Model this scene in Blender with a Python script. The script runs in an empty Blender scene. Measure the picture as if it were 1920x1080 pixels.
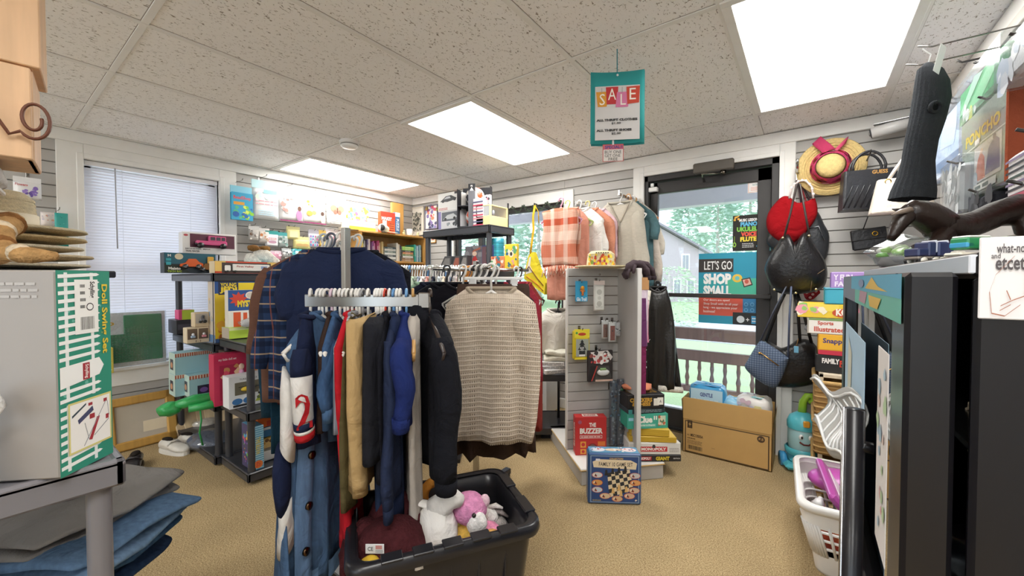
import bpy, random
from math import *
from mathutils import Matrix, Vector
V3 = Vector; MT = Matrix.Translation
R = random.Random(7)
PI = pi
S = bpy.context.scene
COL = S.collection
# ---------------------------------------------------------------- camera
F, YAW, PIT, EYE = 750.0, radians(36.494), radians(1.276), 1.21
CEIL, XL, YW, XR = 2.21, -3.99, 3.31, 0.62
cd = bpy.data.cameras.new('camera'); cam = bpy.data.objects.new('camera', cd); COL.objects.link(cam)
cd.sensor_width = 36; cd.lens = F / 1920 * 36; cd.clip_start = .02; cd.clip_end = 200
cam.location = (0, 0, EYE); cam.rotation_euler = (PI / 2 - PIT, 0, YAW)
S.camera = cam
# ---------------------------------------------------------------- world, exposure
wd = bpy.data.worlds.new('overcast_sky'); S.world = wd; wd.use_nodes = True
bg = wd.node_tree.nodes['Background']; bg.inputs[0].default_value = (.86, .92, 1, 1); bg.inputs[1].default_value = 2.7
S.view_settings.view_transform = 'Standard'; S.view_settings.look = 'None'
S.view_settings.exposure = 0.28; S.view_settings.gamma = 1; S.view_settings.use_curve_mapping = False
LAMP = 11.5          # strength of the fluorescent ceiling panels
# ---------------------------------------------------------------- materials
def lin(h):
    h = h.lstrip('#')
    if len(h) == 3: h = ''.join(c * 2 for c in h)
    o = []
    for i in (0, 2, 4):
        c = int(h[i:i + 2], 16) / 255
        o.append(c / 12.92 if c <= .04045 else ((c + .055) / 1.055) ** 2.4)
    return (*o, 1)
MATS = {}
KIND = {  # roughness, metallic, noise scale, colour variation, bump scale, bump strength, stretch
    'p': (.5, 0, 9, .05, 60, .02, (1, 1, 1)), 'x': (.8, 0, 14, .05, 90, .05, (1, 1, 1)),
    'g': (.28, 0, 6, .04, 40, .01, (1, 1, 1)), 'c': (.95, 0, 12, .14, 420, .35, (1, 1, 1)),
    'd': (.92, 0, 26, .45, 500, .4, (3, 3, .5)), 'm': (.22, 1, 5, .05, 40, .0, (1, 1, 1)),
    'n': (.5, 0, 30, .1, 160, .12, (1, 1, 1)), 'w': (.5, 0, 5, .3, 60, .06, (6, 6, .6)),
    'f': (1, 0, 55, .5, 130, 1.0, (1, 1, 1)), 's': (.85, 0, 60, .3, 230, .8, (1, 1, 2.5)),
    'l': (.34, 0, 14, .3, 70, .35, (1, 1, 1)), 'q': (.6, 0, 10, .06, 20, .02, (1, 1, 1)),
    'e': (.85, 0, 40, .35, 120, .5, (1, 1, 1)), 'k': (.95, 0, 40, .15, 260, .8, (1, 1, 3)),
}
def nodes(name):
    m = bpy.data.materials.new(name); m.use_nodes = True
    return m, m.node_tree.nodes, m.node_tree.links, m.node_tree.nodes['Principled BSDF']
def C(hexc, kind='p'):
    key = (hexc, kind)
    if key in MATS: return MATS[key]
    ro, me, ns, cv, bs, bst, st = KIND[kind]
    m, N, L, B = nodes('%s_%s' % (kind, hexc.lstrip('#')))
    B.inputs['Roughness'].default_value = ro; B.inputs['Metallic'].default_value = me
    tc = N.new('ShaderNodeTexCoord'); mp = N.new('ShaderNodeMapping'); mp.inputs['Scale'].default_value = st
    L.new(tc.outputs['Object'], mp.inputs[0])
    nz = N.new('ShaderNodeTexNoise'); nz.inputs['Scale'].default_value = ns; nz.inputs['Detail'].default_value = 3
    L.new(mp.outputs[0], nz.inputs['Vector'])
    rp = N.new('ShaderNodeMapRange'); rp.inputs['To Min'].default_value = 1 - cv; rp.inputs['To Max'].default_value = 1 + cv
    L.new(nz.outputs['Fac'], rp.inputs['Value'])
    vm = N.new('ShaderNodeVectorMath'); vm.operation = 'SCALE'; vm.inputs[0].default_value = lin(hexc)[:3]
    L.new(rp.outputs[0], vm.inputs['Scale']); L.new(vm.outputs[0], B.inputs['Base Color'])
    if bst:
        n2 = N.new('ShaderNodeTexNoise'); n2.inputs['Scale'].default_value = bs; n2.inputs['Detail'].default_value = 2
        L.new(mp.outputs[0], n2.inputs['Vector'])
        bp = N.new('ShaderNodeBump'); bp.inputs['Strength'].default_value = bst; bp.inputs['Distance'].default_value = .006 if kind in 'flks' else .003
        L.new(n2.outputs['Fac'], bp.inputs['Height']); L.new(bp.outputs[0], B.inputs['Normal'])
        if kind in 'cd':      # soft creases of cloth
            n3 = N.new('ShaderNodeTexNoise'); n3.inputs['Scale'].default_value = 9; n3.inputs['Detail'].default_value = 3; n3.inputs['Distortion'].default_value = 1.5
            L.new(tc.outputs['Object'], n3.inputs['Vector']); b3 = N.new('ShaderNodeBump'); b3.inputs['Strength'].default_value = .55; b3.inputs['Distance'].default_value = .03
            L.new(n3.outputs['Fac'], b3.inputs['Height']); L.new(b3.outputs[0], bp.inputs['Normal'])
    if kind in 'cdfk': B.inputs['Specular IOR Level'].default_value = .15
    MATS[key] = m; return m
def emit(name, hexc, s):
    m, N, L, B = nodes(name); N.remove(B)
    e = N.new('ShaderNodeEmission'); e.inputs[0].default_value = lin(hexc); e.inputs[1].default_value = s
    L.new(e.outputs[0], N['Material Output'].inputs[0]); return m
def clear(name, hexc='ffffff', gloss=.12, rough=.05, base=.0):
    """thin clear sheet: see-through with a reflection that grows at grazing angles, a little white body"""
    m, N, L, B = nodes(name); N.remove(B)
    t = N.new('ShaderNodeBsdfTransparent'); t.inputs[0].default_value = lin(hexc)
    g = N.new('ShaderNodeBsdfGlossy'); g.inputs['Roughness'].default_value = rough
    lw = N.new('ShaderNodeLayerWeight'); lw.inputs[0].default_value = .25
    mr = N.new('ShaderNodeMapRange'); mr.inputs['To Min'].default_value = gloss * .4; mr.inputs['To Max'].default_value = min(1, gloss * 4)
    mx = N.new('ShaderNodeMixShader'); L.new(lw.outputs['Facing'], mr.inputs['Value']); L.new(mr.outputs[0], mx.inputs[0])
    L.new(t.outputs[0], mx.inputs[1]); L.new(g.outputs[0], mx.inputs[2]); out = mx
    if base:
        df = N.new('ShaderNodeBsdfDiffuse'); df.inputs[0].default_value = (.9, .92, .95, 1)
        m2 = N.new('ShaderNodeMixShader'); nz = N.new('ShaderNodeTexNoise'); nz.inputs['Scale'].default_value = 40
        r2 = N.new('ShaderNodeMapRange'); r2.inputs['From Min'].default_value = .35; r2.inputs['From Max'].default_value = .7
        r2.inputs['To Max'].default_value = base; L.new(nz.outputs['Fac'], r2.inputs['Value'])
        L.new(r2.outputs[0], m2.inputs[0]); L.new(mx.outputs[0], m2.inputs[1]); L.new(df.outputs[0], m2.inputs[2]); out = m2
    L.new(out.outputs[0], N['Material Output'].inputs[0]); return m
GLASS = clear('window_glass', 'f4f9fb', .1, .01)
FILM = clear('clear_film', 'f6f8fa', .12, .12, .10)
FROST = clear('frosted_film', 'eef2f4', .2, .2, .75)
def stripes(name, spec, rough=.95, bump=420):
    """woven check: spec = (base, [(axis, period, start, width, hex)...]) in the object's own coordinates"""
    m, N, L, B = nodes(name); B.inputs['Roughness'].default_value = rough; B.inputs['Specular IOR Level'].default_value = .15
    tc = N.new('ShaderNodeTexCoord'); sp = N.new('ShaderNodeSeparateXYZ'); L.new(tc.outputs['Object'], sp.inputs[0])
    cur = None; base = lin(spec[0])
    for ax, per, st, wd_, hx, al in spec[1]:
        a = N.new('ShaderNodeMath'); a.operation = 'DIVIDE'; L.new(sp.outputs['XYZ'.index(ax)], a.inputs[0]); a.inputs[1].default_value = per
        b = N.new('ShaderNodeMath'); b.operation = 'FRACT'; L.new(a.outputs[0], b.inputs[0])
        c = N.new('ShaderNodeMath'); c.operation = 'COMPARE'; L.new(b.outputs[0], c.inputs[0]); c.inputs[1].default_value = st; c.inputs[2].default_value = wd_ / 2
        d = N.new('ShaderNodeMath'); d.operation = 'MULTIPLY'; L.new(c.outputs[0], d.inputs[0]); d.inputs[1].default_value = al
        x = N.new('ShaderNodeMix'); x.data_type = 'RGBA'; L.new(d.outputs[0], x.inputs[0])
        if cur is None: x.inputs[6].default_value = base
        else: L.new(cur, x.inputs[6])
        x.inputs[7].default_value = lin(hx); cur = x.outputs[2]
    L.new(cur, B.inputs['Base Color'])
    n2 = N.new('ShaderNodeTexNoise'); n2.inputs['Scale'].default_value = bump
    bp = N.new('ShaderNodeBump'); bp.inputs['Strength'].default_value = .4; bp.inputs['Distance'].default_value = .003
    L.new(n2.outputs['Fac'], bp.inputs['Height']); L.new(bp.outputs[0], B.inputs['Normal'])
    return m
# ---------------------------------------------------------------- mesh builder
TXT = {}
def txt_mesh(s, bold):
    k = (s, bold)
    if k in TXT: return TXT[k]
    cu = bpy.data.curves.new('t', 'FONT'); cu.body = s; cu.size = 1; cu.resolution_u = 2; cu.offset = bold
    o = bpy.data.objects.new('t', cu); me = bpy.data.meshes.new_from_object(o)
    V = [(v.co.x, v.co.y) for v in me.vertices]; P = [tuple(p.vertices) for p in me.polygons]
    bpy.data.objects.remove(o); bpy.data.curves.remove(cu); bpy.data.meshes.remove(me)
    if not V: V = [(0, 0), (1, 1)]
    x0 = min(v[0] for v in V); x1 = max(v[0] for v in V); y0 = min(v[1] for v in V); y1 = max(v[1] for v in V)
    TXT[k] = ([((v[0] - x0) / max(1e-6, x1 - x0), (v[1] - y0) / max(1e-6, y1 - y0)) for v in V], P, (x1 - x0) / max(1e-6, (y1 - y0)))
    return TXT[k]
class MB:
    def __init__(s): s.v = []; s.f = []; s.mi = []; s.sm = []; s.ms = []; s.T = None
    def m(s, mat):
        if mat not in s.ms: s.ms.append(mat)
        return s.ms.index(mat)
    def add(s, V, P, mat, smooth=False):
        b = len(s.v); T = s.T
        if T is not None: V = [tuple(T @ Vector(v)) for v in V]
        s.v += [tuple(v) for v in V]; k = s.m(mat)
        for p in P: s.f.append(tuple(i + b for i in p)); s.mi.append(k); s.sm.append(smooth)
        return s
    def box(s, x0, x1, y0, y1, z0, z1, mat, c=0.0):
        c = min(c, (x1 - x0) * .49, (y1 - y0) * .49, (z1 - z0) * .49)
        if c <= 0:
            V = [(x, y, z) for x in (x0, x1) for y in (y0, y1) for z in (z0, z1)]
            return s.add(V, [(0, 1, 3, 2), (4, 6, 7, 5), (0, 4, 5, 1), (2, 3, 7, 6), (0, 2, 6, 4), (1, 5, 7, 3)], mat)
        V = []; idx = {}
        X = (x0, x1); Y = (y0, y1); Z = (z0, z1)
        for i in (0, 1):
            for j in (0, 1):
                for k in (0, 1):
                    for a in range(3):
                        p = [X[i] + (c if i == 0 else -c), Y[j] + (c if j == 0 else -c), Z[k] + (c if k == 0 else -c)]
                        p[a] = (X, Y, Z)[a][(i, j, k)[a]]
                        idx[i, j, k, a] = len(V); V.append(tuple(p))
        P = []
        for a, (b, d) in enumerate(((1, 2), (2, 0), (0, 1))):
            for e in (0, 1):
                q = []
                for u, w in ((0, 0), (1, 0), (1, 1), (0, 1)):
                    t = [0, 0, 0]; t[a] = e; t[b] = u; t[d] = w; q.append(idx[(*t, a)])
                P.append(tuple(q if e else q[::-1]))
            for u in (0, 1):
                for w in (0, 1):
                    t0 = [0, 0, 0]; t1 = [0, 0, 0]; t0[b] = t1[b] = u; t0[d] = t1[d] = w; t1[a] = 1
                    q = (idx[(*t0, b)], idx[(*t1, b)], idx[(*t1, d)], idx[(*t0, d)])
                    P.append(q if u == w else q[::-1])
        for i in (0, 1):
            for j in (0, 1):
                for k in (0, 1):
                    q = (idx[i, j, k, 0], idx[i, j, k, 1], idx[i, j, k, 2]); P.append(q if (i + j + k) % 2 else q[::-1])
        return s.add(V, P, mat)
    def ring(s, rings, mat, closed=True, cap0=False, cap1=False, smooth=True):
        n = len(rings[0]); V = [p for r in rings for p in r]; P = []
        for a in range(len(rings) - 1):
            for i in range(n if closed else n - 1):
                j = (i + 1) % n; P.append((a * n + i, a * n + j, (a + 1) * n + j, (a + 1) * n + i))
        if cap0: P.append(tuple(range(n - 1, -1, -1)))
        if cap1: P.append(tuple((len(rings) - 1) * n + i for i in range(n)))
        return s.add(V, P, mat, smooth)
    def tube(s, pts, r, mat, n=8, flat=1.0, cap=True, up=None):
        pts = [Vector(p) for p in pts]; k = len(pts); rs = r if isinstance(r, (list, tuple)) else [r] * k
        rings = []; nrm = None
        for i, p in enumerate(pts):
            t = (pts[min(i + 1, k - 1)] - pts[max(i - 1, 0)])
            t = t.normalized() if t.length > 1e-9 else V3((0, 0, 1))
            if nrm is None:
                a = Vector(up) if up else (V3((0, 0, 1)) if abs(t.z) < .9 else V3((0, 1, 0)))
                nrm = (a - t * a.dot(t)).normalized()
            else:
                nrm = nrm - t * nrm.dot(t); nrm = nrm.normalized() if nrm.length > 1e-6 else V3((1, 0, 0))
            b = t.cross(nrm)
            rings.append([tuple(p + nrm * (rs[i] * flat * cos(2 * PI * q / n)) + b * (rs[i] * sin(2 * PI * q / n))) for q in range(n)])
        return s.ring(rings, mat, True, cap, cap)
    def cyl(s, p0, p1, r0, mat, r1=None, n=16): return s.tube([p0, p1], [r0, r0 if r1 is None else r1], mat, n)
    def lathe(s, prof, mat, n=24, cx=0, cy=0, sx=1, sy=1, cap0=False, cap1=False):
        return s.ring([[(cx + r * sx * cos(2 * PI * i / n), cy + r * sy * sin(2 * PI * i / n), z) for i in range(n)] for r, z in prof], mat, True, cap0, cap1)
    def ball(s, c, r, mat, n=14, noise=0, seed=0, rot=None):
        r = (r, r, r) if not isinstance(r, (tuple, list)) else r; k = max(5, n // 2 + 1); rings = []
        Mr = rot.to_3x3() if rot else None
        for a in range(k + 1):
            ph = PI * a / k; g = []
            for i in range(n):
                th = 2 * PI * i / n; d = V3((sin(ph) * cos(th), sin(ph) * sin(th), -cos(ph)))
                f = 1 + noise * (sin(3 * d.x + 5 * d.z + seed) * .5 + sin(7 * d.y - 4 * d.x + seed * 2.3) * .35 + sin(11 * d.z + 9 * d.y + seed) * .25)
                p = V3((d.x * r[0] * f, d.y * r[1] * f, d.z * r[2] * f))
                if Mr: p = Mr @ p
                g.append((c[0] + p.x, c[1] + p.y, c[2] + p.z))
            rings.append(g)
        return s.ring(rings, mat)
    def sheet(s, fn, nu, nv, mat, th=.003, smooth=True):
        """two-sided cloth/paper sheet of thickness th from fn(u,v)"""
        G = [[Vector(fn(i / nu, j / nv)) for i in range(nu + 1)] for j in range(nv + 1)]
        V = []; W = []
        for j in range(nv + 1):
            for i in range(nu + 1):
                du = G[j][min(i + 1, nu)] - G[j][max(i - 1, 0)]; dv = G[min(j + 1, nv)][i] - G[max(j - 1, 0)][i]
                nn = du.cross(dv); nn = nn.normalized() if nn.length > 1e-12 else V3((0, 0, 1))
                V.append(tuple(G[j][i] + nn * th / 2)); W.append(tuple(G[j][i] - nn * th / 2))
        n1 = nu + 1; K = len(V); P = []
        for j in range(nv):
            for i in range(nu):
                a = j * n1 + i; P.append((a, a + 1, a + 1 + n1, a + n1)); P.append((K + a, K + a + n1, K + a + n1 + 1, K + a + 1))
        bd = [i for i in range(n1)] + [j * n1 + nu for j in range(1, nv + 1)] + [nv * n1 + i for i in range(nu - 1, -1, -1)] + [j * n1 for j in range(nv - 1, 0, -1)]
        for q in range(len(bd)):
            a, b = bd[q], bd[(q + 1) % len(bd)]; P.append((b, a, K + a, K + b))
        return s.add(V + W, P, mat, smooth)
    def prism(s, poly, z0, z1, mat, T=None):
        n = len(poly); V = [(x, y, z0) for x, y in poly] + [(x, y, z1) for x, y in poly]
        P = [tuple(range(n - 1, -1, -1)), tuple(range(n, 2 * n))] + [(i, (i + 1) % n, n + (i + 1) % n, n + i) for i in range(n)]
        if T is not None: V = [tuple(T @ Vector(v)) for v in V]
        return s.add(V, P, mat)
    # ---- printing on a plane: o = lower-left corner, ux/uy = edge vectors, nn = outward normal
    def art(s, fr, items):
        o, ux, uy, nn = fr; lay = 0
        W_, H_ = ux.length, uy.length
        def pt(u, v, e): return tuple(o + ux * u + uy * v + nn * e)
        for it in items:
            lay += 1; st_ = .002 / max(8, len(items)); e = .0006 + st_ * lay; k = it[0]
            if k == 'r':
                _, u0, v0, u1, v1, hx = it[:6]
                s.add([pt(u0, v0, e), pt(u1, v0, e), pt(u1, v1, e), pt(u0, v1, e)], [(0, 1, 2, 3)], mt(hx))
            elif k == 't':      # text stretched into a box; optional bold, turn (0/1/3 quarter turns)
                _, st, u0, v0, u1, v1, hx = it[:7]; bold = it[7] if len(it) > 7 else .02; q = it[8] if len(it) > 8 else 0
                V, P, asp = txt_mesh(st, bold); X = []
                for a, b in V:
                    if q == 1: a, b = 1 - b, a
                    elif q == 3: a, b = b, 1 - a
                    X.append(pt(u0 + (u1 - u0) * a, v0 + (v1 - v0) * b, e))
                s.add(X, P, mt(hx))
            elif k == 'e':
                _, cu, cv, ru, rv, hx = it[:6]; n = 20
                s.add([pt(cu + ru * cos(2 * PI * i / n), cv + rv * sin(2 * PI * i / n), e) for i in range(n)], [tuple(range(n))], mt(hx))
            elif k == 'p':
                _, pl, hx = it[:3]; s.add([pt(u, v, e) for u, v in pl], [tuple(range(len(pl)))], mt(hx))
            elif k == 's':      # star
                _, cu, cv, ru, rv, hx = it[:6]; n = it[6] if len(it) > 6 else 5; ir = it[7] if len(it) > 7 else .5
                s.add([pt(cu, cv, e)] + [pt(cu + ru * (1 if i % 2 == 0 else ir) * sin(PI * i / n), cv + rv * (1 if i % 2 == 0 else ir) * cos(PI * i / n), e) for i in range(2 * n)],
                      [(0, 1 + i, 1 + (i + 1) % (2 * n)) for i in range(2 * n)], mt(hx))
            elif k == 'l':      # lines of tiny print
                _, u0, v0, u1, v1, hx, rows = it[:7]; sd = random.Random(rows)
                for q in range(rows):
                    b = v1 - (v1 - v0) * (q + .5) / rows; hh = (v1 - v0) / rows * .22
                    X = u0
                    while X < u1 - .01:
                        L_ = min(u1 - X, (u1 - u0) * sd.uniform(.08, .26))
                        s.add([pt(X, b - hh, e), pt(X + L_, b - hh, e), pt(X + L_, b + hh, e), pt(X, b + hh, e)], [(0, 1, 2, 3)], mt(hx)); X += L_ + (u1 - u0) * .03
            elif k == 'b':      # bar code
                _, u0, v0, u1, v1 = it[:5]; sd = random.Random(3); X = u0
                while X < u1:
                    L_ = (u1 - u0) * sd.choice((.012, .02, .035)); s.add([pt(X, v0, e), pt(X + L_, v0, e), pt(X + L_, v1, e), pt(X, v1, e)], [(0, 1, 2, 3)], mt('222222')); X += L_ + (u1 - u0) * sd.choice((.02, .03))
            elif k == 'dots':   # scatter of coloured dabs
                _, u0, v0, u1, v1, cols, n, sz = it[:8]; sd = random.Random(n)
                for q in range(n):
                    cu = sd.uniform(u0, u1); cv = sd.uniform(v0, v1); r_ = sz * sd.uniform(.5, 1.2); hx = sd.choice(cols); ee = e + q * st_ * .8 / n
                    asp = W_ / max(1e-6, H_)
                    s.add([pt(cu + r_ * cos(2 * PI * i / 7 + q) * sd.uniform(.7, 1.2), cv + r_ * asp * sin(2 * PI * i / 7 + q) * sd.uniform(.7, 1.2), ee) for i in range(7)], [tuple(range(7))], mt(hx))
        return s
    def build(s, name, parent=None, loc=(0, 0, 0), rot=0.0):
        me = bpy.data.meshes.new(name); me.from_pydata(s.v, [], s.f)
        for m_ in s.ms: me.materials.append(m_)
        me.polygons.foreach_set('material_index', s.mi); me.polygons.foreach_set('use_smooth', s.sm); me.update()
        o = bpy.data.objects.new(name, me); COL.objects.link(o); o.location = loc
        o.rotation_euler = rot if isinstance(rot, (tuple, list)) else (0, 0, rot)
        if parent: o.parent = parent
        return o
def mt(h): return h if not isinstance(h, str) else (C(*h.split('/')) if '/' in h else C(h))
def frame(face, w, d, h, x0=None):
    a = -w / 2
    if face == 'f': return (V3((a, 0, 0)), V3((w, 0, 0)), V3((0, 0, h)), V3((0, -1, 0)))
    if face == 'b': return (V3((-a, d, 0)), V3((-w, 0, 0)), V3((0, 0, h)), V3((0, 1, 0)))
    if face == 'r': return (V3((-a, 0, 0)), V3((0, d, 0)), V3((0, 0, h)), V3((1, 0, 0)))
    if face == 'l': return (V3((a, d, 0)), V3((0, -d, 0)), V3((0, 0, h)), V3((-1, 0, 0)))
    if face == 't': return (V3((a, 0, h)), V3((w, 0, 0)), V3((0, d, 0)), V3((0, 0, 1)))
# ---------------------------------------------------------------- tags
def T(o, label, cat, group=None):
    o['label'] = label; o['category'] = cat
    if group: o['group'] = group
    return o
def St(o): o['kind'] = 'structure'; return o
def thing(name, label, cat, loc, rot=0, group=None):
    o = bpy.data.objects.new(name, None); o.empty_display_size = .05; COL.objects.link(o); o.location = loc
    o.rotation_euler = rot if isinstance(rot, (tuple, list)) else (0, 0, rot)
    return T(o, label, cat, group)
def dup(root, loc, rot=None, label=None, group=None):
    r = root.copy(); COL.objects.link(r); r.location = loc
    if rot is not None: r.rotation_euler = rot if isinstance(rot, (tuple, list)) else (0, 0, rot)
    if label: r['label'] = label
    if group: r['group'] = group
    for ch in list(root.children):
        c = ch.copy(); COL.objects.link(c); c.parent = r
        for g in list(ch.children): d = g.copy(); COL.objects.link(d); d.parent = c
    return r
# ---------------------------------------------------------------- from a picture point to a place in the room
def ray(px, py):
    x = (px - 960) / F; y = -(py - 540) / F
    cp, sp = cos(PIT), sin(PIT); Yv = y * cp - sp; Zf = cp + y * sp
    c, s = cos(YAW), sin(YAW)
    return V3((x * c - Zf * s, x * s + Zf * c, Yv))
EYEV = V3((0, 0, EYE)); FWD = V3((-sin(YAW), cos(YAW), 0)); RGT = V3((cos(YAW), sin(YAW), 0))
def onX(px, py, X): d = ray(px, py); return EYEV + d * (X / d.x)
def onY(px, py, Y): d = ray(px, py); return EYEV + d * (Y / d.y)
def onZ(px, py, Z): d = ray(px, py); return EYEV + d * ((Z - EYE) / d.z)
def at(px, py, dep): d = ray(px, py); return EYEV + d * (dep / d.dot(FWD))
def fit(b, dep=None, rot=None, X=None, Y=None):
    """place of an upright face whose outline in the photograph is the box b = (left, top, right, bottom)"""
    x0, y0, x1, y1 = b; cx, cy = (x0 + x1) / 2, (y0 + y1) / 2
    if X is not None: p0 = onX(cx, cy, X); rot = PI / 2 if rot is None else rot
    elif Y is not None: p0 = onY(cx, cy, Y); rot = 0 if rot is None else rot
    else: p0 = at(cx, cy, dep); rot = YAW if rot is None else rot
    n = V3((sin(rot), -cos(rot), 0))
    def hit(px, py): d = ray(px, py); return EYEV + d * ((p0 - EYEV).dot(n) / d.dot(n))
    A, B = hit(x0, cy), hit(x1, cy); m_ = (A + B) / 2
    dm = (m_ - EYEV).dot(FWD); h = abs(y1 - y0) * dm / F
    zb = hit(cx, y1).z
    return V3((m_.x, m_.y, zb)), (B - A).length, h, rot
# ================================================================ the room
SLAT, SLATE = C('b9b6b2', 'q'), C('a9a5a1', 'q'); WHITE = C('eceae6', 'q'); TRIM = C('efede9', 'q')
GROOVE = C('77706a', 'q'); ALU = C('33302f', 'n')
def slats(mb, axis, pos, s, a0, a1, z0, z1):
    """slatwall boards on the plane axis=pos, room side s=+1/-1, from a0..a1 along the other axis; pitch 76 mm"""
    k0 = floor(z0 / .076); z = k0 * .076
    def B(za, zb, t0, t1, m_, c):
        lo, hi = sorted((pos + s * t0, pos + s * t1))
        if axis == 'X': mb.box(lo, hi, a0, a1, za, zb, m_, c)
        else: mb.box(a0, a1, lo, hi, za, zb, m_, c)
    B(z0, z1, -.02, .004, GROOVE, 0)
    while z < z1 - .004:
        za, zb = max(z0, z + .0025), min(z1, z + .076 - .0025)
        if zb - za > .006: B(za, zb, .002, .016, SLAT, .003)
        z += .076
# carpet
m, N, L, B = nodes('carpet'); B.inputs['Roughness'].default_value = 1; B.inputs['Specular IOR Level'].default_value = .05
tc = N.new('ShaderNodeTexCoord')
n1 = N.new('ShaderNodeTexNoise'); n1.inputs['Scale'].default_value = 190; n1.inputs['Detail'].default_value = 4
n2 = N.new('ShaderNodeTexNoise'); n2.inputs['Scale'].default_value = 3
for n_ in (n1, n2): L.new(tc.outputs['Object'], n_.inputs['Vector'])
cr = N.new('ShaderNodeValToRGB'); cr.color_ramp.elements[0].position = .3; cr.color_ramp.elements[0].color = lin('8f7552'); cr.color_ramp.elements[1].position = .7; cr.color_ramp.elements[1].color = lin('e8cfa0')
L.new(n1.outputs['Fac'], cr.inputs[0])
mx = N.new('ShaderNodeMix'); mx.data_type = 'RGBA'; mx.blend_type = 'MULTIPLY'; mx.inputs[0].default_value = .35
L.new(cr.outputs[0], mx.inputs[6]); L.new(n2.outputs['Fac'], mx.inputs[7]); L.new(mx.outputs[2], B.inputs['Base Color'])
bp = N.new('ShaderNodeBump'); bp.inputs['Strength'].default_value = .8; bp.inputs['Distance'].default_value = .006; L.new(n1.outputs['Fac'], bp.inputs['Height']); L.new(bp.outputs[0], B.inputs['Normal'])
CARPET = m
YB = -3.2
b = MB(); b.box(XL - .1, XR + .1, YB, YW + .1, -.05, 0, CARPET); St(b.build('floor'))
# ceiling tiles: off-white with short dark fissures
m, N, L, B = nodes('acoustic_tile'); B.inputs['Roughness'].default_value = .95
tc = N.new('ShaderNodeTexCoord'); mp = N.new('ShaderNodeMapping'); mp.inputs['Scale'].default_value = (1, .55, 1); mp.inputs['Rotation'].default_value = (0, 0, .5)
L.new(tc.outputs['Object'], mp.inputs[0])
n1 = N.new('ShaderNodeTexNoise'); n1.inputs['Scale'].default_value = 105; n1.inputs['Detail'].default_value = 1.5; n1.inputs['Distortion'].default_value = 1.2; L.new(mp.outputs[0], n1.inputs['Vector'])
cr = N.new('ShaderNodeValToRGB'); cr.color_ramp.elements[0].position = .29; cr.color_ramp.elements[0].color = lin('9a8f85'); cr.color_ramp.elements[1].position = .385; cr.color_ramp.elements[1].color = lin('f7f5f3')
L.new(n1.outputs['Fac'], cr.inputs[0]); L.new(cr.outputs[0], B.inputs['Base Color'])
bp = N.new('ShaderNodeBump'); bp.inputs['Strength'].default_value = .5; bp.inputs['Distance'].default_value = .004; L.new(cr.outputs[0], bp.inputs['Height']); L.new(bp.outputs[0], B.inputs['Normal'])
TILE = m
b = MB(); b.box(XL - .1, XR + .1, YB, YW + .1, CEIL, CEIL + .05, TILE); St(b.build('ceiling'))
# T-bars: lines across at X = GX + .61 k, along at Y = GY + 1.22 k
GX, GY = -1.49, 1.64
SEAM_SHADE = C('9b928a', 'q'); b = MB(); x = GX - .61 * 4  # dark strips painted beside the T-bars as groove shadows
while x < XR:
    if x > XL:
        b.box(x - .012, x + .012, YB, YW, CEIL - .006, CEIL, WHITE, .001); b.box(x + .012, x + .0145, YB, YW, CEIL - .001, CEIL, SEAM_SHADE)
    x += .61
y = GY - 1.22 * 3
while y < YW:
    b.box(XL, XR, y - .012, y + .012, CEIL - .005, CEIL, WHITE, .001); b.box(XL, XR, y - .0145, y - .012, CEIL - .001, CEIL, SEAM_SHADE); y += 1.22
St(b.build('trim_1'))
# fluorescent panels
PANEL = emit('light_panel', 'fffdf8', LAMP)
def panel(x, y, label):
    t = thing('ceiling_light', label, 'ceiling light', (x, y, CEIL), 0, 'fluorescent ceiling panels')
    f = MB()
    for a in ((-.305, .305, -.61, -.575), (-.305, .305, .575, .61), (-.305, -.27, -.575, .575), (.27, .305, -.575, .575)): f.box(a[0], a[1], a[2], a[3], -.012, -.001, WHITE, .002)
    f.build('frame', t); d = MB(); d.box(-.27, .27, -.575, .575, -.008, -.003, PANEL); d.build('diffuser', t)
PL = [(GX - .305, GY + .61, 'white ceiling light panel in the middle, left of the hanging sale sign'), (GX - .61 * 3 - .305 + .05, GY + .61, 'white ceiling light panel over the book wall, beyond the smoke detector'),
      (GX + .61 * 2.5, GY + .61 - .02, 'white ceiling light panel nearest the glass door and the straw hat')]
for a in PL: panel(*a)
for i, (x, y) in enumerate(((GX + .61 * 2.5, GY - 1.83), (GX - .61 * 3 - .305, GY - 3.05), (GX - .305, GY - 3.66), (GX + .61 * 2.5, GY - 3.66))): panel(x, y, 'white ceiling light panel over the front half of the shop')  # extra panels added behind the camera to light the room
# ---- walls
w1 = [onX(155, 300, XL), onX(408, 338, XL), onX(217, 690, XL)]
WY0, WY1, WZ0, WZ1 = w1[0].y, w1[1].y, .585, w1[0].z + .005          # left window opening
b = MB()
def lw(a0, a1, z0, z1): slats(b, 'X', XL, 1, a0, a1, z0, z1)
lw(YB, WY0, 0, CEIL); lw(WY1, YW, 0, CEIL); lw(WY0, WY1, 0, WZ0); lw(WY0, WY1, WZ1, CEIL); St(b.build('wall_left'))
DX0, DX1, DZ = -1.085, -.165, 2.045                                # door opening
VX0, VX1, VZ0, VZ1 = -3.25, -1.83, .62, 1.93                          # rear window opening
b = MB()
def dw(a0, a1, z0, z1): slats(b, 'Y', YW, -1, a0, a1, z0, z1)
dw(XL, VX0, 0, CEIL); dw(VX0, VX1, 0, VZ0); dw(VX0, VX1, VZ1, CEIL); dw(VX1, DX0, 0, CEIL); dw(DX0, DX1, DZ, CEIL); dw(DX1, XR, 0, CEIL); St(b.build('wall_back'))
b = MB(); slats(b, 'X', XR, -1, YB, YW, 0, CEIL); St(b.build('wall_right'))
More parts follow.
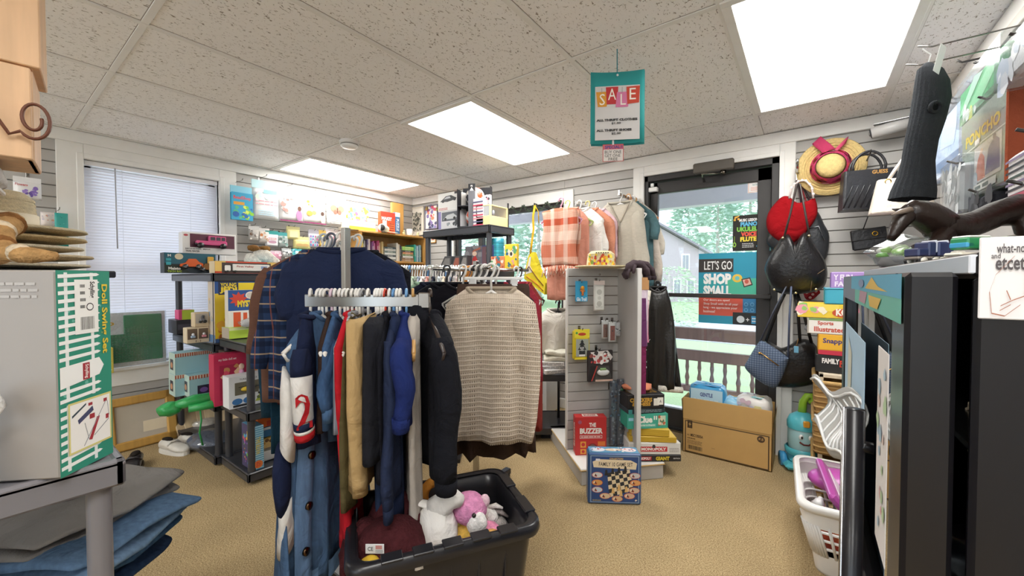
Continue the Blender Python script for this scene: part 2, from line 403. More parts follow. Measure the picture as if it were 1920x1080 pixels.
b = MB(); FWM = C('dedad5', 'q'); fa, fb, fc, fd_ = -3.5, .3, .45, 2.0
for q in ((XL, fa, 0, CEIL), (fb, XR, 0, CEIL), (fa, fb, 0, fc), (fa, fb, fd_, CEIL)): b.box(q[0], q[1], YB - .1, YB, q[2], q[3], FWM)
St(b.build('wall_front'))
w = St(bpy.data.objects.new('window_3', None)); COL.objects.link(w); w.location = (fa, YB, fc)      # unseen window added behind the camera to fill the room with light
b = MB(); L3, H3 = fb - fa, fd_ - fc
for q in ((0, L3, 0, .05), (0, L3, H3 - .05, H3), (0, .05, 0, H3), (L3 - .05, L3, 0, H3), (L3 / 2 - .03, L3 / 2 + .03, 0, H3)): b.box(q[0], q[1], -.07, -.02, q[2], q[3], TRIM, .003)
b.build('window_frame', w); b = MB(); b.box(.03, L3 - .03, -.048, -.044, .03, H3 - .03, GLASS); b.build('pane', w)
# cornice boards
b = MB(); b.box(XL + .016, XL + .045, YB, YW - .045, CEIL - .085, CEIL - .006, TRIM, .002); St(b.build('trim_2'))
b = MB(); b.box(XL + .016, XR - .016, YW - .045, YW - .016, CEIL - .085, CEIL - .006, TRIM, .002); St(b.build('trim_3'))
b = MB(); b.box(XR - .045, XR - .016, YB, YW - .045, CEIL - .085, CEIL - .006, TRIM, .002); b.box(XR - .055, XR - .016, YB, YW - .045, CEIL - .13, CEIL - .088, C('c9c3bb', 'q'), .002); St(b.build('trim_4'))
b = MB(); b.box(XL + .016, XL + .03, YB, YW - .03, 0, .09, TRIM, .002); St(b.build('baseboard_left'))
b = MB(); b.box(XL + .016, DX0 - .09, YW - .03, YW - .016, 0, .09, TRIM, .002); b.box(DX1 + .09, XR - .03, YW - .03, YW - .016, 0, .09, TRIM, .002); St(b.build('baseboard_back'))
# ---- window 1 (left wall) with its casing
w = St(bpy.data.objects.new('window_1', None)); COL.objects.link(w); w.location = (XL, (WY0 + WY1) / 2, WZ0)
hw, hh = (WY1 - WY0) / 2, WZ1 - WZ0
b = MB(); cw = .125
b.box(.016, .034, -hw - cw, -hw, -.02, hh + .1, TRIM, .003); b.box(.016, .034, hw, hw + cw, -.02, hh + .1, TRIM, .003); b.box(.016, .034, -hw, hw, hh, hh + .1, TRIM, .003)
for a, c in ((-hw - .035, -hw), (hw, hw + .035)): b.box(.034, .046, a, c, 0, hh + .035, TRIM, .004)
b.box(.034, .046, -hw, hw, hh, hh + .035, TRIM, .004)
for a, c in ((-hw - .012, -hw), (hw, hw + .012)): b.box(-.12, .02, a, c, -.01, hh + .01, TRIM)
b.box(-.12, .02, -hw, hw, hh, hh + .012, TRIM); b.build('window_frame', w)
b = MB(); b.box(-.12, .07, -hw - .14, hw + .14, -.03, 0, TRIM, .006); b.box(.016, .034, -hw - cw, hw + cw, -.14, -.03, TRIM, .003); b.build('window_sill', w)
b = MB(); b.box(-.10, -.07, -hw, hw, 0, .05, TRIM, .004); b.box(-.10, -.07, -hw, hw, hh - .05, hh, TRIM, .004); b.box(-.11, -.07, -hw, hw, hh * .48, hh * .48 + .05, TRIM, .004)
for a in (-hw, hw - .05): b.box(-.10, -.07, a, a + .05, 0, hh, TRIM, .004)
b.build('sash', w); b = MB(); b.box(-.088, -.084, -hw + .04, hw - .04, .04, hh - .04, GLASS); b.build('pane', w)
# mini blind: slats of thin translucent vinyl
m, N, L, B = nodes('vinyl_slat'); B.inputs['Base Color'].default_value = lin('e9e7ee'); B.inputs['Roughness'].default_value = .4
tr = N.new('ShaderNodeBsdfTranslucent'); tr.inputs[0].default_value = lin('eeeef4'); ms = N.new('ShaderNodeMixShader'); ms.inputs[0].default_value = .22
L.new(B.outputs[0], ms.inputs[1]); L.new(tr.outputs[0], ms.inputs[2]); L.new(ms.outputs[0], N['Material Output'].inputs[0]); SLATM = m
t = thing('window_blind', 'white mini blind lowered over the left window, behind the toy shelf', 'window blind', (XL - .012, (WY0 + WY1) / 2, WZ0))
b = MB(); b.box(-.022, .022, -hw + .004, hw - .004, hh - .035, hh - .003, C('f2f1f4', 'g'), .004); b.build('headrail', t)
b = MB(); z = .03; k = 0
while z < hh - .04:
    a = radians(62); ca, sa = cos(a) * .0125, sin(a) * .0125
    b.add([(-ca, -hw + .006, z + sa), (-ca, hw - .006, z + sa), (.002, hw - .006, z + .002), (.002, -hw + .006, z + .002), (ca, -hw + .006, z - sa), (ca, hw - .006, z - sa)], [(0, 1, 2, 3), (3, 2, 5, 4)], SLATM, True); z += .0205
b.build('slats', t)
b = MB(); b.box(-.014, .014, -hw + .006, hw - .006, .004, .018, C('f2f1f4', 'g'), .003); b.build('bottom_rail', t)
b = MB()
for yy in (-hw * .5, hw * .52): b.tube([(.014, yy, hh - .03), (.014, yy, .02)], .0012, C('e4e4ea'), 5)
b.build('ladder_cord', t)
b = MB(); b.tube([(.03, -hw * .6, hh - .03), (.032, -hw * .59, hh - .6)], .004, C('b8b7bd', 'g'), 6); b.build('wand', t)
# ---- window 2 (rear wall)
w = St(bpy.data.objects.new('window_2', None)); COL.objects.link(w); w.location = ((VX0 + VX1) / 2, YW, VZ0); hw, hh = (VX1 - VX0) / 2, VZ1 - VZ0
b = MB(); b.box(-hw - .1, -hw, -.036, -.016, -.1, hh + .1, TRIM, .003); b.box(hw, hw + .1, -.036, -.016, -.1, hh + .1, TRIM, .003); b.box(-hw, hw, -.036, -.016, hh, hh + .1, TRIM, .003); b.box(-hw - .1, hw + .1, -.06, .1, -.03, 0, TRIM, .003); b.box(-hw - .1, hw + .1, -.034, -.016, -.12, -.03, TRIM, .003); b.build('window_frame', w)
b = MB()
for q in ((-hw, -hw + .04, 0, hh), (hw - .04, hw, 0, hh), (-hw, hw, 0, .04), (-hw, hw, hh - .05, hh), (-hw + .34, -hw + .4, 0, hh)): b.box(q[0], q[1], .0, .06, q[2], q[3], ALU, .003)
b.build('sash', w); b = MB(); b.box(-hw + .03, hw - .03, .028, .032, .03, hh - .04, GLASS); b.build('pane', w)
# ---- glass door
w = St(bpy.data.objects.new('door_1', None)); COL.objects.link(w); w.location = ((DX0 + DX1) / 2, YW, 0); hw = (DX1 - DX0) / 2
b = MB(); cw = .09
for a, c in ((-hw - cw, -hw), (hw, hw + cw)): b.box(a, c, -.036, -.016, 0, DZ + cw, TRIM, .004)
b.box(-hw, hw, -.036, -.016, DZ, DZ + cw, TRIM, .004)
for a, c in ((-hw - .03, -hw), (hw, hw + .03)): b.box(a, c, -.044, -.036, 0, DZ + .03, TRIM, .003)
b.box(-hw, hw, -.044, -.036, DZ, DZ + .03, TRIM, .003); b.build('door_casing', w)
b = MB()
for q in ((-hw, -hw + .03, 0, DZ), (hw - .045, hw, 0, DZ), (-hw, hw, DZ - .045, DZ)): b.box(q[0], q[1], -.02, .1, q[2], q[3], ALU, .003)
b.box(-hw, hw, -.02, .14, 0, .015, C('8d8a86', 'm')); b.build('door_frame', w)
b = MB(); lx0, lx1 = -hw + .032, hw - .047
for q in ((lx0, lx0 + .06, .02, DZ - .05), (lx1 - .085, lx1, .02, DZ - .05), (lx0, lx1, .02, .17), (lx0, lx1, DZ - .14, DZ - .05)): b.box(q[0], q[1], .03, .075, q[2], q[3], ALU, .004)
lf = b.build('door_leaf', w)
b = MB(); b.box(lx0 + .05, lx1 - .075, .05, .055, .16, DZ - .13, GLASS); b.build('glass', lf)
b = MB(); zb = 1.085; b.box(lx0 - .01, lx1 + .01, -.045, -.02, zb - .014, zb + .016, ALU, .005)
for a in (lx0 + .02, lx1 - .04): b.box(a, a + .035, -.03, .032, zb - .02, zb + .022, ALU, .004)
b.build('push_bar', lf)
b = MB(); b.box(-.08, .19, -.075, -.02, DZ - .045, DZ + .03, C('5d5750', 'n'), .008); b.tube([(.12, -.05, DZ - .05), (.12, -.055, DZ - .075)], .02, C('6b655d', 'm'), 10)
b.tube([(.12, -.06, DZ - .07), (0, -.15, DZ - .075), (-.02, .02, DZ - .095)], .01, C('8a857d', 'm'), 8, .5); b.build('door_closer', w)
b = MB(); b.box(lx0 - .01, lx0 + .065, -.012, .03, DZ - .125, DZ - .09, C('f1efec', 'g'), .004); b.box(lx0 + .015, lx0 + .04, -.018, .0, DZ - .088, DZ - .06, C('f1efec', 'g'), .003); b.build('door_sensor', w)
# ================================================================ outside
WOOD = C('7a5f57', 'w'); LAWN = C('a3b98c', 'e'); ROADM = C('b9bac2', 'e')
b = MB(); b.box(-7, 4, YW + .1, YW + 1.75, -.44, -.32, C('d8d6d3', 'e')); St(b.build('porch_floor'))
b = MB(); b.box(-40, 40, YW + 1.75, 60, -.6, -.45, LAWN); o = b.build('lawn'); St(o)
b = MB(); b.box(-40, 40, 11.5, 16.5, -.45, -.43, ROADM); St(b.build('road'))
b = MB(); b.box(XL - 6, XL - .12, -6, 9, -.44, -.3, C('e3e2e4', 'e')); St(b.build('fill_ground'))  # unseen pale ground added to brighten the left blind from behind
b = MB(); b.box(-7, 4, YW + .12, YW + 1.9, 2.28, 2.36, C('d9d5dc', 'q')); b.box(-7, 4, YW + 1.6, YW + 1.75, 2.05, 2.28, C('d9d5dc', 'q'))
St(b.build('porch_roof'))
t = thing('porch_railing', 'brown wooden porch railing with turned balusters outside the glass door', 'railing', (0, YW + 1.6, -.32))
b = MB(); b.box(-6, 3.5, -.045, .045, .84, .975, WOOD, .01); b.build('top_rail', t)
b = MB(); b.box(-6, 3.5, -.04, .04, .60, .72, WOOD, .008); b.build('middle_rail', t)
b = MB(); b.box(-6, 3.5, -.04, .04, .24, .31, WOOD, .008); b.build('bottom_rail', t)
for i in range(60):
    x = -5.4 + i * .13; b = MB(); b.lathe([(.018, .3), (.018, .36), (.026, .40), (.014, .46), (.022, .52), (.018, .56), (.018, .61)], WOOD, 8, x, 0); b.build('baluster', t)
def house(loc):
    t = thing('house', 'pale gabled house across the road seen through the glass door', 'house', loc, .25)
    PINK = C('b9abb2', 'q'); b = MB(); b.box(-3.6, 3.6, 0, 7, 0, 3.6, PINK); b.prism([(-3.6, 3.6), (3.6, 3.6), (0, 5.6)], 0, 7, PINK, Matrix(((1, 0, 0, 0), (0, 0, 1, 0), (0, 1, 0, 0), (0, 0, 0, 1)))); b.build('wall', t)
    b = MB()
    for s in (-1, 1): b.sheet(lambda u, v, s=s: (s * (4.0 * u), -.4 + 7.8 * v, 5.75 - 2.25 * u), 1, 1, C('8f8992', 'e'), .15, False)
    b.build('roof', t)
    for x, z in ((-1.6, .5), (1.6, .5), (2.6, .5), (-1.2, 2.3), (2.2, 2.3)):
        f = MB(); f.box(x - .3, x + .3, -.06, .02, z, z + 1.2, C('f2f0f2', 'q')); f = f.build('window', t)
        p = MB(); p.box(x - .22, x - .02, -.08, -.05, z + .1, z + 1.1, C('9a9aa4', 'g')); p.box(x + .02, x + .22, -.08, -.05, z + .1, z + 1.1, C('9a9aa4', 'g')); p.build('pane', f)
    return t
q = ray(1228, 540).xy.normalized() * 31
hs = house((q.x, q.y, -.45)); hs.rotation_euler.z = atan2(q.y, q.x) - PI / 2 + .35
def tree(loc, h, r, label, hexc, conif=True, n=900, seed=1):
    rd = random.Random(seed); t = thing('conifer' if conif else 'shrub', label, 'tree' if conif else 'shrub', loc)
    b = MB()
    for i in range(n):
        if conif:
            q = rd.random() ** .8; z = h * (.03 + .97 * q); rr = r * (1.08 - q) * rd.uniform(.35, 1)
        else:
            q = rd.random(); z = h * q; rr = r * sqrt(max(0, 1 - (2 * q - .8) ** 2 * .6)) * rd.uniform(.5, 1)
        a = rd.uniform(0, 2 * PI); sz = r * rd.uniform(.045, .1); p = V3((rr * cos(a), rr * sin(a), z)); d = V3((cos(a), sin(a), rd.uniform(-.5, .3)))
        e = V3((rd.uniform(-1, 1), rd.uniform(-1, 1), rd.uniform(-.4, .4))).normalized()
        b.add([p, p + d * sz + e * sz * .5, p + d * sz * 1.6, p + d * sz - e * sz * .5], [(0, 1, 2, 3)], C(hexc, 'e'))
    b.build('foliage', t)
    b = MB(); b.tube([(0, 0, 0), (0, 0, h * .9)], [r * .045 + .03, .02], C('b7aea6', 'w'), 7); b.build('trunk', t); return t
for i, (px, d, h, r, lb) in enumerate(((1345, 40, 12, 4.6, 'tall pale green conifer behind the house roof'), (1405, 47, 16, 6.5, 'broad pale green conifer above the music poster'), (1290, 62, 14, 6, 'farthest pale conifer over the house ridge'), (1010, 26, 9, 4, 'pale green conifer seen through the rear window'), (930, 30, 11, 4, 'pale green conifer above the chequered tin in the rear window'))):
    q = ray(px, 540); q = q.xy.normalized() * d; tree((q.x, q.y, -.45), h, r, lb, 'bcd2c2', True, 3200, i)
q = ray(1255, 540).xy.normalized() * 14.5; tree((q.x, q.y, -.45), 2.1, 1.0, 'rounded green shrub in front of the pale house', 'b9d0ad', False, 1300, 9)
# ================================================================ builders for goods
def printed(mb, w, d, h, arts):
    for fc, it in (arts.items() if isinstance(arts, dict) else (('f', arts),)): mb.art(frame(fc, w, d, h), it)
def pack(name, label, cat, bx, d, base, arts=(), z=None, grp=None, c=.003, h=None, w=None, lid=None, dz=0, **kw):
    """printed carton; lid = height of a separate lid part at the top"""
    loc, w_, h_, rot = fit(bx, **kw); w = w or w_; h = h or h_
    if z is not None: loc.z = z
    loc.z += dz
    mb = MB(); hb = h - (lid or 0)
    if lid: mb.box(-w / 2 + .002, w / 2 - .002, .002, d - .002, 0, hb, mt(base), c)
    else: mb.box(-w / 2, w / 2, 0, d, 0, h, mt(base), c); printed(mb, w, d, h, arts)
    o = T(mb.build(name, None, loc, rot), label, cat, grp)
    if lid:
        l = MB(); l.box(-w / 2, w / 2, 0, d, h * .12, h, mt(base), c); printed(l, w, d, h, arts); l.build('lid', o)
    o['_w'] = w; o['_d'] = d; o['_h'] = h
    return o
def dims(o): return o['_w'], o['_d'], o['_h']
def part(o, name, fn, label=None):
    b = MB(); fn(b); p = b.build(name, o)
    if label: p['label'] = label
    return p
def hang(name, label, cat, bx, base, arts=(), th=.02, grp=None, head=None, film=False, **kw):
    """pegged goods: a pillow bag or card; head = colour of the header card part"""
    loc, w, h, rot = fit(bx, **kw); mb = MB(); hh = h * (.8 if head else 1)
    def fr(u, v): e = (1 - (2 * u - 1) ** 4) * (1 - (2 * v - 1) ** 4); return (-w / 2 + w * u, -th * e, hh * v)
    def bk(u, v): e = (1 - (2 * u - 1) ** 4) * (1 - (2 * v - 1) ** 4); return (w / 2 - w * u, .003 + th * .3 * e, hh * v)
    mb.sheet(fr, 6, 6, mt(base), .001); mb.sheet(bk, 4, 4, mt(base), .001)
    f0 = frame('f', w, 0, hh); f0 = (f0[0] + V3((0, -th - .001, 0)), *f0[1:]); mb.art(f0, arts)
    o = T(mb.build(name, None, loc, rot), label, cat, grp)
    if head: part(o, 'header_card', lambda b: b.box(-w / 2, w / 2, -.003, .003, hh - .004, h, mt(head), .001))
    if film: part(o, 'clear_bag', lambda b: b.box(-w / 2 - .002, w / 2 + .002, -th - .004, th * .3 + .006, -.002, h, FILM, .004))
    return o
PEG = C('8d8b88', 'm'); PEGP = {}
def peg(p, rot, L=.12, label='thin wire peg hook on the slatwall', grp='wire peg hooks on the slatwalls', black=False):
    """wire hook: local -Y is away from the wall; p = wall point"""
    k = (round(L, 2), black)
    if k in PEGP: return dup(PEGP[k], p, rot, label, grp)
    t = thing('peg_hook', label, 'hook', p, rot, grp); M_ = C('33302e', 'g') if black else PEG
    b = MB(); b.tube([(0, 0, 0), (0, -L * .9, 0), (0, -L, .012)], .004 if black else .0025, M_, 6); b.build('wire', t)
    b = MB(); b.box(-.008, .008, -.003, .001, -.025, .02, M_, .001); b.build('back_clip', t); PEGP[k] = t; return t
def shelf_unit(label, x0, x1, y0, y1, zs, hexc='4a4b50', grp=None, r=.021, top_legs=False, rot=0, loc=None, name='plastic_shelf_unit', lh=.05, bottom=0.0):
    t = thing(name, label, 'shelf unit', (0, 0, 0) if loc is None else loc, rot, grp); M_ = C(hexc, 'g')
    for i, z in enumerate(zs):
        b = MB(); b.box(x0, x1, y0, y1, z - .012, z, M_, .004)
        for q in ((x0, x0 + .018, y0, y1), (x1 - .018, x1, y0, y1), (x0, x1, y0, y0 + .018), (x0, x1, y1 - .018, y1)): b.box(q[0], q[1], q[2], q[3], z - lh, z + .004, M_, .005)
        n = int((x1 - x0) / .06)
        for k in range(1, n): b.box(x0 + (x1 - x0) * k / n - .004, x0 + (x1 - x0) * k / n + .004, y0 + .02, y1 - .02, z - .03, z - .011, M_)
        b.build('shelf', t)
    lo = bottom
    for z in zs:
        if z - lo > .08:
            for x in (x0 + .035, x1 - .035):
                for y in (y0 + .035, y1 - .035):
                    b = MB(); b.lathe([(r * 1.12, lo), (r, lo + .03), (r, z - lh - .005), (r * 1.12, z - .02)], M_, 14, x, y); b.build('leg', t)
        lo = z
    return t
def cloth_fold(name, label, cat, loc, rot, w, d, h, mat, seed=0, layers=3, grp=None, hem=None, amp=.01, droop=0):
    """a folded garment: layered wavy slab with rounded fold edges"""
    rd = random.Random(seed); o = thing(name, label, cat, loc, rot, grp)
    for l in range(layers):
        b = MB(); a, c = rd.uniform(0, 6), rd.uniform(0, 6); z0 = h * l / layers; t = h / layers; e = rd.uniform(-.04, .04) * w
        def rg(ph, a=a, c=c, z0=z0, t=t, e=e):
            sn = sin(ph); y = d / 2 * copysign(abs(sn) ** .4, sn); k = abs(cos(ph)) ** .4; rr = []
            for i in range(28):
                th = 2 * PI * i / 28; cx, cz = cos(th), sin(th)
                x = w / 2 * copysign(abs(cx) ** .45, cx) * (.95 + .05 * sin(a + 3 * y / d)) * (.9 + .1 * k) + e
                zz = z0 + t / 2 + (t * .54 * k) * copysign(abs(cz) ** .55, cz) + amp * sin(a + 9 * x / w + 3 * y / d) * sin(c + 5 * y / d) - droop * max(0, x / w + .02) ** 2
                rr.append((x, y + .012 * sin(c + 4 * x / w), zz))
            return rr
        b.ring([rg(-PI / 2 * .98 + PI * .98 * j / 14) for j in range(15)], mat if not isinstance(mat, list) else mat[l % len(mat)], True, True, True); b.build('fold_layer', o)
    return o
def shoe(label, loc, rot, hexc, sole, grp=None, name='shoe'):
    t = thing(name, label, 'shoe', loc, rot, grp); up = C(hexc, 'l'); L_ = .25
    b = MB(); pr = []
    for v, wd_, ht, zz in ((0, .012, .03, .02), (.06, .032, .06, .02), (.25, .036, .075, .02), (.42, .038, .06, .02), (.6, .045, .048, .02), (.8, .046, .04, .02), (.94, .032, .03, .02), (1, .01, .018, .022)):
        pr.append([(wd_ * copysign(abs(cos(q)) ** .7, cos(q)), -L_ * v, zz + ht * (.5 + .5 * sin(q))) for q in [2 * PI * i / 14 for i in range(14)]])
    b.ring(pr, up, True, True, True); b.build('upper', t)
    b = MB(); b.ring([[(wd_ * cos(q), -L_ * v - .003, z) for v, wd_ in ()] for q in ()] or [[(.044 * copysign(abs(cos(q)) ** .7, cos(q)) * (.75 + .25 * cos(q * 0)), -L_ / 2 - L_ * .51 * copysign(abs(sin(q)) ** .8, sin(q)), z) for q in [2 * PI * i / 20 for i in range(20)]] for z in (0, .022)], C(sole, 'g'), True, True, True, False); b.build('sole', t)
    b = MB(); b.ball((0, -.06, .088), (.024, .045, .012), C('2c2622', 'c'), 10); b.build('opening', t)
    b = MB(); b.tube([(-.04, -.12, .06), (-.02, -.125, .083), (.02, -.125, .083), (.04, -.12, .06)], .007, up, 6); b.build('strap', t)
    return t
# ================================================================ left foreground: shelf with the swing-set carton, jeans, hats
SX, SY, SZ = -1.105, .18, .845                 # far right corner of the near shelf
t = shelf_unit('grey plastic shelf unit at the aisle carrying the tall swing set carton', -.46, 0, -1.0, 0, (.1, .445, SZ), '77757a', r=.019, loc=(SX, SY, 0))
lo, w_, h_, rt = fit((-175, 502, 108, 882), dep=.715)
hB = 1.222 - SZ; wB = .27; o = at(108, 700, .715); rt = YAW + .14
c = V3((o.x, o.y, 0)) - V3((cos(rt), sin(rt), 0)) * wB / 2
b = MB(); dB = .112
b.box(-wB / 2, wB / 2, 0, dB, 0, hB, C('948f8b', 'p'), .003)
G = '2f8f78'; fz = [('r', 0, 0, 1, 1, G), ('dots', .05, .05, .95, .95, ['3d9c85', '268069', '6fb8a8'], 26, .04)]
# picket fence printed sideways: rails upright, pickets across
pick = [('r', .13, .015, .19, .34, 'e9efee'), ('r', .62, .015, .68, .34, 'e9efee'), ('r', .13, .36, .19, .99, 'e9efee'), ('r', .6, .36, .66, .99, 'e9efee')]
for i in range(24):
    v = .03 + i * .0405
    if .42 < v < .545: continue
    pick.append(('p', [(.02, v), (.72, v + .012), (.78, v + .02), (.72, v + .028), (.02, v + .018)], 'f2f4f3'))
side = fz + pick + [('p', [(.02, .425), (.74, .455), (.83, .5), (.74, .545), (.02, .53)], 'f2f3f2'), ('r', .42, .445, .55, .53, 'a3303a'), ('t', 'Schylling', .45, .452, .53, .522, 'f6efe9', .02, 3),
    ('r', .3, .68, .74, .955, 'f1f1ee'), ('b', .4, .70, .66, .765), ('l', .4, .80, .5, .94, '666666', 4), ('t', 'Schylling', .56, .86, .68, .945, '222222', .03, 3), ('e', .58, .815, .07, .02, '222222'), ('e', .58, .815, .055, .015, 'f1f1ee'),
    ('t', 'Doll Swing Set', .78, .56, .93, .93, 'e3c63c', .03, 3),
    ('r', .14, .09, .96, .345, 'd9cf86'), ('r', .17, .1, .93, .335, 'f3f1ee'),
    ('p', [(.2, .28), (.46, .325), (.46, .315), (.2, .268)], '3a4a52'), ('p', [(.3, .25), (.58, .30), (.6, .275), (.32, .228)], '474b6b'), ('r', .5, .305, .58, .32, 'a6323c'), ('r', .52, .235, .62, .26, 'a6323c'), ('r', .8, .3, .87, .318, 'a6323c'), ('r', .84, .205, .9, .23, 'a6323c'),
    ('p', [(.5, .13), (.66, .235), (.72, .235), (.56, .125)], 'a6323c'), ('p', [(.4, .11), (.84, .305), (.85, .303), (.41, .107)], '8a8d94'), ('p', [(.42, .225), (.5, .13), (.51, .13), (.43, .225)], '8a8d94'), ('p', [(.6, .14), (.9, .2), (.9, .205), (.6, .145)], '8a8d94'), ('p', [(.87, .3), (.9, .22), (.91, .22), (.88, .3)], '8a8d94')]
b.art(frame('r', wB, dB, hB), side)
b.art(frame('f', wB, dB, hB), [('l', .62, .86, .9, .95, 'a8a4a1', 3)])
T(b.build('toy_carton', None, (c.x, c.y, SZ + .004), rt), 'tall grey and green doll swing set carton on the near grey shelf', 'toy box')
# folded clothes on the lower near shelf
z = .451
cl = [('folded_jeans', 'dark blue jeans at the bottom of the folded pile on the near shelf', .30, .62, .05, [C('2c3f5c', 'd'), C('24344e', 'd')]),
      ('folded_jeans', 'mid blue jeans folded under the pale blue pair on the near shelf', .32, .66, .055, [C('47688c', 'd'), C('5577a0', 'd')]),
      ('folded_jeans', 'pale washed blue jeans with rolled hems directly under the grey sweatpants', .33, .62, .05, [C('7794b4', 'd'), C('6583a6', 'd')]),
      ('folded_sweatpants', 'grey brushed sweatpants on top of the jeans pile', .34, .56, .05, [C('8f8c8a', 'c')])]
jc = RGT * -1.265 + FWD * 1.04
for i, (n, lb, w, d, h, ml) in enumerate(cl):
    cloth_fold(n, lb, 'trousers', (jc.x + (.02, .0, .03, -.02)[i], jc.y + (0, .0, .0, .0)[i], z), YAW + (.1, 0, .06, -.05)[i] - .05, (.52, .56, .60, .55)[i], (.32, .34, .34, .36)[i], h, ml, i + 3, 2, 'folded trousers on the near shelf', amp=.018, droop=.12); z += h * .97
# hat shelf behind, with straw hats and a plush paw
HS = at(-10, 500, 1.14); HX, HY = HS.x, HS.y; HZ = 1.236
t = thing('hat_rack', 'black metal rack with flat top carrying the straw hats by the left wall', 'rack', (HX, HY, 0), YAW)
BK = C('2e2f36', 'g')
b = MB(); b.box(-.34, .19, -.16, .16, HZ - .022, HZ, BK, .004); b.build('top', t)
for x in (-.31, .0):
    for y in (-.13, .13): b = MB(); b.box(x - .014, x + .014, y - .014, y + .014, 0, HZ - .022, BK, .002); b.build('leg', t)
def straw_hat(label, p, R_, rc, hc, hexc, rot=(0, 0, 0), band=None, grp=None, wave=0, n=36, crown=True, name='straw_hat'):
    t = thing(name, label, 'hat', p, rot, grp); M_ = C(hexc, 's')
    b = MB(); pr = [(rc, .006), (rc * 1.25, .002), ((R_ + rc) / 2, -.003), (R_ - .004, .004), (R_, .006), (R_ - .003, .012), ((R_ + rc) / 2, .004), (rc, .013)]
    b.ring([[(r * cos(2 * PI * i / n), r * sin(2 * PI * i / n), z + wave * (r / R_) ** 2 * sin(4 * PI * i / n + 1)) for i in range(n)] for r, z in pr], M_)
    for k in range(1, 7):
        rr = rc + (R_ - rc) * k / 7; b.tube([(rr * cos(2 * PI * i / n), rr * sin(2 * PI * i / n), .006 + wave * (rr / R_) ** 2 * sin(4 * PI * i / n + 1)) for i in range(n + 1)], .004, M_, 5)
    b.build('brim', t)
    if crown:
        b = MB(); b.lathe([(rc, .008), (rc * .97, hc * .5), (rc * .9, hc * .85), (rc * .7, hc), (rc * .3, hc * 1.03), (.001, hc * 1.02)], M_, n)
        for k in range(1, 9): q = hc * k / 10; b.lathe([(rc * (1.02 - .1 * k / 9), q - .004), (rc * (1.035 - .1 * k / 9), q), (rc * (1.02 - .1 * k / 9), q + .004)], M_, n)
        b.build('crown', t)
    if band: b = MB(); b.lathe([(rc * 1.02, .012), (rc * 1.04, .02), (rc * 1.03, .05), (rc, .052)], C(band, 'c'), n); b.build('band', t)
    return t
zz = HZ + .006
for i, (h, lb, dx) in enumerate((('d8cbb0', 'cream straw hat, bottom of the stack on the black rack', .0), ('cdb995', 'tan straw hat, second from the bottom of the stack', .01), ('e2d6bd', 'cream straw hat, third from the bottom of the stack', -.005), ('c8b083', 'golden straw hat below the top hat of the stack', .005))):
    straw_hat(lb, (HX + dx, HY + dx, zz), .19 - .004 * i, .085, .03, h, crown=False, grp='stacked straw hats'); zz += .026
straw_hat('woven cream straw hat with a tall crown on top of the stack', (HX, HY, zz), .185, .083, .115, 'dccfae', grp='stacked straw hats', band='efe7d2')
p = at(-25, 485, .92)
t = thing('plush_tail', 'ginger striped plush animal lying in front of the straw hats', 'plush toy', (p.x, p.y, HZ + .002), YAW)
b = MB(); b.tube([(-.1, .1, .1), (-.02, .06, .11), (.03, .0, .075), (.07, -.02, .03), (.13, -.02, .025), (.17, -.01, .024)], [.03, .027, .023, .02, .018, .01], C('b8905f', 'f'), 12); b.ball((-.04, .03, .035), (.05, .04, .035), C('c9a273', 'f'), 14, .1, 2); b.build('body', t)
b = MB()
for q, (x, y, z, r) in enumerate(((-.06, .08, .105, .031), (-.01, .05, .104, .029), (.025, .005, .082, .026), (.055, -.015, .048, .0235), (.1, -.02, .03, .021))): b.tube([(x - .006, y + .003, z + .003), (x + .006, y - .003, z - .003)], r, C(('e6d3b6', '8a5f38')[q % 2], 'f'), 12)
b.build('stripes', t)
# wooden crate with iron scroll on an upper shelf at the frame edge
P = at(-38, 250, .84); CRT = YAW + .8
t = thing('wall_shelf', 'white wrapped parcel shelf above the straw hats at the picture edge', 'shelf', (P.x, P.y, 1.427), CRT)
t['label'] = 'pale wall shelf board above the straw hats holding a white wrapped parcel'
b = MB(); b.box(-.42, .01, .03, .22, -.012, 0, C('d9d3ca', 'w'), .003); b.build('board', t)
b = MB(); b.box(-.40, -.38, 0, .2, -1.427, -.02, C('d9d3ca', 'w'), .003); b.build('upright', t)
b = MB()
def wrp(v, zz): return [(-.09 + (.105 + .006 * sin(3 * q + zz * 90)) * copysign(abs(cos(q)) ** .3, cos(q)), .11 + .08 * copysign(abs(sin(q)) ** .3, sin(q)), zz + .004 * sin(5 * q)) for q in [2 * PI * i / 28 for i in range(28)]]
b.ring([wrp(0, z) for z in (0, .01, .03, .04, .044)], C('d3d0cc', 'c'), True, True, True)
T(b.build('wrapped_parcel', None, (P.x, P.y, 1.429), CRT), 'white cloth-wrapped parcel below the wooden crate with iron scroll', 'parcel')
t = thing('wooden_crate', 'pale wooden crate with a curled iron scroll above the straw hats', 'crate', (P.x, P.y, 1.474), CRT)
CR = C('ddb58d', 'w')
b = MB()
b.box(-.3, .07, 0, .016, 0, .20, CR, .002); b.box(-.3, .085, 0, .016, .204, .52, CR, .002); b.box(-.3, .07, .17, .186, 0, .52, CR, .002); b.box(.06, .072, .016, .17, 0, .2, CR, .002); b.box(.07, .085, .016, .17, .204, .52, CR, .002); b.box(-.3, .07, .016, .17, 0, .014, CR, .002); b.build('boards', t)
b = MB(); pts = []
for i in range(15): f = i / 14; pts.append((-.16 + .2 * f, -.016, .34 - .295 * f + .03 * sin(f * PI)))
cx, cz = .075, .085
for i in range(34): a = -2.4 + i * .27; r = .045 * (1 - .6 * i / 33); pts.append((cx + .6 * r * cos(a), -.016, cz + r * sin(a)))
b.tube(pts, .006, C('6b3d2a', 'n'), 8, .55); b.build('iron_scroll', t)
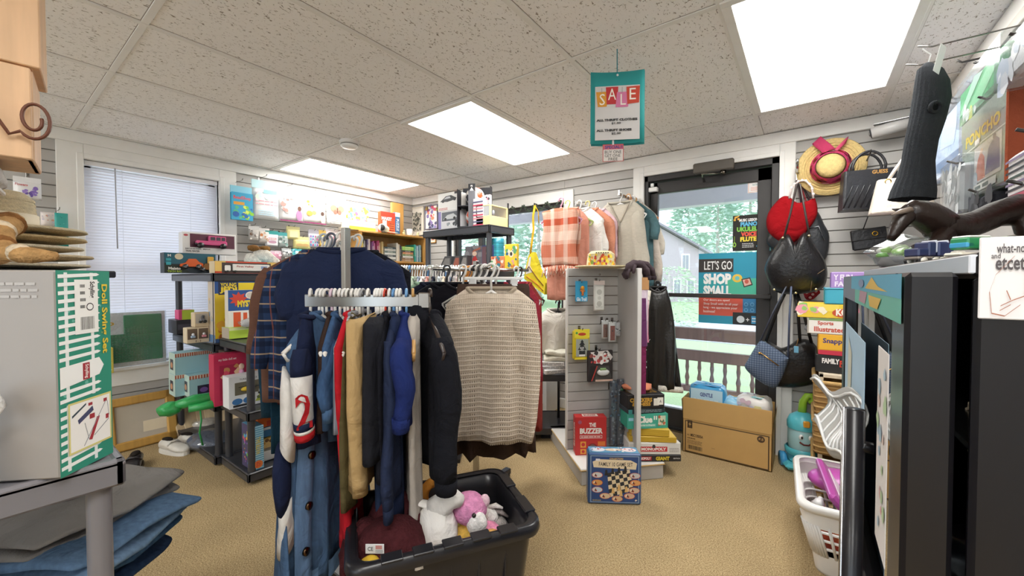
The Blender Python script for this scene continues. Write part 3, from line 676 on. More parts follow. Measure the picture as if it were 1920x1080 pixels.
b = MB(); b.tube([(-.3, -.016, .45), (-.15, -.016, .32), (-.09, -.016, .305)], .006, C('4a2c22', 'n'), 8); b.build('iron_rod', t)
# white plush at the picture edge by the carton
p = at(-32, 698, .66); t = thing('plush_toy', 'white fluffy plush poking in at the edge before the grey carton', 'plush toy', (p.x, p.y, SZ + .004), YAW)
b = MB(); b.tube([(-.03, 0, 0), (-.03, 0, .1)], [.02, .02], C('efeeee', 'f'), 14); b.ball((-.012, 0, .148), (.027, .03, .032), C('f4f3f2', 'f'), 16, .12, 1); b.build('body', t)
# slatwall goods at far left
hang('craft_pack', 'white card of purple flowers pegged on the slatwall above the straw hats', 'craft pack', (25, 333, 77, 374), 'efeeee', [('dots', .35, .1, .85, .7, ['8a6fc0', 'a58ad2', '6d55a8'], 18, .09), ('t', 'Flowers', .06, .72, .5, .86, 'c0404a')], X=XL + .12, grp='craft packs on the left wall', head='efeeee')
peg(onX(52, 328, XL + .016), PI / 2, .11)
hang('craft_pack', 'teal card with coral ribbon pegged beside the window trim', 'craft pack', (103, 400, 128, 462), '3aa39b', [('dots', .3, .5, .8, .9, ['2b7f7a', '57bdb3'], 8, .07), ('dots', .0, .2, .5, .5, ['e09a5c'], 7, .1)], th=.006, X=XL + .14, grp='craft packs on the left wall')
peg(onX(107, 396, XL + .016), PI / 2, .13)
hang('craft_pack', 'small white and pink card pegged left of the teal card', 'craft pack', (76, 398, 104, 425), 'e8ddd8', [('dots', .1, .2, .9, .8, ['d9a58e', 'cfc9d6'], 9, .1)], X=XL + .09, grp='craft packs on the left wall')
# baseplate in shrink-wrap on the window sill
lo, w, h, rt = fit((203, 583, 310, 682), X=XL + .075)
t = thing('toy_baseplate', 'green studded toy baseplate on white card standing on the window sill', 'toy', (XL + .085, .64, WZ0 + .002), (-.06, 0, PI / 2)); w = .46; h = .385
b = MB(); b.box(-w / 2, w / 2, 0, .006, 0, h, C('e6e6e3', 'x'), .001); b.art(frame('f', w, .006, h), [('p', [(.0, .62), (.3, .62), (.42, .7), (.48, .78), (.5, .99), (0, .99)], 'dcdad6'), ('t', 'Duplo', .06, .74, .4, .86, 'e0b02c', .04), ('e', .2, .9, .06, .06, 'c8372c'), ('e', .26, .86, .05, .04, 'c8372c')]); b.build('backing_card', t)
b = MB(); b.box(-w / 2 + .03, w / 2 - .02, -.008, 0, .03, h * .6, C('1f8a4c', 'g'), .004); b.box(.0, w / 2 - .02, -.008, 0, h * .6, h - .02, C('1f8a4c', 'g'), .004)
for i in range(20):
    for j in range(14):
        x = -w / 2 + .04 + i * .0165; z = .04 + j * .0175
        if x < .0 and z > h * .58: continue
        if x > w / 2 - .03 or z > h - .03: continue
        b.cyl((x, -.008, z), (x, -.013, z), .0048, C('2aa05c', 'g'), n=7); b.add([(x + .0048 * cos(q), -.013, z + .0048 * sin(q)) for q in [2 * PI * k / 7 for k in range(7)]], [tuple(range(7))], C('2aa05c', 'g'))
b.build('studded_plate', t); b = MB(); b.box(-w / 2 - .004, w / 2 + .004, -.017, -.016, -.001, h + .003, FILM); b.build('shrink_wrap', t)
pack('small_box', 'small yellow and white box standing on the sill next to the swing set carton', 'toy box', (203, 652, 213, 700), .05, 'd9c75a', [('dots', .1, .1, .9, .9, ['f0efe0', 'c9b340'], 8, .15)], X=XL + .16, z=None)
# things on the floor under the window
lo = onZ(235, 862, 0)
t = thing('picture_frame', 'gilded picture frame leaning on the wall under the window', 'picture frame', (XL + .13, .72, .0), (-.2, 0, PI / 2 + .05)); GD = C('c79a4e', 'w')
b = MB()
for q in ((-.2, -.14, 0, .37), (.14, .2, 0, .37), (-.2, .2, 0, .06), (-.2, .2, .31, .37)): b.box(q[0], q[1], -.03, 0, q[2], q[3], GD, .008)
b.build('frame', t); b = MB(); b.box(-.14, .14, -.012, -.004, .06, .31, C('c9bfae', 'x')); b.build('backing', t)
for i, (x, y, r, dx) in enumerate(((XL + .06, 1.05, .08, 0), (XL + .10, 1.17, -.12, 0))):
    t = thing('cabinet_door', ('pale wooden cabinet door leaning on the wall left of the white shoes', 'pale wooden cabinet door leaning at the wall behind the toy shelf')[i], 'panel', (x + .12, y, .002), (-.75, 0, PI / 2 + r)); M_ = C('c3ab87', 'w')
    b = MB(); b.box(-.14, .14, -.018, 0, 0, .3, M_, .004); b.box(-.09, .09, -.022, -.016, .06, .25, C('cfb892', 'w'), .006); b.build('panel', t)
shoe('white leather shoe, left one of the pair under the toy shelf', onZ(322, 845, 0) + V3((-.06, -.04, .001)), 1.9, 'e3ddd3', 'efece6', 'white shoes on the floor')
shoe('white leather shoe, right one of the pair under the toy shelf', onZ(348, 838, 0) + V3((-.06, -.02, .001)), 2.1, 'e3ddd3', 'efece6', 'white shoes on the floor')
shoe('black shoe lying nearest the gilded picture frame', onZ(268, 868, 0) + V3((-.02, -.02, .001)), 1.2, '2b2526', '1c191a', 'black shoes on the floor')
shoe('black shoe lying half behind the grey shelf leg', onZ(236, 880, 0) + V3((-.0, -.03, .001)), .9, '2b2526', '1c191a', 'black shoes on the floor')
for i, (px, py, hx, lb, s) in enumerate(((400, 848, '5a6070', 'clear plastic bag of grey fabric lying under the toy shelf', .17), (385, 812, 'cbbfae', 'clear plastic bag of beige paper lying beside the white shoes', .15), (360, 800, 'd3c6b0', 'crumpled beige paper bag between the leaning cabinet doors and shoes', .12))):
    p = onZ(px, py, 0) + V3((-.12, .02, 0)); t = thing('plastic_bag', lb, 'bag', (p.x, p.y, 0), .4 * i)
    b = MB(); b.ball((0, 0, .055), (s, s * .75, .054), C(hx, 'c'), 18, .12, i); b.build('contents', t); b = MB(); b.ball((0, 0, .058), (s * 1.05, s * .8, .058), FILM, 14, .18, i + 4); b.build('film', t)
# ================================================================ toy shelves by the window
UA = shelf_unit('black plastic toy shelf unit against the left window', -.86, 0, -.045, .42, (.06, .405, .79, 1.245), '38393f', loc=(-3.05, .955, 0), grp='black plastic shelf units by the left window')
UB = shelf_unit('shorter black plastic shelf unit nearest the camera by the window, beside the hanging clothes', -.42, 0, 0, .62, (.07, .43, .83), '3a3b41', loc=(-2.60, .935, 0), grp='black plastic shelf units by the left window')
ZA2, ZA3, ZA1 = .795, 1.25, .41
FX = -3.04
def p_fl(label, bx, d, base, arts, **kw): return pack('toy_box', label, 'toy box', bx, d, base, arts, grp='toy boxes on the window shelves', **kw)
jed = [('r', 0, 0, 1, 1, 'e2c32c'), ('r', 0, .78, 1, 1, '27508f'), ('p', [(0, .78), (.3, .78), (.16, .55), (0, .4)], 'dfc037'), ('p', [(.3, .95), (1, .95), (1, .42), (.45, .55), (.2, .4)], 'ecd22f'), ('p', [(.45, .5), (1, .62), (1, .4), (.4, .3)], '9bbf4e'), ('r', .05, .76, .34, .97, '1e2a4d'), ('t', 'YOUNG', .08, .88, .31, .95, 'f0d534', .03), ('t', 'JEDI', .07, .78, .32, .88, 'f0d534', .05),
       ('e', .72, .74, .16, .1, '4f8fb0'), ('e', .66, .86, .04, .05, 'd98f5c'), ('e', .7, .66, .2, .05, '79a53c'), ('dots', .05, .05, .3, .4, ['c97d2e', 'b3601f', 'e0a53c'], 16, .06), ('r', 0, 0, 1, .06, '3c5f97')]
o = p_fl('tall yellow and blue toy carton under the white toy truck box', (403, 520, 524, 632), .12, 'cfcac2', {'f': jed, 'l': [('r', 0, 0, 1, 1, 'cbbfae'), ('dots', .1, .1, .9, .7, ['8fa0b8', 'd0b27c', 'a8aaa6'], 10, .12), ('r', 0, 0, 1, .12, '5f86b2')]}, X=FX - .02, z=ZA2 + .004)
jw, jd, jh = dims(o); jz = ZA2 + .004 + jh
o = p_fl('red and cream box with a white toy articulated truck in its window', (403, 486, 518, 519), .1, 'd2543a', {'f': [('r', 0, 0, 1, 1, 'd8502f'), ('r', 0, .45, .16, 1, 'ecc66c'), ('r', .84, .45, 1, 1, 'ecc66c'), ('r', .1, .36, .9, .93, '4a3f3c'), ('r', .4, .02, .66, .32, 'eac25f'), ('t', 'First Valley', .44, .12, .62, .24, '8a2f22'), ('l', .1, .1, .36, .26, 'f0c8b0', 2), ('l', .7, .1, .96, .26, 'f0c8b0', 2)], 'l': [('r', 0, 0, 1, 1, 'd9c7a4')], 't': [('r', 0, 0, 1, 1, '7fc0d8')]}, X=FX - .02, z=jz + .002)
w, d, h = dims(o)
def trk(b):
    b.box(-w * .24, w * .37, -.012, 0, h * .48, h * .85, C('eceae6', 'g'), .003); b.box(-w * .36, -w * .27, -.014, 0, h * .46, h * .78, C('f1f0ee', 'g'), .005)
    b.art((V3((-w * .24, -.012, h * .48)), V3((w * .61, 0, 0)), V3((0, 0, h * .37)), V3((0, -1, 0))), [('t', 'First Valley', .1, .45, .55, .8, 'a8403c'), ('r', .75, .3, .92, .75, '8f9fc4')])
part(o, 'toy_truck', trk, 'white toy truck'); part(o, 'wheels', lambda b: [b.cyl((w * q, -.016, h * .44), (w * q, 0, h * .44), .007, C('262424', 'g'), n=10) for q in (-.32, -.2, .22, .28, .33)])
mys = [('r', 0, 0, 1, 1, 'e9e6e0'), ('r', 0, .45, 1, 1, '2a5596'), ('r', 0, .43, 1, .46, 'f1efe9'), ('r', .12, 0, .3, .42, 'd9592f'), ('r', .36, .1, .46, .4, 'd9592f'), ('r', .55, .1, .64, .4, 'd9592f'), ('r', .75, .1, .86, .4, 'd9592f'), ('s', .25, .76, .24, .2, 'd94a3a', 9, .6), ('e', .55, .86, .13, .1, 'efe9dc'), ('e', .55, .86, .1, .075, 'd9cfc0'), ('t', 'MYSTERY', .22, .55, .85, .73, 'f0d534', .06), ('t', 'YSTERY', .32, .55, .85, .73, 'f3dc4e', .02), ('l', .72, .86, .97, .96, 'e9e6e0', 2), ('p', [(.85, .52), (.97, .56), (.93, .47)], 'e8e8e8')]
o = p_fl('blue, white and orange mystery toy box in front of the yellow carton', (428, 548, 502, 618), .06, 'd8d4cc', mys, X=FX + .10, z=ZA2 + .10)
bz = ZA2
p_fl('lime green flat box under the mystery toy box', (430, 618, 500, 638), .12, 'b6cf49', {'f': [('r', 0, 0, 1, 1, 'b9d64a'), ('r', 0, .75, 1, 1, 'd9e3a6')], 'l': [('r', 0, 0, 1, 1, 'b3a99a')]}, X=FX + .15, z=.836)
t = thing('craft_bundle', 'clear bundle of pale craft paper on the lime green box', 'craft pack', onX(475, 612, FX + .17)); t.location.z = .90
b = MB(); b.ball((0, 0, .03), (.03, .07, .03), C('c9c5c2', 'x'), 12, .25, 3); b.build('paper', t); b = MB(); b.ball((0, 0, .032), (.036, .076, .034), FILM, 12, .2, 1); b.build('film', t)
# smaller goods left on the middle shelf
o = p_fl('black flat toy box under the pink and lime box', (330, 586, 362, 612), .2, '2f2d33', [('r', .1, .3, .9, .7, '4a4750')], X=FX - .72, z=ZA2 + .004)
p_fl('flat pink and lime toy box leaning at the left end of the middle shelf', (335, 568, 364, 586), .1, 'd8477c', [('r', 0, 0, 1, 1, 'bcd044'), ('r', 0, 0, .2, 1, 'd24a80')], X=FX - .74, z=ZA2 + .005 + o['_h'])
o = p_fl('window box with two small toy cars, lower one on the middle shelf', (349, 586, 392, 615), .07, 'd9c9ad', [('r', .05, .25, .47, .92, '6b5a4a'), ('r', .53, .25, .95, .92, '6b5a4a'), ('t', '0 - 3', .38, .05, .62, .18, '5a4030')], X=FX - .12, z=ZA2 + .004)
w, d, h = dims(o)
for s, hx in ((-.24, '9fb4cc'), (.24, 'd78e9a')): part(o, 'toy_car', lambda b: (b.box(w * s - .012, w * s + .012, -.02, -.002, h * .35, h * .5, C(hx, 'g'), .004), b.box(w * s - .007, w * s + .007, -.017, -.004, h * .5, h * .65, C('e3e6ea', 'g'), .004)))
o = p_fl('window box with a small grey toy tractor, stacked on the two-car box', (364, 559, 392, 586), .07, 'd3bf9e', [('r', .08, .25, .92, .92, 'b9b2a8')], X=FX - .12, z=ZA2 + .006 + h)
w, d, h = dims(o); part(o, 'toy_tractor', lambda b: (b.box(-.014, .014, -.018, -.002, h * .4, h * .6, C('77757a', 'g'), .004), b.box(-.004, .012, -.016, -.004, h * .6, h * .8, C('4b4a50', 'g'), .003), b.cyl((-.012, -.02, h * .36), (-.012, -.004, h * .36), .007, C('222222', 'g')), b.cyl((.012, -.02, h * .38), (.012, -.004, h * .38), .01, C('222222', 'g'))))
# top shelf: car boxes, plush
o = p_fl('long dark teal box with an orange toy sports car on the top shelf', (308, 462, 404, 499), .1, '24343c', {'f': [('r', 0, 0, 1, 1, '22303a'), ('r', 0, .45, 1, 1, '1f5a6b'), ('p', [(.0, .0), (.5, .0), (.3, .35), (0, .5)], '1f2a22'), ('e', .27, .82, .08, .15, 'cfc4a6'), ('t', 'Maisto', .07, .16, .3, .3, 'f2f0ea', .03), ('t', 'TECH R/C', .05, .04, .32, .13, 'a8c43c', .03), ('r', .03, .4, .12, .55, '3aa3b0'), ('r', .03, .6, .12, .72, '3aa3b0'), ('t', 'M', .06, .8, .12, .92, 'e8e8e8')], 'l': [('r', 0, 0, 1, 1, '1d2a30')]}, X=-3.66, z=ZA3 + .004)
w, d, h = dims(o)
def car(b, cx, cz, L_, H_, hx, wheel='1d1c1c', hub='6b6a6c', y=-.02):
    b.prism([(cx + L_ * a, cz + H_ * q) for a, q in ((-.5, .2), (-.48, .42), (-.25, .55), (-.12, .9), (.18, .92), (.34, .6), (.5, .5), (.5, .18))], 0, -y, mt(hx + '/g'), Matrix(((1, 0, 0, 0), (0, 0, 1, y), (0, 1, 0, 0), (0, 0, 0, 1))))
    for a in (-.28, .3): b.cyl((cx + L_ * a, y - .006, cz + H_ * .2), (cx + L_ * a, 0, cz + H_ * .2), H_ * .22, C(wheel, 'g'), n=14); b.add([(cx + L_ * a + H_ * .12 * cos(q), y - .0065, cz + H_ * (.2) + H_ * .12 * sin(q)) for q in [2 * PI * k / 10 for k in range(10)]], [tuple(range(10))], C(hub, 'g'))
part(o, 'toy_car', lambda b: car(b, .0, h * .22, w * .45, h * .55, 'd9622c'), 'orange toy car')
part(o, 'toy_truck', lambda b: (car(b, w * .3, h * .1, w * .3, h * .45, '8b6238'), b.box(w * .32, w * .44, -.025, -.004, h * .5, h * .85, C('d9a53a', 'g'), .004)), 'tan and yellow toy truck')
o = p_fl('white window box with a pink toy off-road car, above the orange car box', (342, 427, 442, 466), .09, 'e6e3e0', {'f': [('r', .13, .3, .97, .93, '5c2a3e'), ('t', 'MONSTER  MAX', .05, .2, .5, .26, '555555'), ('t', 'TRAIL RACER', .05, .08, .3, .16, '333333', .03), ('e', .06, .85, .04, .05, 'c04a52')]}, X=-3.72, z=ZA3 + .006 + h)
w, d, h = dims(o)
def jeep(b):
    P_ = C('d34f86', 'g'); b.box(-w * .28, w * .3, -.03, -.002, h * .42, h * .62, P_, .005); b.box(-w * .05, w * .28, -.028, -.004, h * .6, h * .86, P_, .004)
    for x0, x1 in ((-.02, .07), (.09, .17), (.19, .26)): b.box(w * x0, w * x1, -.0295, -.027, h * .66, h * .82, C('3b2f3a', 'g'))
    for x in (-.2, .22): b.cyl((w * x, -.038, h * .4), (w * x, -.004, h * .4), h * .13, C('231f22', 'g'), n=14)
    b.box(-w * .3, -w * .26, -.034, -.002, h * .42, h * .5, C('2b272a', 'g'), .002)
part(o, 'toy_car', jeep, 'pink toy car')
# plush dog with red nose and wooden ship, purple star toy on the truck box end
zt = jz + .035
p = onX(447, 470, FX - .12)
t = thing('plush_dog', 'white plush dog with brown ears and red nose lying on the toy boxes', 'plush toy', (p.x, p.y + .12, ZA3 + .03), PI / 2)
wf = C('e9e4da', 'f'); b = MB(); b.tube([(-.02, .02, .10), (.05, 0, .095), (.1, -.01, .06)], [.045, .05, .035], wf, 14); b.ball((.105, -.01, .055), (.04, .04, .035), wf, 14, .05); b.ball((-.02, .02, .06), (.06, .05, .06), wf, 14, .1); b.build('body', t)
b = MB(); b.ball((-.03, -.01, .15), (.04, .03, .022), C('8a6238', 'f'), 12, .2, 1); b.ball((.05, .01, .15), (.04, .03, .02), C('96703f', 'f'), 12, .2, 2); b.build('ears', t)
b = MB(); b.ball((.14, -.025, .05), .016, C('c8262e', 'c'), 12); b.build('nose', t)
p = onX(432, 452, FX - .1)
t = thing('plush_toy', 'purple and pink star-shaped plush in front of the pink toy car', 'plush toy', (p.x, p.y, jz + .004), PI / 2)
b = MB(); b.prism([(-.08, 0), (.085, 0), (.045, .05), (.03, .09), (-.01, .1), (-.035, .06)], 0, .03, C('66508e', 'f'), Matrix(((1, 0, 0, 0), (0, 0, 1, 0), (0, 1, 0, 0), (0, 0, 0, 1)))); b.build('body', t)
b = MB(); b.ball((.0, -.004, .06), (.03, .012, .03), C('c23f86', 'f'), 12, .15); b.build('face', t)
p = onX(420, 480, FX - .1); t = thing('toy_boat', 'brown wooden toy boat with pale sail spars between the car box and the truck box', 'toy', (p.x, p.y + .05, jz + .004), PI / 2)
b = MB(); b.ring([[(-.12 + .26 * v, (.032 * sin(PI * min(1, .15 + v * .8))) * a, .03 + .02 * (2 * v - 1) ** 2 + zq) for a, zq in ((-1, .02), (-.5, -.02), (.5, -.02), (1, .02))] for v in [i / 10 for i in range(11)]], C('8a5a2e', 'w'), True, True, True); b.build('hull', t)
b = MB(); b.tube([(-.07, 0, .05), (-.115, -.01, .11)], .005, C('e0d3b4', 'w'), 6); b.tube([(-.1, 0, .045), (-.04, -.02, .1)], .004, C('5a3a22', 'w'), 6); b.box(-.02, .06, -.02, .02, .045, .06, C('cfa04e', 'w'), .004); b.build('spars', t)
pack('toy_box', 'pale blue box end showing behind the truck box beside the grey hat card', 'toy box', (500, 487, 540, 506), .1, '8cc4d8', [], X=FX - .1, z=jz - .02, grp='toy boxes on the window shelves')
# doll boxes (teal, striped valance) on the shelf below
dolls = [(328, 628, 368, 660, 0), (368, 628, 402, 660, 1), (328, 662, 368, 704, 0), (355, 668, 402, 703, 2)]
for i, (x0, y0, x1, y1, f) in enumerate(dolls):
    lb = ('upper left', 'upper right', 'lower left', 'lower right')[i] + ' of the four pale blue boxes with striped valances on the toy shelf'
    p_ = fit((x0, y0, x1, y1), X=-3.42 + .1 * (i == 3))
    o = p_fl(lb, (x0, y0, x1, y1), .14, '9cc3cc', {'f': [('r', 0, 0, 1, 1, '9fcbd6'), ('r', 0, .86, 1, 1, 'e6d8c8')] + [('r', k / 9, .82, k / 9 + .06, .99, 'b5604a') for k in range(9)] + ([('r', .3, .1, .8, .5, '2f2c44'), ('e', .55, .28, .16, .12, '7a5aa0')] if f == 2 else []), 'l': [('r', 0, 0, 1, 1, 'b9cfc6'), ('r', .2, .2, .7, .7, '3a3a44'), ('e', .45, .42, .16, .14, 'c58f6c')]}, X=-3.42 + .1 * (i == 3), z=(ZA1 + .15 if i < 2 else ZA1 + .004), h=.145)
# green costume draped on the lower shelf with a paper tag
p = onX(385, 715, -3.0); t = thing('costume', 'bright green satin costume draped over the lower toy shelf', 'costume', (p.x, p.y, ZA1 + .003), PI / 2)
GR = C('2c9a4f', 'l'); b = MB()
b.tube([(-.16, .02, .04), (-.06, -.01, .06), (.06, .0, .05), (.16, .02, .06)], [.035, .05, .045, .04], GR, 14, .7); b.tube([(-.1, -.05, .025), (.0, -.075, .03), (.12, -.05, .03), (.18, -.03, .03)], [.03, .035, .035, .03], GR, 12, .7); b.ball((-.17, .02, .03), (.06, .06, .04), GR, 14, .15, 2); b.build('fabric', t)
b = MB(); b.tube([(-.05, -.075, .02), (-.05, -.095, -.05), (-.06, -.095, -.12), (-.045, -.095, -.2)], .005, GR, 6, .4); b.build('ribbon', t)
b = MB(); b.box(-.3, -.2, -.05, -.048, -.05, .01, C('d9cdb4', 'x'), .0005); b.build('paper_tag', t)
# red doll box, white helicopter box, game on shelf B
BX = -2.62
o = pack('toy_box', 'magenta window box with a doll set standing at the shelf post', 'toy box', (402, 655, 482, 749), .09, 'c0264f', [('r', 0, 0, 1, 1, 'c22a55'), ('r', .12, .1, .62, .78, 'a81f48'), ('r', .9, .3, 1, 1, 'd98a3a'), ('t', 'my little doll set', .1, .86, .5, .92, 'f2d9e0'), ('dots', .2, .15, .55, .75, ['d9b0a0', 'e6c9a0', 'd8506a', 'c98f5a'], 16, .07)], X=BX - .26, z=.434, grp='boxed toys on the black shelf beside the hanging clothes')
w, d, h = dims(o); part(o, 'doll', lambda b: (b.ball((w * .1, -.012, h * .72), (.016, .012, .02), C('e8c6b0', 'g'), 10), b.tube([(w * .1, -.01, h * .66), (w * .1, -.012, h * .4)], [.01, .03], C('d8a0c0', 'c'), 10)), 'doll in pink dress')
o = pack('toy_box', 'white window box with a yellow toy helicopter on the middle shelf', 'toy box', (430, 689, 514, 757), .1, 'dfe2e6', [('r', 0, 0, 1, 1, 'dfe3e8'), ('r', .12, .4, .75, .8, '6e6a5c'), ('e', .17, .2, .11, .1, '3f76b0'), ('e', .4, .2, .11, .1, '3f76b0'), ('r', .08, .03, .5, .1, '2a2a2e'), ('t', 'TURBO FORCE', .22, .86, .6, .92, '888890'), ('p', [(.55, .1), (.95, .1), (1, .5), (.7, .45)], 'b7c24f'), ('dots', .6, .08, .98, .5, ['3a3a30', 'e6d34c', '5a6a40', 'dedede'], 18, .05), ('e', .92, .75, .09, .1, '2f3340')], X=BX + .02 - .15, z=.434, h=.19, grp='boxed toys on the black shelf beside the hanging clothes')
w, d, h = dims(o); part(o, 'toy_helicopter', lambda b: (b.ball((-.04, -.015, h * .58), (.03, .014, .014), C('d9b93a', 'g'), 12), b.box(-.08, .0, -.016, -.013, h * .66, h * .675, C('222222', 'g')), b.tube([(-.02, -.014, h * .58), (.03, -.014, h * .62)], .005, C('3a3a36', 'g'), 6)), 'yellow and black helicopter')
pack('toy_box', 'dark golf game box behind the helicopter box', 'toy box', (482, 652, 520, 692), .08, '2e2c2a', [('r', 0, 0, .06, 1, 'd98a3a'), ('t', 'GOLF', .2, .72, .9, .88, 'd9b24a', .03), ('r', .35, .12, .85, .55, 'a8a49c'), ('r', .4, .16, .8, .5, '5a5652')], X=BX - .3, z=.62, h=.16, grp='boxed toys on the black shelf beside the hanging clothes')
pack('toy_box', 'orange and black toy pack high on the shelf behind the post', 'toy box', (420, 640, 460, 656), .1, '4a3a34', [('dots', .1, .1, .9, .9, ['d9742c', '2a2422', 'b8552c'], 12, .1)], X=BX - .33, z=.70, grp='boxed toys on the black shelf beside the hanging clothes')
# bottom shelf of B
pack('toy_box', 'striped blue ball-pit toy carton with colourful side on the bottom shelf', 'toy box', (474, 805, 494, 890), .15, '6ca8c8', {'f': [('r', 0, 0, 1, 1, '9cc8dc')] + [('r', 0, k / 20, 1, k / 20 + .02, '4a8db4') for k in range(20)] + [('t', 'WATER BALL', .3, .35, .7, .75, 'd9c23a', .02, 1), ('e', .5, .12, .4, .09, 'd9783a'), ('t', 'TOY', .3, .06, .7, .18, 'c22a34', .03, 1)], 'l': [('r', 0, 0, 1, 1, '4b4468'), ('dots', .05, .1, .95, .75, ['d94a6a', '4aa0d8', '6cc24a', 'e0a23a', '9a5ac0'], 40, .07), ('p', [(.5, .7), (.95, .8), (.95, .95), (.5, .85)], 'd9b23a')]}, X=BX + .0, z=.076, h=.26, grp='boxed toys on the black shelf beside the hanging clothes')
for x0, y0, x1, y1, hx, art, lb, z in ((488, 862, 524, 888, 'e3e1de', [], 'plain white small box at the bottom of the stacked boxes', .076), (490, 834, 520, 860, 'caa75c', [('r', 0, 0, 1, .9, 'd8b877'), ('dots', .1, .1, .8, .8, ['6b4a2e', 'c8913c'], 6, .12)], 'tan small box with brown figures above the white box', .158), (490, 818, 524, 842, '2f74ac', [('r', 0, .75, 1, 1, 'd9e0e6'), ('r', .6, .1, .95, .7, 'e8e0d0')], 'blue small box stacked over the tan box', .226), (484, 794, 524, 818, 'd8641f', [('r', .4, .05, .65, .6, 'b33a20'), ('r', .65, 0, 1, .8, 'ece6de')], 'orange small box on top of the bottom-shelf stack', .29)):
    pack('toy_box', lb, 'toy box', (x0, y0, x1, y1), .1, hx, art, X=BX - .08 + .0, z=z, h=.06, grp='small boxes stacked on the bottom shelf')
# ================================================================ clothes racks
CHR = C('b9b7b4', 'm'); BLK = C('232227', 'g')
def cw(x, z, Z=0): v = RGT * x + FWD * z; return V3((v.x, v.y, Z))
def cp(px, z, Z=0): return cw((px - 960) / F * z, z, Z)
HP = {}
def hanger(p, rot, hexc='e9e7e3', w=.40, label='white plastic hanger on the front rack', grp='white hangers on the front rack', drop=.1, wire=False, mtl=None):
    k = (hexc, w, drop, wire)
    if k in HP: return dup(HP[k], p, rot, label, grp)
    t = thing('clothes_hanger', label, 'hanger', p, rot, grp); M_ = mtl or C(hexc, 'g'); r = .0022 if wire else .0052
    b = MB(); pts = [(-.018 * cos(a), 0, -.014 + .018 * sin(a) + .012) for a in [PI * i / 8 * 1.25 - .5 for i in range(9)]][::-1]
    pts = [(.018 * cos(a), 0, -.012 + .018 * sin(a)) for a in [PI * (1.15 - i / 8 * 1.3) for i in range(9)]] + [(.01, 0, -.04), (0, 0, -.055), (0, 0, -drop)]
    b.tube(pts, r, M_, 7); b.build('hook', t)
    b = MB(); b.tube([(-w / 2, 0, -drop - .10), (-w * .25, 0, -drop - .045), (0, 0, -drop), (w * .25, 0, -drop - .045), (w / 2, 0, -drop - .10)], [r * 1.3, r * 1.5, r * 1.4, r * 1.5, r * 1.3], M_, 8)
    b.tube([(-w / 2, 0, -drop - .10), (-w * .46, 0, -drop - .125), (0, 0, -drop - .128), (w * .46, 0, -drop - .125), (w / 2, 0, -drop - .10)], r, M_, 7); b.build('shoulder_bar', t)
    HP[k] = t; return t
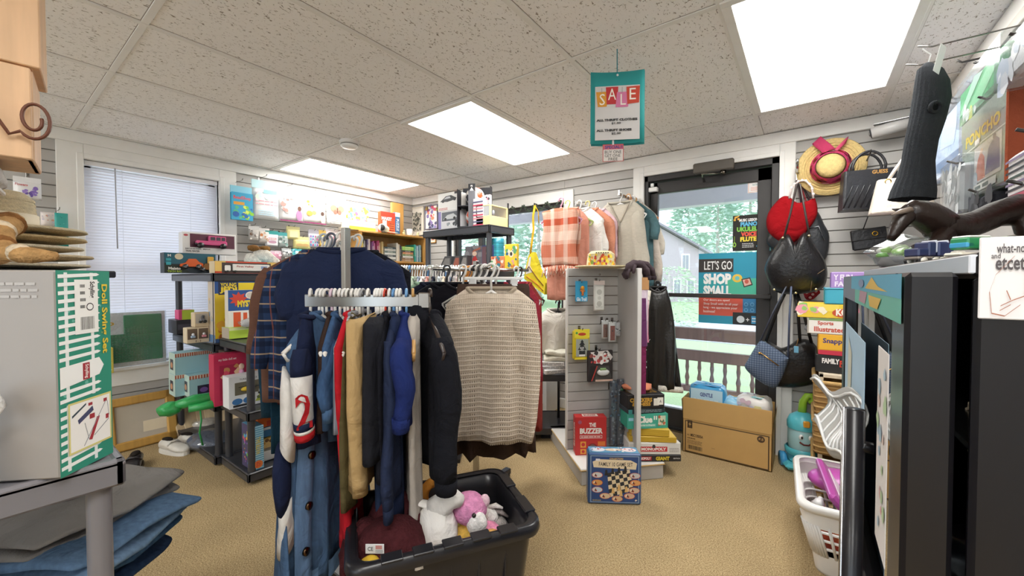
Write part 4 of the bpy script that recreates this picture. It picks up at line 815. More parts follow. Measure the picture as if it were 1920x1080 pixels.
def garment(name, label, cat, p, rot, mat, w=.44, L=.6, th=.08, slope=.095, neck=.17, sl=0, sw=.075, out=.03, prof=None, seed=0, fold=.012, kf=2.5, collar=None, cuff=None, hem=None, hood=False, grp=None, drop=.1, hang='e9e7e3', hl=None, hg=None, dip=.035, sleeve_mat=None, hw=.40, fy=0.0, top=True):
    mat = mt(mat); rd = random.Random(seed); a0 = rd.uniform(0, 6)
    Tn = prof or [(0, 1), (1, 1)]
    def pf(t):
        for (ta, va), (tb, vb) in zip(Tn, Tn[1:]):
            if t <= tb: return va + (vb - va) * (t - ta) / max(1e-6, tb - ta)
        return Tn[-1][1]
    n = 44; rings = []; lev = [0, .12, .3, .55, .8, 1] + [1 + (i + 1) / 12 * (L - slope) / slope for i in range(12)]
    for q in lev:
        z = -slope * q; t = max(0, (q - 1) * slope / (L - slope)) if L > slope else 0
        ww = neck + (w * pf(0) - neck) * min(1, q) ** .85 if q < 1 else w * pf(t)
        tt = th * (.5 + .5 * min(1, q)); g = []
        for i in range(n):
            a = 2 * PI * i / n; c, s_ = cos(a), sin(a)
            x = ww / 2 * copysign(abs(c) ** .75, c); y = tt / 2 * copysign(abs(s_) ** .7, s_)
            f = fold * min(1, q * .4) * (.35 + t)
            y += f * sin(2 * PI * kf * x / w + a0 + 1.2 * t) + f * .5 * sin(2 * PI * kf * 2.3 * x / w + 2 * a0 - t)
            y += fy * t * (x / w)
            zz = z + (.008 * sin(6 * x / w + a0) * t if q > 1 else 0)
            if q < .3 and s_ < 0: zz -= dip * (1 - q / .3) * (1 - (2 * x / max(.01, ww)) ** 2)
            g.append((x, y, zz))
        rings.append(g)
    dn = -drop + .012; b = MB(); b.T = MT((0, 0, dn)); b.ring(rings, mat, True, False, True)
    o = T(b.build(name, None, p, rot), label, cat, grp)
    if sl:
        for s in (-1, 1):
            b = MB(); b.T = MT((0, 0, dn)); k = 8; w0 = w * pf(0)
            pts = []; rs = []
            for i in range(k + 1):
                v = i / k; pts.append((s * (w0 / 2 - .055 + (out + .02) * sin(v * PI / 2) + .01 * sin(v * 5 + a0)), fy * .3 * v + .008 * sin(v * 7 + a0), -slope * .80 - (sl + .02) * v)); rs.append(sw * (.5, .82)[i] if i < 2 else sw * (.95 - .34 * v + .05 * sin(v * 14 + a0)))
            b.tube(pts, rs, mt(sleeve_mat) if sleeve_mat else mat, 16, min(1, th / (2 * sw) * 1.15), True, (0, 1, 0)); so = b.build('sleeve', o)
            if cuff:
                b = MB(); b.T = MT((0, 0, dn)); e = Vector(pts[-1]); r = rs[-1] * 1.06; b.tube([e + V3((0, 0, .012)), e + V3((0, 0, -.03))], [r, r * .94], mt(cuff), 16, min(1, th / (2 * sw) * 1.15), True, (0, 1, 0)); b.build('cuff', so)
    if collar or top:
        b = MB(); b.T = MT((0, 0, dn)); pts = []
        for i in range(25):
            a = 2 * PI * i / 24; x = neck / 2 * .98 * copysign(abs(cos(a)) ** .75, cos(a)); y = th * .27 * copysign(abs(sin(a)) ** .7, sin(a))
            pts.append((x, y, (-dip * (1 - (2 * x / neck) ** 2) if sin(a) < 0 else 0)))
        b.tube(pts, .009, mt(collar) if collar else mat, 7); b.build('collar', o)
    if hood:
        b = MB(); b.T = MT((0, 0, dn)); b.ball((0, th * .5, -.05), (neck * .62, .06, .1), mat, 14, .08, seed); b.build('hood', o)
    if hem:
        b = MB(); b.T = MT((0, 0, dn)); b.ring([[(x * 1.01, y * 1.03, z + dz) for x, y, z in rings[-1]] for dz in (.05, .0)], mt(hem), True, False, True); b.build('hem_band', o)
    if hang: hanger(p, rot, hang, hw, hl or 'white plastic hanger on the front rack', hg or 'white hangers on the front rack', drop)
    return o
def rack(label, post, ztop, arms, base=True, hexc=CHR, grp=None):
    t = thing('clothes_rack', label, 'clothes rack', (post.x, post.y, 0), 0, grp)
    b = MB(); b.box(-.013, .013, -.013, .013, .06, ztop, hexc, .002); b.build('post', t)
    if base:
        b = MB(); b.box(-.30, .30, -.02, .02, .015, .05, BLK, .004); b.box(-.02, .02, -.30, .30, .015, .05, BLK, .004); b.cyl((0, 0, .05), (0, 0, .12), .03, BLK)
        for x, y in ((.28, 0), (-.28, 0), (0, .28), (0, -.28)): b.cyl((x, y, 0), (x, y, .03), .022, BLK)
        b.build('base', t)
    for pts, r in arms:
        b = MB(); b.tube([Vector(q) - V3((post.x, post.y, 0)) for q in pts], r, hexc, 10); b.build('arm', t)
    return t
# ---- front rack: chrome post, cross rail with the trousers and jackets, high arm with the navy shirts
RZ = 1.155; RD = 1.44; PO = cp(649, 1.53)
ra, rb = cp(572, RD, RZ), cp(790, RD, RZ)
r1 = rack('chrome front clothes rack with a cross rail of trousers and navy shirts behind', PO, 1.405, [([cp(649, 1.53, 1.385), cp(640, 2.35, 1.385)], .009), ([cp(649, 1.53, RZ), cp(649, RD, RZ)], .009)])
b = MB(); dv = (rb - ra); b.T = MT(ra - V3((PO.x, PO.y, 0))) @ Matrix.Rotation(YAW, 4, 'Z'); b.box(0, dv.length, -.006, .006, -.045, 0, CHR, .002); b.box(dv.length - .01, dv.length + .03, -.01, .01, -.05, .006, CHR, .003); b.build('cross_rail', r1)
NAVY, DNVY, BLKC = '232c49', '1d2436', '1b1c22'
EW = YAW + PI / 2
plaid = stripes('plaid_blue', ('2c3f63', [('Z', .07, .5, .30, '1c2236', .7), ('X', .07, .5, .3, '1c2236', .6), ('Z', .07, .9, .08, 'b9a285', .8), ('X', .07, .1, .07, 'a2614a', .6)]))
tweed = C('7d5a4c', 'k')
# high arm: navy tee nearest, others behind
garment('tshirt', 'large navy blue t-shirt hanging frontmost behind the chrome post', 'shirt', cp(641, 1.63, 1.395), YAW + .03, NAVY + '/c', w=.43, L=.62, th=.07, sl=.20, sw=.075, out=.035, slope=.075, neck=.19, seed=2, grp=None, dip=.015, collar='1f2742/c', hl='white plastic hanger holding the big navy t-shirt', hg='hangers on the high arm of the front rack', drop=.075)
hi = [('jacket', 'black zipped jacket behind the navy t-shirt at its right side', 672, 1.72, '1f2027/c', .46, .74, .5, BLKC),
      ('jacket', 'dark navy windbreaker second behind the navy t-shirt', 664, 1.80, '242c40/l', .46, .7, .52, None),
      ('shirt', 'blue plaid flannel shirt sticking out left of the navy t-shirt', 608, 1.70, plaid, .46, .62, .40, None),
      ('coat', 'brown tweed coat farthest left behind the plaid shirt', 600, 1.80, tweed, .52, .66, .36, None),
      ('shirt', 'grey fleece shirt hanging between the plaid shirt and the tweed coat', 616, 1.75, '77787c/c', .44, .6, .3, None),
      ('jacket', 'dark teal jacket low behind the plaid flannel shirt', 606, 1.86, '1f3f52/c', .46, .92, .66, None),
      ('shirt', 'dark maroon shirt between the teal jacket and the navy t-shirt', 612, 1.83, '4a2430/c', .40, .86, .6, None),
      ('sweater', 'navy long-sleeved sweater hanging at the left under the plaid shirt', 622, 1.675, '1d2438/c', .36, .84, .6, None)]
for i, (n, lb, px, z, m_, w, L, sl, cf) in enumerate(hi):
    garment(n, lb, 'jacket' if n in ('jacket', 'coat') else 'shirt', cp(px, z, 1.395), YAW + (-.05, .06, .12, .1, .0, .1, .05, .02)[i], m_, w=w, L=L, th=.05, sl=sl, sw=.055, out=.06 if px < 610 else .02, slope=.09, neck=.17, seed=10 + i, hg='hangers on the high arm of the front rack', hl='pale plastic hanger in the bunch on the high arm of the front rack', hang=('d9d6d0', 'e3e1dc', 'bfc7cc', 'efeeec', '8a8f98', 'c9c2b6', 'e9e7e3', '4d5564')[i], drop=.08)
for i in range(6): hanger(cp(640 - i * 1.5, 1.98 + .05 * i, 1.395), YAW + .05 * (i % 3), ('cfc8bd', 'a2a9ae', 'dfe6e4', '7c828c', 'd8d2c8', 'e9e7e3')[i], .40, 'empty plastic hanger at the far end of the high arm', 'empty hangers on the high arm', .08)
# cross rail, left to right
def row(i, name, label, cat, px, mat, turn=0, **kw):
    kw.setdefault('drop', .09); kw.setdefault('th', .045); kw.setdefault('fold', .006)
    return garment(name, label, cat, cp(px, RD, RZ + .012), EW + turn, mat, seed=30 + i, hl=kw.pop('hlab', 'plastic hanger with a garment on the cross rail of the front rack'), hg='hangers on the cross rail', **kw)
WHT, RED = 'e2e0de/c', 'b5252c/c'
js = row(0, 'hockey_jersey', 'navy and white sports jersey with a red 2 on the sleeve', 'jersey', 582, '1f2743/c', .30, w=.24, L=.42, hw=.24, sl=.0, slope=.11, neck=.18, collar='1f2743/c', th=.06, fold=.012, dip=.01)
js.location = cp(578, 1.37, RZ + .012)
# jersey panels: white side, and the near sleeve with its number
def swv(v): return (-.135 - .02 * sin(v * 2.2), -.012 * v, -.09 - .085 - .27 * v)
b = MB(); b.tube([swv(i / 10) for i in range(4)], [.034, .046, .049, .048], C('1f2743', 'c'), 18, .62, True, (0, 1, 0)); sv = b.build('sleeve', js)
b = MB(); b.tube([swv(i / 10) for i in range(3, 10)], [.0485, .048, .047, .046, .0455, .045, .044], C('e2e0de', 'c'), 18, .62, True, (0, 1, 0)); b.build('white_panel', sv)['label'] = 'white lower sleeve'
b = MB(); b.tube([swv(.80), swv(.885)], [.047, .046], C('232c4a', 'c'), 18, .62, True, (0, 1, 0)); b.tube([swv(.885), swv(.92)], [.046, .046], C('e8e6e4', 'c'), 18, .62, True, (0, 1, 0)); b.tube([swv(.92), swv(1.0)], [.047, .046], C('b5252c', 'c'), 18, .62, True, (0, 1, 0)); b.build('cuff_stripes', sv)
b = MB(); V, P, _ = txt_mesh('2', .03)
def num(e):
    o = []
    for a, q in V:
        ph = (a - .5) * 1.35 + .35; c = Vector(swv(.66 - (q - .5) * .40)); o.append((c.x - (.0485 + e) * cos(ph), c.y - (.031 + e) * sin(ph), c.z))
    return o
b.add(num(.003), P, C('b5252c', 'c')); b.build('number', sv)['label'] = 'red number 2'
b = MB()
for k, (z0, z1, hx) in enumerate(((-.26, -.50, 'e2e0de'), (-.50, -.66, '1f2743'), (-.66, -.80, 'dedcd8'))):
    o_ = (.0, .014, .006)[k]
    b.ring([[(-.115 + .04 * cos(a) + .012 * sin(z * 14), .034 + o_ - .06 * z * .3 + .022 * sin(a) * (1 + .2 * sin(z * 30)), z + .03 * sin(a + k)) for a in [2 * PI * i / 20 for i in range(20)]] for z in (z0, z0 * .67 + z1 * .33, z0 * .33 + z1 * .67, z1)], C(hx, 'c'), True, True, True)
b.build('side_panel', js)
# long denim dress, spread so that its face shows
den = C('4c688c', 'd')
dj = row(1, 'denim_dress', 'long blue denim dress with buttoned placket, lowest hem on the front rack', 'dress', 612, den, -.24, w=.44, L=.90, prof=[(0, .8), (.35, .9), (1, 1.15)], th=.075, neck=.14, fold=.02, sl=.0, collar='4a658a/d')
b = MB()
for z, x in ((-.50, -.14), (-.66, -.155), (-.80, -.17), (-.93, -.18)): b.cyl((x, -.055, z - .03), (x, -.046, z - .03), .013, C('5f4a38', 'm'), n=14)
b.build('button', dj)
b = MB(); b.sheet(lambda u, v: (-.115 - .05 * u - .035 * v, -.046 + .02 * u - .004 * sin(8 * v), -.30 - .69 * v), 3, 12, C('6482aa', 'd'), .004); b.build('placket', dj)
b = MB(); b.sheet(lambda u, v: (-.06 + .13 * u, -.048 - .003 * sin(6 * u), -.42 - .10 * v - .02 * (1 - abs(2 * u - 1))), 4, 3, C('4f6e96', 'd'), .004); b.build('pocket', dj)
b = MB(); b.ring([[(.236 * copysign(abs(cos(a)) ** .75, cos(a)), .048 * copysign(abs(sin(a)) ** .7, sin(a)) + .012 * sin(9 * cos(a)), z) for a in [2 * PI * i / 40 for i in range(40)]] for z in (-.925, -.985)], C('6f90b8', 'd')); b.build('hem_band', dj)
jean = C('4c6a90', 'd')
row(2, 'corduroy_jacket', 'dark brown corduroy jacket next to the denim dress', 'jacket', 628, '3c2d28/k', .2, w=.40, L=.36, sl=.0)
row(3, 'denim_jacket', 'mid blue denim jacket with dangling sleeve right of the brown corduroy jacket', 'jacket', 637, C('3c587e', 'd'), .18, w=.40, L=.36, sl=.20, sw=.04, cuff='4a688f/d')
row(4, 'sweatpants', 'bright red sweatpants with ribbed cuffs hanging lowest beside the denim dress', 'trousers', 660, 'b8202c/c', .18, w=.44, L=.78, sl=0, hem='c42a36/c', prof=[(0, 1), (.8, .8), (1, .72)])
row(5, 'shirt', 'olive green shirt hanging left of the khaki trousers', 'shirt', 668, '5a5236/c', .16, w=.40, L=.62, sl=0)
row(6, 'shirt', 'grey pinstriped shirt tucked between olive shirt and khaki trousers', 'shirt', 674, stripes('pin_grey', ('a8aab2', [('X', .012, .5, .3, '6d7282', .8)])), .0, w=.4, L=.36, sl=0)
kh = row(7, 'khaki_trousers', 'khaki cotton trousers folded on a hanger, brightest on the front rack', 'trousers', 690, 'b79a6c/c', .15, w=.50, L=.56, sl=0, neck=.48, slope=.012, th=.072, dip=0, prof=[(0, 1), (.5, 1.02), (1, .93)], top=False, hem='bb9e70/c')
row(8, 'trousers', 'black cotton trousers with wide hem right of the khaki pair', 'trousers', 714, '202127/c', .16, w=.46, L=.45, neck=.34, slope=.02, th=.07, top=False, prof=[(0, 1), (1, 1.1)], dip=0)
row(9, 'jeans', 'dark blue jeans dangling lowest into the black bin', 'trousers', 720, C('2e3c58', 'd'), .15, w=.26, L=.70, neck=.24, slope=.02, top=False, dip=0, prof=[(0, 1), (1, .8)])
row(10, 'sweater', 'black sweater with pale price tag on the cross rail', 'sweater', 730, '1c1d24/c', .15, w=.42, L=.52, sl=0)
row(11, 'sweatshirt', 'slate navy sweatshirt left of the bright navy one', 'sweater', 744, '27304a/c', .15, w=.43, L=.58, sl=.50, sw=.055, cuff='232b42/c')
row(12, 'trousers', 'dark navy trousers hanging beneath the slate navy sweatshirt', 'trousers', 750, '222c48/c', .12, w=.30, L=.68, neck=.28, slope=.02, top=False, dip=0)
row(13, 'sweatshirt', 'bright navy blue sweatshirt at the right of the cross rail', 'sweater', 762, '1f2c62/c', .2, w=.46, L=.34, sl=.22, sw=.066, th=.07, cuff='1f2c62/c', hang='6f9fd0')
wp = row(14, 'trousers', 'beige-grey cotton trousers whose hem drops into the black bin', 'trousers', 774, 'b4aca4/c', .25, w=.30, L=.74, neck=.28, slope=.02, top=False, dip=0, prof=[(0, 1), (.8, .9), (1, 1.1)], hang='c79a5c')
hd = row(15, 'hoodie', 'black hooded sweatshirt with small chest print at the right end of the rack', 'hoodie', 806, '191a20/c', .42, w=.50, L=.54, sl=.45, sw=.068, th=.10, hood=True, cuff='191a20/c', fold=.012, hang='3a302c')
hd.location = cp(806, 1.52, RZ + .015)
b = MB(); b.art((V3((-.13, -.056, -.30)), V3((.11, 0, 0)), V3((0, 0, .03)), V3((0, -1, 0))), [('t', 'LAKE', .1, .52, .5, .98, '8a5a48'), ('t', 'TIGERS', .1, .0, .6, .45, '8a5a48'), ('e', .8, .4, .1, .25, '7a5044')]); b.build('chest_print', hd)
for i, (px, hx) in enumerate(((598, 'efeeec'), (604, 'efeeec'), (622, 'd9c0cf'), (646, 'efeeec'), (652, 'e3e1dc'), (676, '8d8d90'), (680, '9a9a9c'), (705, 'f0efed'), (709, 'f0efed'), (716, 'e9e4e0'), (722, 'd0402c'), (738, '5f92c8'), (744, '9d9fa3'))):
    hanger(cp(px, RD, RZ + .012), EW + .1 * ((i % 3) - 1), hx, .2, ('white', 'white', 'lilac', 'white', 'pale', 'grey', 'grey', 'white', 'white', 'cream', 'orange-red', 'blue', 'steel')[i] + ' hanger hook on the cross rail of the front rack', 'hangers on the cross rail', .09, hx in ('8d8d90', '9d9fa3'))
# ---- second rack with the openwork sweater
m, N, L_, B = nodes('openwork_knit'); B.inputs['Roughness'].default_value = .95; B.inputs['Specular IOR Level'].default_value = .1
tc = N.new('ShaderNodeTexCoord'); sp = N.new('ShaderNodeSeparateXYZ'); L_.new(tc.outputs['Object'], sp.inputs[0])
def mth(op, a, b_=None, cl=False):
    n = N.new('ShaderNodeMath'); n.operation = op; n.use_clamp = cl
    for i, v in enumerate((a, b_)):
        if v is None: continue
        if isinstance(v, (int, float)): n.inputs[i].default_value = v
        else: L_.new(v, n.inputs[i])
    return n.outputs[0]
wob = N.new('ShaderNodeTexNoise'); wob.inputs['Scale'].default_value = 14; L_.new(tc.outputs['Object'], wob.inputs['Vector'])
zw = mth('ADD', sp.outputs[2], mth('MULTIPLY', wob.outputs['Fac'], .006))
sag = mth('MULTIPLY', mth('MULTIPLY', sp.outputs[0], sp.outputs[0]), .35); zr = mth('ADD', zw, sag)
rowf = mth('FRACT', mth('MULTIPLY', zr, 1 / .0215)); colf = mth('FRACT', mth('MULTIPLY', mth('ADD', sp.outputs[0], mth('MULTIPLY', wob.outputs['Fac'], .004)), 1 / .0098))
hole = mth('MULTIPLY', mth('MULTIPLY', mth('GREATER_THAN', rowf, .44), mth('LESS_THAN', rowf, .80)), mth('MULTIPLY', mth('GREATER_THAN', colf, .38), mth('LESS_THAN', colf, .62)))
hole = mth('MULTIPLY', hole, mth('LESS_THAN', sp.outputs[2], -.165))
hgt = mth('MULTIPLY', mth('SINE', mth('MULTIPLY', rowf, PI)), 1.0)
rib = mth('ABSOLUTE', mth('SUBTRACT', rowf, .12)); bpn = N.new('ShaderNodeBump'); bpn.inputs['Strength'].default_value = .9; bpn.inputs['Distance'].default_value = .006
hh_ = mth('ADD', mth('SUBTRACT', 1, mth('MULTIPLY', rib, 3), True), mth('MULTIPLY', mth('ABSOLUTE', mth('SUBTRACT', colf, .5)), .35)); L_.new(hh_, bpn.inputs['Height']); L_.new(bpn.outputs[0], B.inputs['Normal'])
mixc = N.new('ShaderNodeMix'); mixc.data_type = 'RGBA'; L_.new(wob.outputs['Fac'], mixc.inputs[0]); mixc.inputs[6].default_value = lin('bfae9b'); mixc.inputs[7].default_value = lin('e3d6c6'); L_.new(mixc.outputs[2], B.inputs['Base Color'])
trn = N.new('ShaderNodeBsdfTransparent'); mxs = N.new('ShaderNodeMixShader'); L_.new(hole, mxs.inputs[0]); L_.new(B.outputs[0], mxs.inputs[1]); L_.new(trn.outputs[0], mxs.inputs[2]); L_.new(mxs.outputs[0], N['Material Output'].inputs[0])
KNIT = m
SZ2 = 1.275
P2 = cp(892, 2.2)
rack('chrome clothes rack behind the beige openwork sweater', P2, 1.31, [([cp(892, 2.2, SZ2 - .012), cp(917, 1.80, SZ2 - .012)], .009), ([cp(892, 2.2, SZ2 - .012), cp(850, 2.6, SZ2 - .012)], .009), ([cp(892, 2.2, SZ2 - .012), cp(812, 2.05, SZ2 - .012)], .009), ([cp(892, 2.2, SZ2 - .012), cp(990, 2.4, SZ2 - .012)], .009)])
sw_ = garment('knit_sweater', 'beige openwork knit sweater facing the camera on a white hanger', 'sweater', cp(921, 1.84, SZ2), YAW + .02, KNIT, w=.455, L=.70, th=.10, slope=.07, neck=.225, prof=[(0, .90), (.25, 1.0), (.55, 1.0), (.85, .93), (1, .84)], seed=61, fold=.014, kf=2.2, dip=.05, collar='b7a895/k', drop=.12, hl='white plastic hanger holding the beige openwork sweater', hg='hangers on the second rack', top=True, sl=.30, sw=.07, out=-.035, hw=.27)
sheer = C('4a3a33', 'c')
sk = garment('skirt', 'dark brown sheer skirt with ruffled hem hanging behind the beige sweater', 'skirt', cp(925, 1.93, SZ2), YAW + .02, sheer, w=.38, L=.83, th=.06, slope=.02, neck=.34, prof=[(0, .92), (.5, 1.0), (1, 1.1)], seed=62, fold=.026, kf=4.5, hang=None, dip=0, top=False, drop=.10)
t = thing('clip_hanger', 'white clip hanger holding the brown skirt behind the sweater', 'hanger', cp(925, 1.93, SZ2), YAW)
b = MB(); b.tube([(.018 * cos(a), 0, -.012 + .018 * sin(a)) for a in [PI * (1.15 - i / 8 * 1.3) for i in range(9)]] + [(0, 0, -.055)], .0035, CHR, 7); b.build('hook', t)
b = MB(); b.box(-.14, .14, -.003, .003, -.07, -.054, C('efeeec', 'g'), .003); b.build('bar', t)
for s in (-1, 1): b = MB(); b.box(s * .10 - .018, s * .10 + .018, -.012, .012, -.115, -.06, C('d9dadb', 'g'), .005); b.ball((s * .10, -.012, -.10), (.02, .006, .014), C('cfd0d2', 'g'), 10); b.build('clip', t)
for i, (n, lb, px, z, hx, w, L, sl, tr_) in enumerate((('dress', 'black velvet dress hanging left behind the beige sweater', 868, 2.02, '1c1b22', .44, .62, .3, 0), ('jacket', 'black jacket on the left arm of the second rack', 838, 2.06, '191a20', .46, .6, .5, .5), ('shirt', 'dark navy shirt leftmost on the second rack', 818, 2.10, '1d2130', .46, .62, .5, .6), ('shirt', 'pale green shirt edge showing between the dark shirts of the second rack', 806, 2.14, '8fae96', .44, .56, .0, .7),
        ('blouse', 'cream blouse with pale collar behind the skirt hanger', 872, 2.26, 'd9cbb6', .44, .5, .4, .1), ('cardigan', 'crimson cardigan showing right of the beige sweater', 968, 2.28, '98303f', .36, .58, .5, .75), ('coat', 'rust coloured coat low behind the sweater hem', 975, 2.36, '8f3a34', .34, .9, .0, .7), ('dress', 'dark plum dress between the skirt and the crimson cardigan', 930, 2.22, '2f2530', .42, .66, 0, 0))):
    garment(n, lb, n if n in ('dress', 'coat') else 'shirt', cp(px, z, SZ2), YAW + tr_, hx + '/c', w=w, L=L, th=.06, sl=sl, sw=.06, seed=70 + i, drop=.10, hang=('e9e7e3', '2a2a2e', 'd8d6d2', 'cfd6d0', 'e6b060', 'efeeec', '4a3a34', 'e9e7e3')[i], hl='plastic hanger with a garment on the second rack', hg='hangers on the second rack')
for i in range(14):
    hx = ('2f2e30', 'efeeec', '3c3a3c', 'f0efed', '8a8578', '30302f', 'e6e2da', 'd98a2c', 'e0942f', 'efeeec', '2f2e30', 'dcdad5', '45423f', 'efeeec')[i]
    hanger(cp(836 + i * 5.6, 2.62 - .052 * i, SZ2), YAW + .75 - .03 * i, hx, .38, ('black', 'white', 'black', 'white', 'olive', 'black', 'cream', 'orange', 'orange', 'white', 'black', 'pale', 'black', 'white')[i] + ' hanger in the fanned row behind the sweater hanger', 'fanned hangers on the second rack', .09)
# ---- far long rail crowded with white hangers
fz = 2.82; FZ = 1.298
fa, fb = cp(712, fz, FZ - .012), cp(868, fz, FZ - .012)
t = thing('clothes_rail', 'long chrome clothes rail crowded with white hangers before the bookcase', 'clothes rack', (fa.x, fa.y, 0), YAW)
L0 = (fb - fa).length
b = MB(); b.tube([(0, 0, FZ - .012), (L0, 0, FZ - .012)], .011, CHR, 10); b.build('rail', t)
for x in (.01, L0 - .01):
    b = MB(); b.cyl((x, 0, .03), (x, 0, FZ - .012), .011, CHR); b.build('post', t); b = MB(); b.box(x - .015, x + .015, -.22, .22, .0, .03, BLK, .004); b.build('foot', t)
pal = ['c9cdd4', 'd8b7b9', '9fb6cc', 'e3ded6', '55606f', 'dcd3a8', 'b3c4ae', '8e97a8', 'e9e4e0', 'c48f86', '2f3440', 'cfd8de', 'd9c7b0', '6d7f98', 'e6d3d6', 'aab0ba']
for i in range(30):
    x = .03 + (L0 - .06) * i / 29; p = fa + RGT * x; p.z = FZ
    hanger(p, EW + R.uniform(-.15, .15), 'f0efed' if i % 7 != 3 else '5f92c8', .40, ('white' if i % 7 != 3 else 'blue') + ' hanger hook in the crowded row on the far chrome rail', 'hangers on the far rail', .09)
    if i % 2 == 0:
        k = i // 2; garment('shirt', ('%s shirt hung %s on the far chrome rail' % (('pale grey', 'pink', 'light blue', 'cream', 'slate', 'straw yellow', 'sage', 'blue-grey', 'ivory', 'terracotta', 'charcoal', 'ice blue', 'sand', 'denim blue', 'blush', 'silver')[k], ('first from the left', 'second from the left', 'third from the left', 'fourth from the left', 'fifth from the left', 'sixth from the left', 'seventh from the left', 'in the middle', 'eighth from the right', 'sixth from the right', 'fifth from the right', 'fourth from the right', 'third from the right', 'second from the right', 'last at the right')[k])), 'shirt', p, EW + R.uniform(-.12, .12), pal[k] + '/c', w=.42, L=.6, th=.03, sl=.2, sw=.05, seed=90 + i, drop=.09, hang=None, grp='shirts on the far rail', fold=.005)
# ================================================================ black storage bin with plush toys
fl, fr_ = cw(-.454, 1.08), cw(.10, 1.30); rb_ = atan2((fr_ - fl).y, (fr_ - fl).x); BW = (fr_ - fl).length; BDp = .42; BH = .41
t = thing('storage_bin', 'black plastic storage bin full of plush toys under the front rack', 'storage bin', (fl.x, fl.y, 0), rb_)
def rr(x0, x1, y0, y1, z, r, n=6):
    g = []
    for cx, cy, a0 in ((x1 - r, y1 - r, 0), (x0 + r, y1 - r, PI / 2), (x0 + r, y0 + r, PI), (x1 - r, y0 + r, 1.5 * PI)):
        for i in range(n + 1): a = a0 + PI / 2 * i / n; g.append((cx + r * cos(a), cy + r * sin(a), z))
    return g
def inset(k, z, r): return rr(k, BW - k, k, BDp - k, z, r)
BM = C('222227', 'g'); b = MB()
b.ring([inset(.06, 0, .04), inset(.055, .01, .04), inset(.02, BH - .06, .045), inset(.018, BH - .03, .045), inset(.012, BH - .03, .05), inset(.016, BH - .008, .05), inset(.03, BH - .012, .045), inset(.034, BH - .06, .045), inset(.07, .012, .04)], BM, True, True, True); b.build('tub', t)
b = MB(); b.ring([inset(-.004, BH - .04, .055), inset(-.008, BH - .025, .055), inset(-.004, BH - .002, .055), inset(.01, BH, .05), inset(.022, BH - .004, .05)], BM); b.build('rim', t)
b = MB()
for k in range(5):
    x = .12 + k * (BW - .24) / 4; b.box(x - .004, x + .004, .022, .034, .06, BH - .05, BM, .002); b.box(x - .03, x + .03, -.012, .03, BH - .004, BH + .004, BM, .002)
for y in (.12, .3): b.box(BW - .034, BW - .02, y - .004, y + .004, .06, BH - .05, BM, .002); b.box(BW - .03, BW + .008, y - .05, y + .05, BH - .004, BH + .004, BM, .002)
b.build('ribs', t)
def plush(name, label, px, py, dep, rot, parts, cat='plush toy', dz=0):
    p = at(px, py, dep); o = thing(name, label, cat, (p.x, p.y, p.z + dz), rot)
    for pn, fn in parts: part(o, pn, fn)
    return o
BRN = C('4a2226', 'f')
plush('plush_bear', 'dark maroon furry plush bear with a white tag, left in the bin', 735, 1010, 1.27, YAW, [('body', lambda b: (b.ball((0, 0, -.06), (.125, .11, .13), BRN, 22, .08, 1), b.ball((-.1, .03, -.10), (.08, .08, .14), BRN, 18, .1, 2), b.ball((.06, .1, -.04), (.09, .08, .1), BRN, 18, .1, 3), b.ball((-.02, .12, .02), (.09, .08, .08), BRN, 18, .1, 5))), ('sewn_tag', lambda b: (b.box(-.05, .005, -.096, -.094, .018, .046, C('e9e9ea', 'x')), b.art((V3((-.05, -.096, .018)), V3((.055, 0, 0)), V3((0, 0, .028)), V3((0, -1, 0))), [('t', 'CE', .12, .3, .42, .75, '555555'), ('r', .55, .5, .9, .9, 'c98a86'), ('l', .55, .1, .95, .45, '888888', 3)])))])
WP = C('e6e2de', 'c'); PK = C('e3b5b0', 'c')
plush('plush_unicorn', 'white plush unicorn with pointed ears in the middle of the bin', 822, 972, 1.34, YAW, [
    ('body', lambda b: b.tube([(-.01, .03, -.16), (-.005, .0, -.08), (.0, -.01, .0), (-.01, 0, .055), (-.012, 0, .075)], [.075, .072, .066, .05, .03], WP, 18)),
    ('head', lambda b: b.tube([(-.005, 0, .05), (.03, -.01, .085), (.055, -.01, .095), (.075, 0, .08)], [.045, .038, .033, .022], WP, 14)),
    ('ear', lambda b: b.tube([(-.03, 0, .065), (-.065, 0, .075), (-.085, 0, .068)], [.022, .018, .005], WP, 10, .5)), ('ear', lambda b: b.tube([(.0, .02, .09), (.025, .02, .135), (.03, .02, .15)], [.02, .016, .004], PK, 10, .5)),
    ('foreleg', lambda b: b.tube([(.05, -.02, -.07), (.10, -.03, -.085), (.125, -.03, -.10)], [.032, .028, .024], WP, 12))], dz=-.02)
plush('plush_cat', 'pink and rainbow tie-dye plush cat with a white muzzle in the bin', 885, 968, 1.38, YAW, [
    ('head', lambda b: (b.ball((-.01, 0, .03), (.062, .055, .055), C('d98fb8', 'f'), 18, .05), b.ball((-.055, .01, .0), (.035, .04, .04), C('d6d38a', 'f'), 14, .05))), ('muzzle', lambda b: b.ball((.02, -.035, .0), (.035, .03, .042), C('eeeae8', 'f'), 16, .08)),
    ('body', lambda b: (b.ball((-.01, .01, -.07), (.07, .06, .06), C('e0b85a', 'f'), 18, .08, 1), b.ball((.05, .0, -.07), (.06, .05, .045), C('e08fb0', 'f'), 16, .08, 2), b.ball((-.04, 0, -.10), (.05, .05, .06), C('b7c86a', 'f'), 14, .08))), ('paw', lambda b: b.ball((.07, -.03, -.05), (.03, .025, .022), C('d9a35a', 'g'), 12)), ('paw', lambda b: b.ball((.095, -.01, -.065), (.028, .025, .022), C('9fcfe0', 'f'), 12)),
    ('ear', lambda b: b.ball((.045, 0, .055), (.018, .01, .024), C('e6c3cf', 'f'), 10)), ('eye', lambda b: b.ball((.012, -.054, .035), .008, C('2a2520', 'g'), 8))])
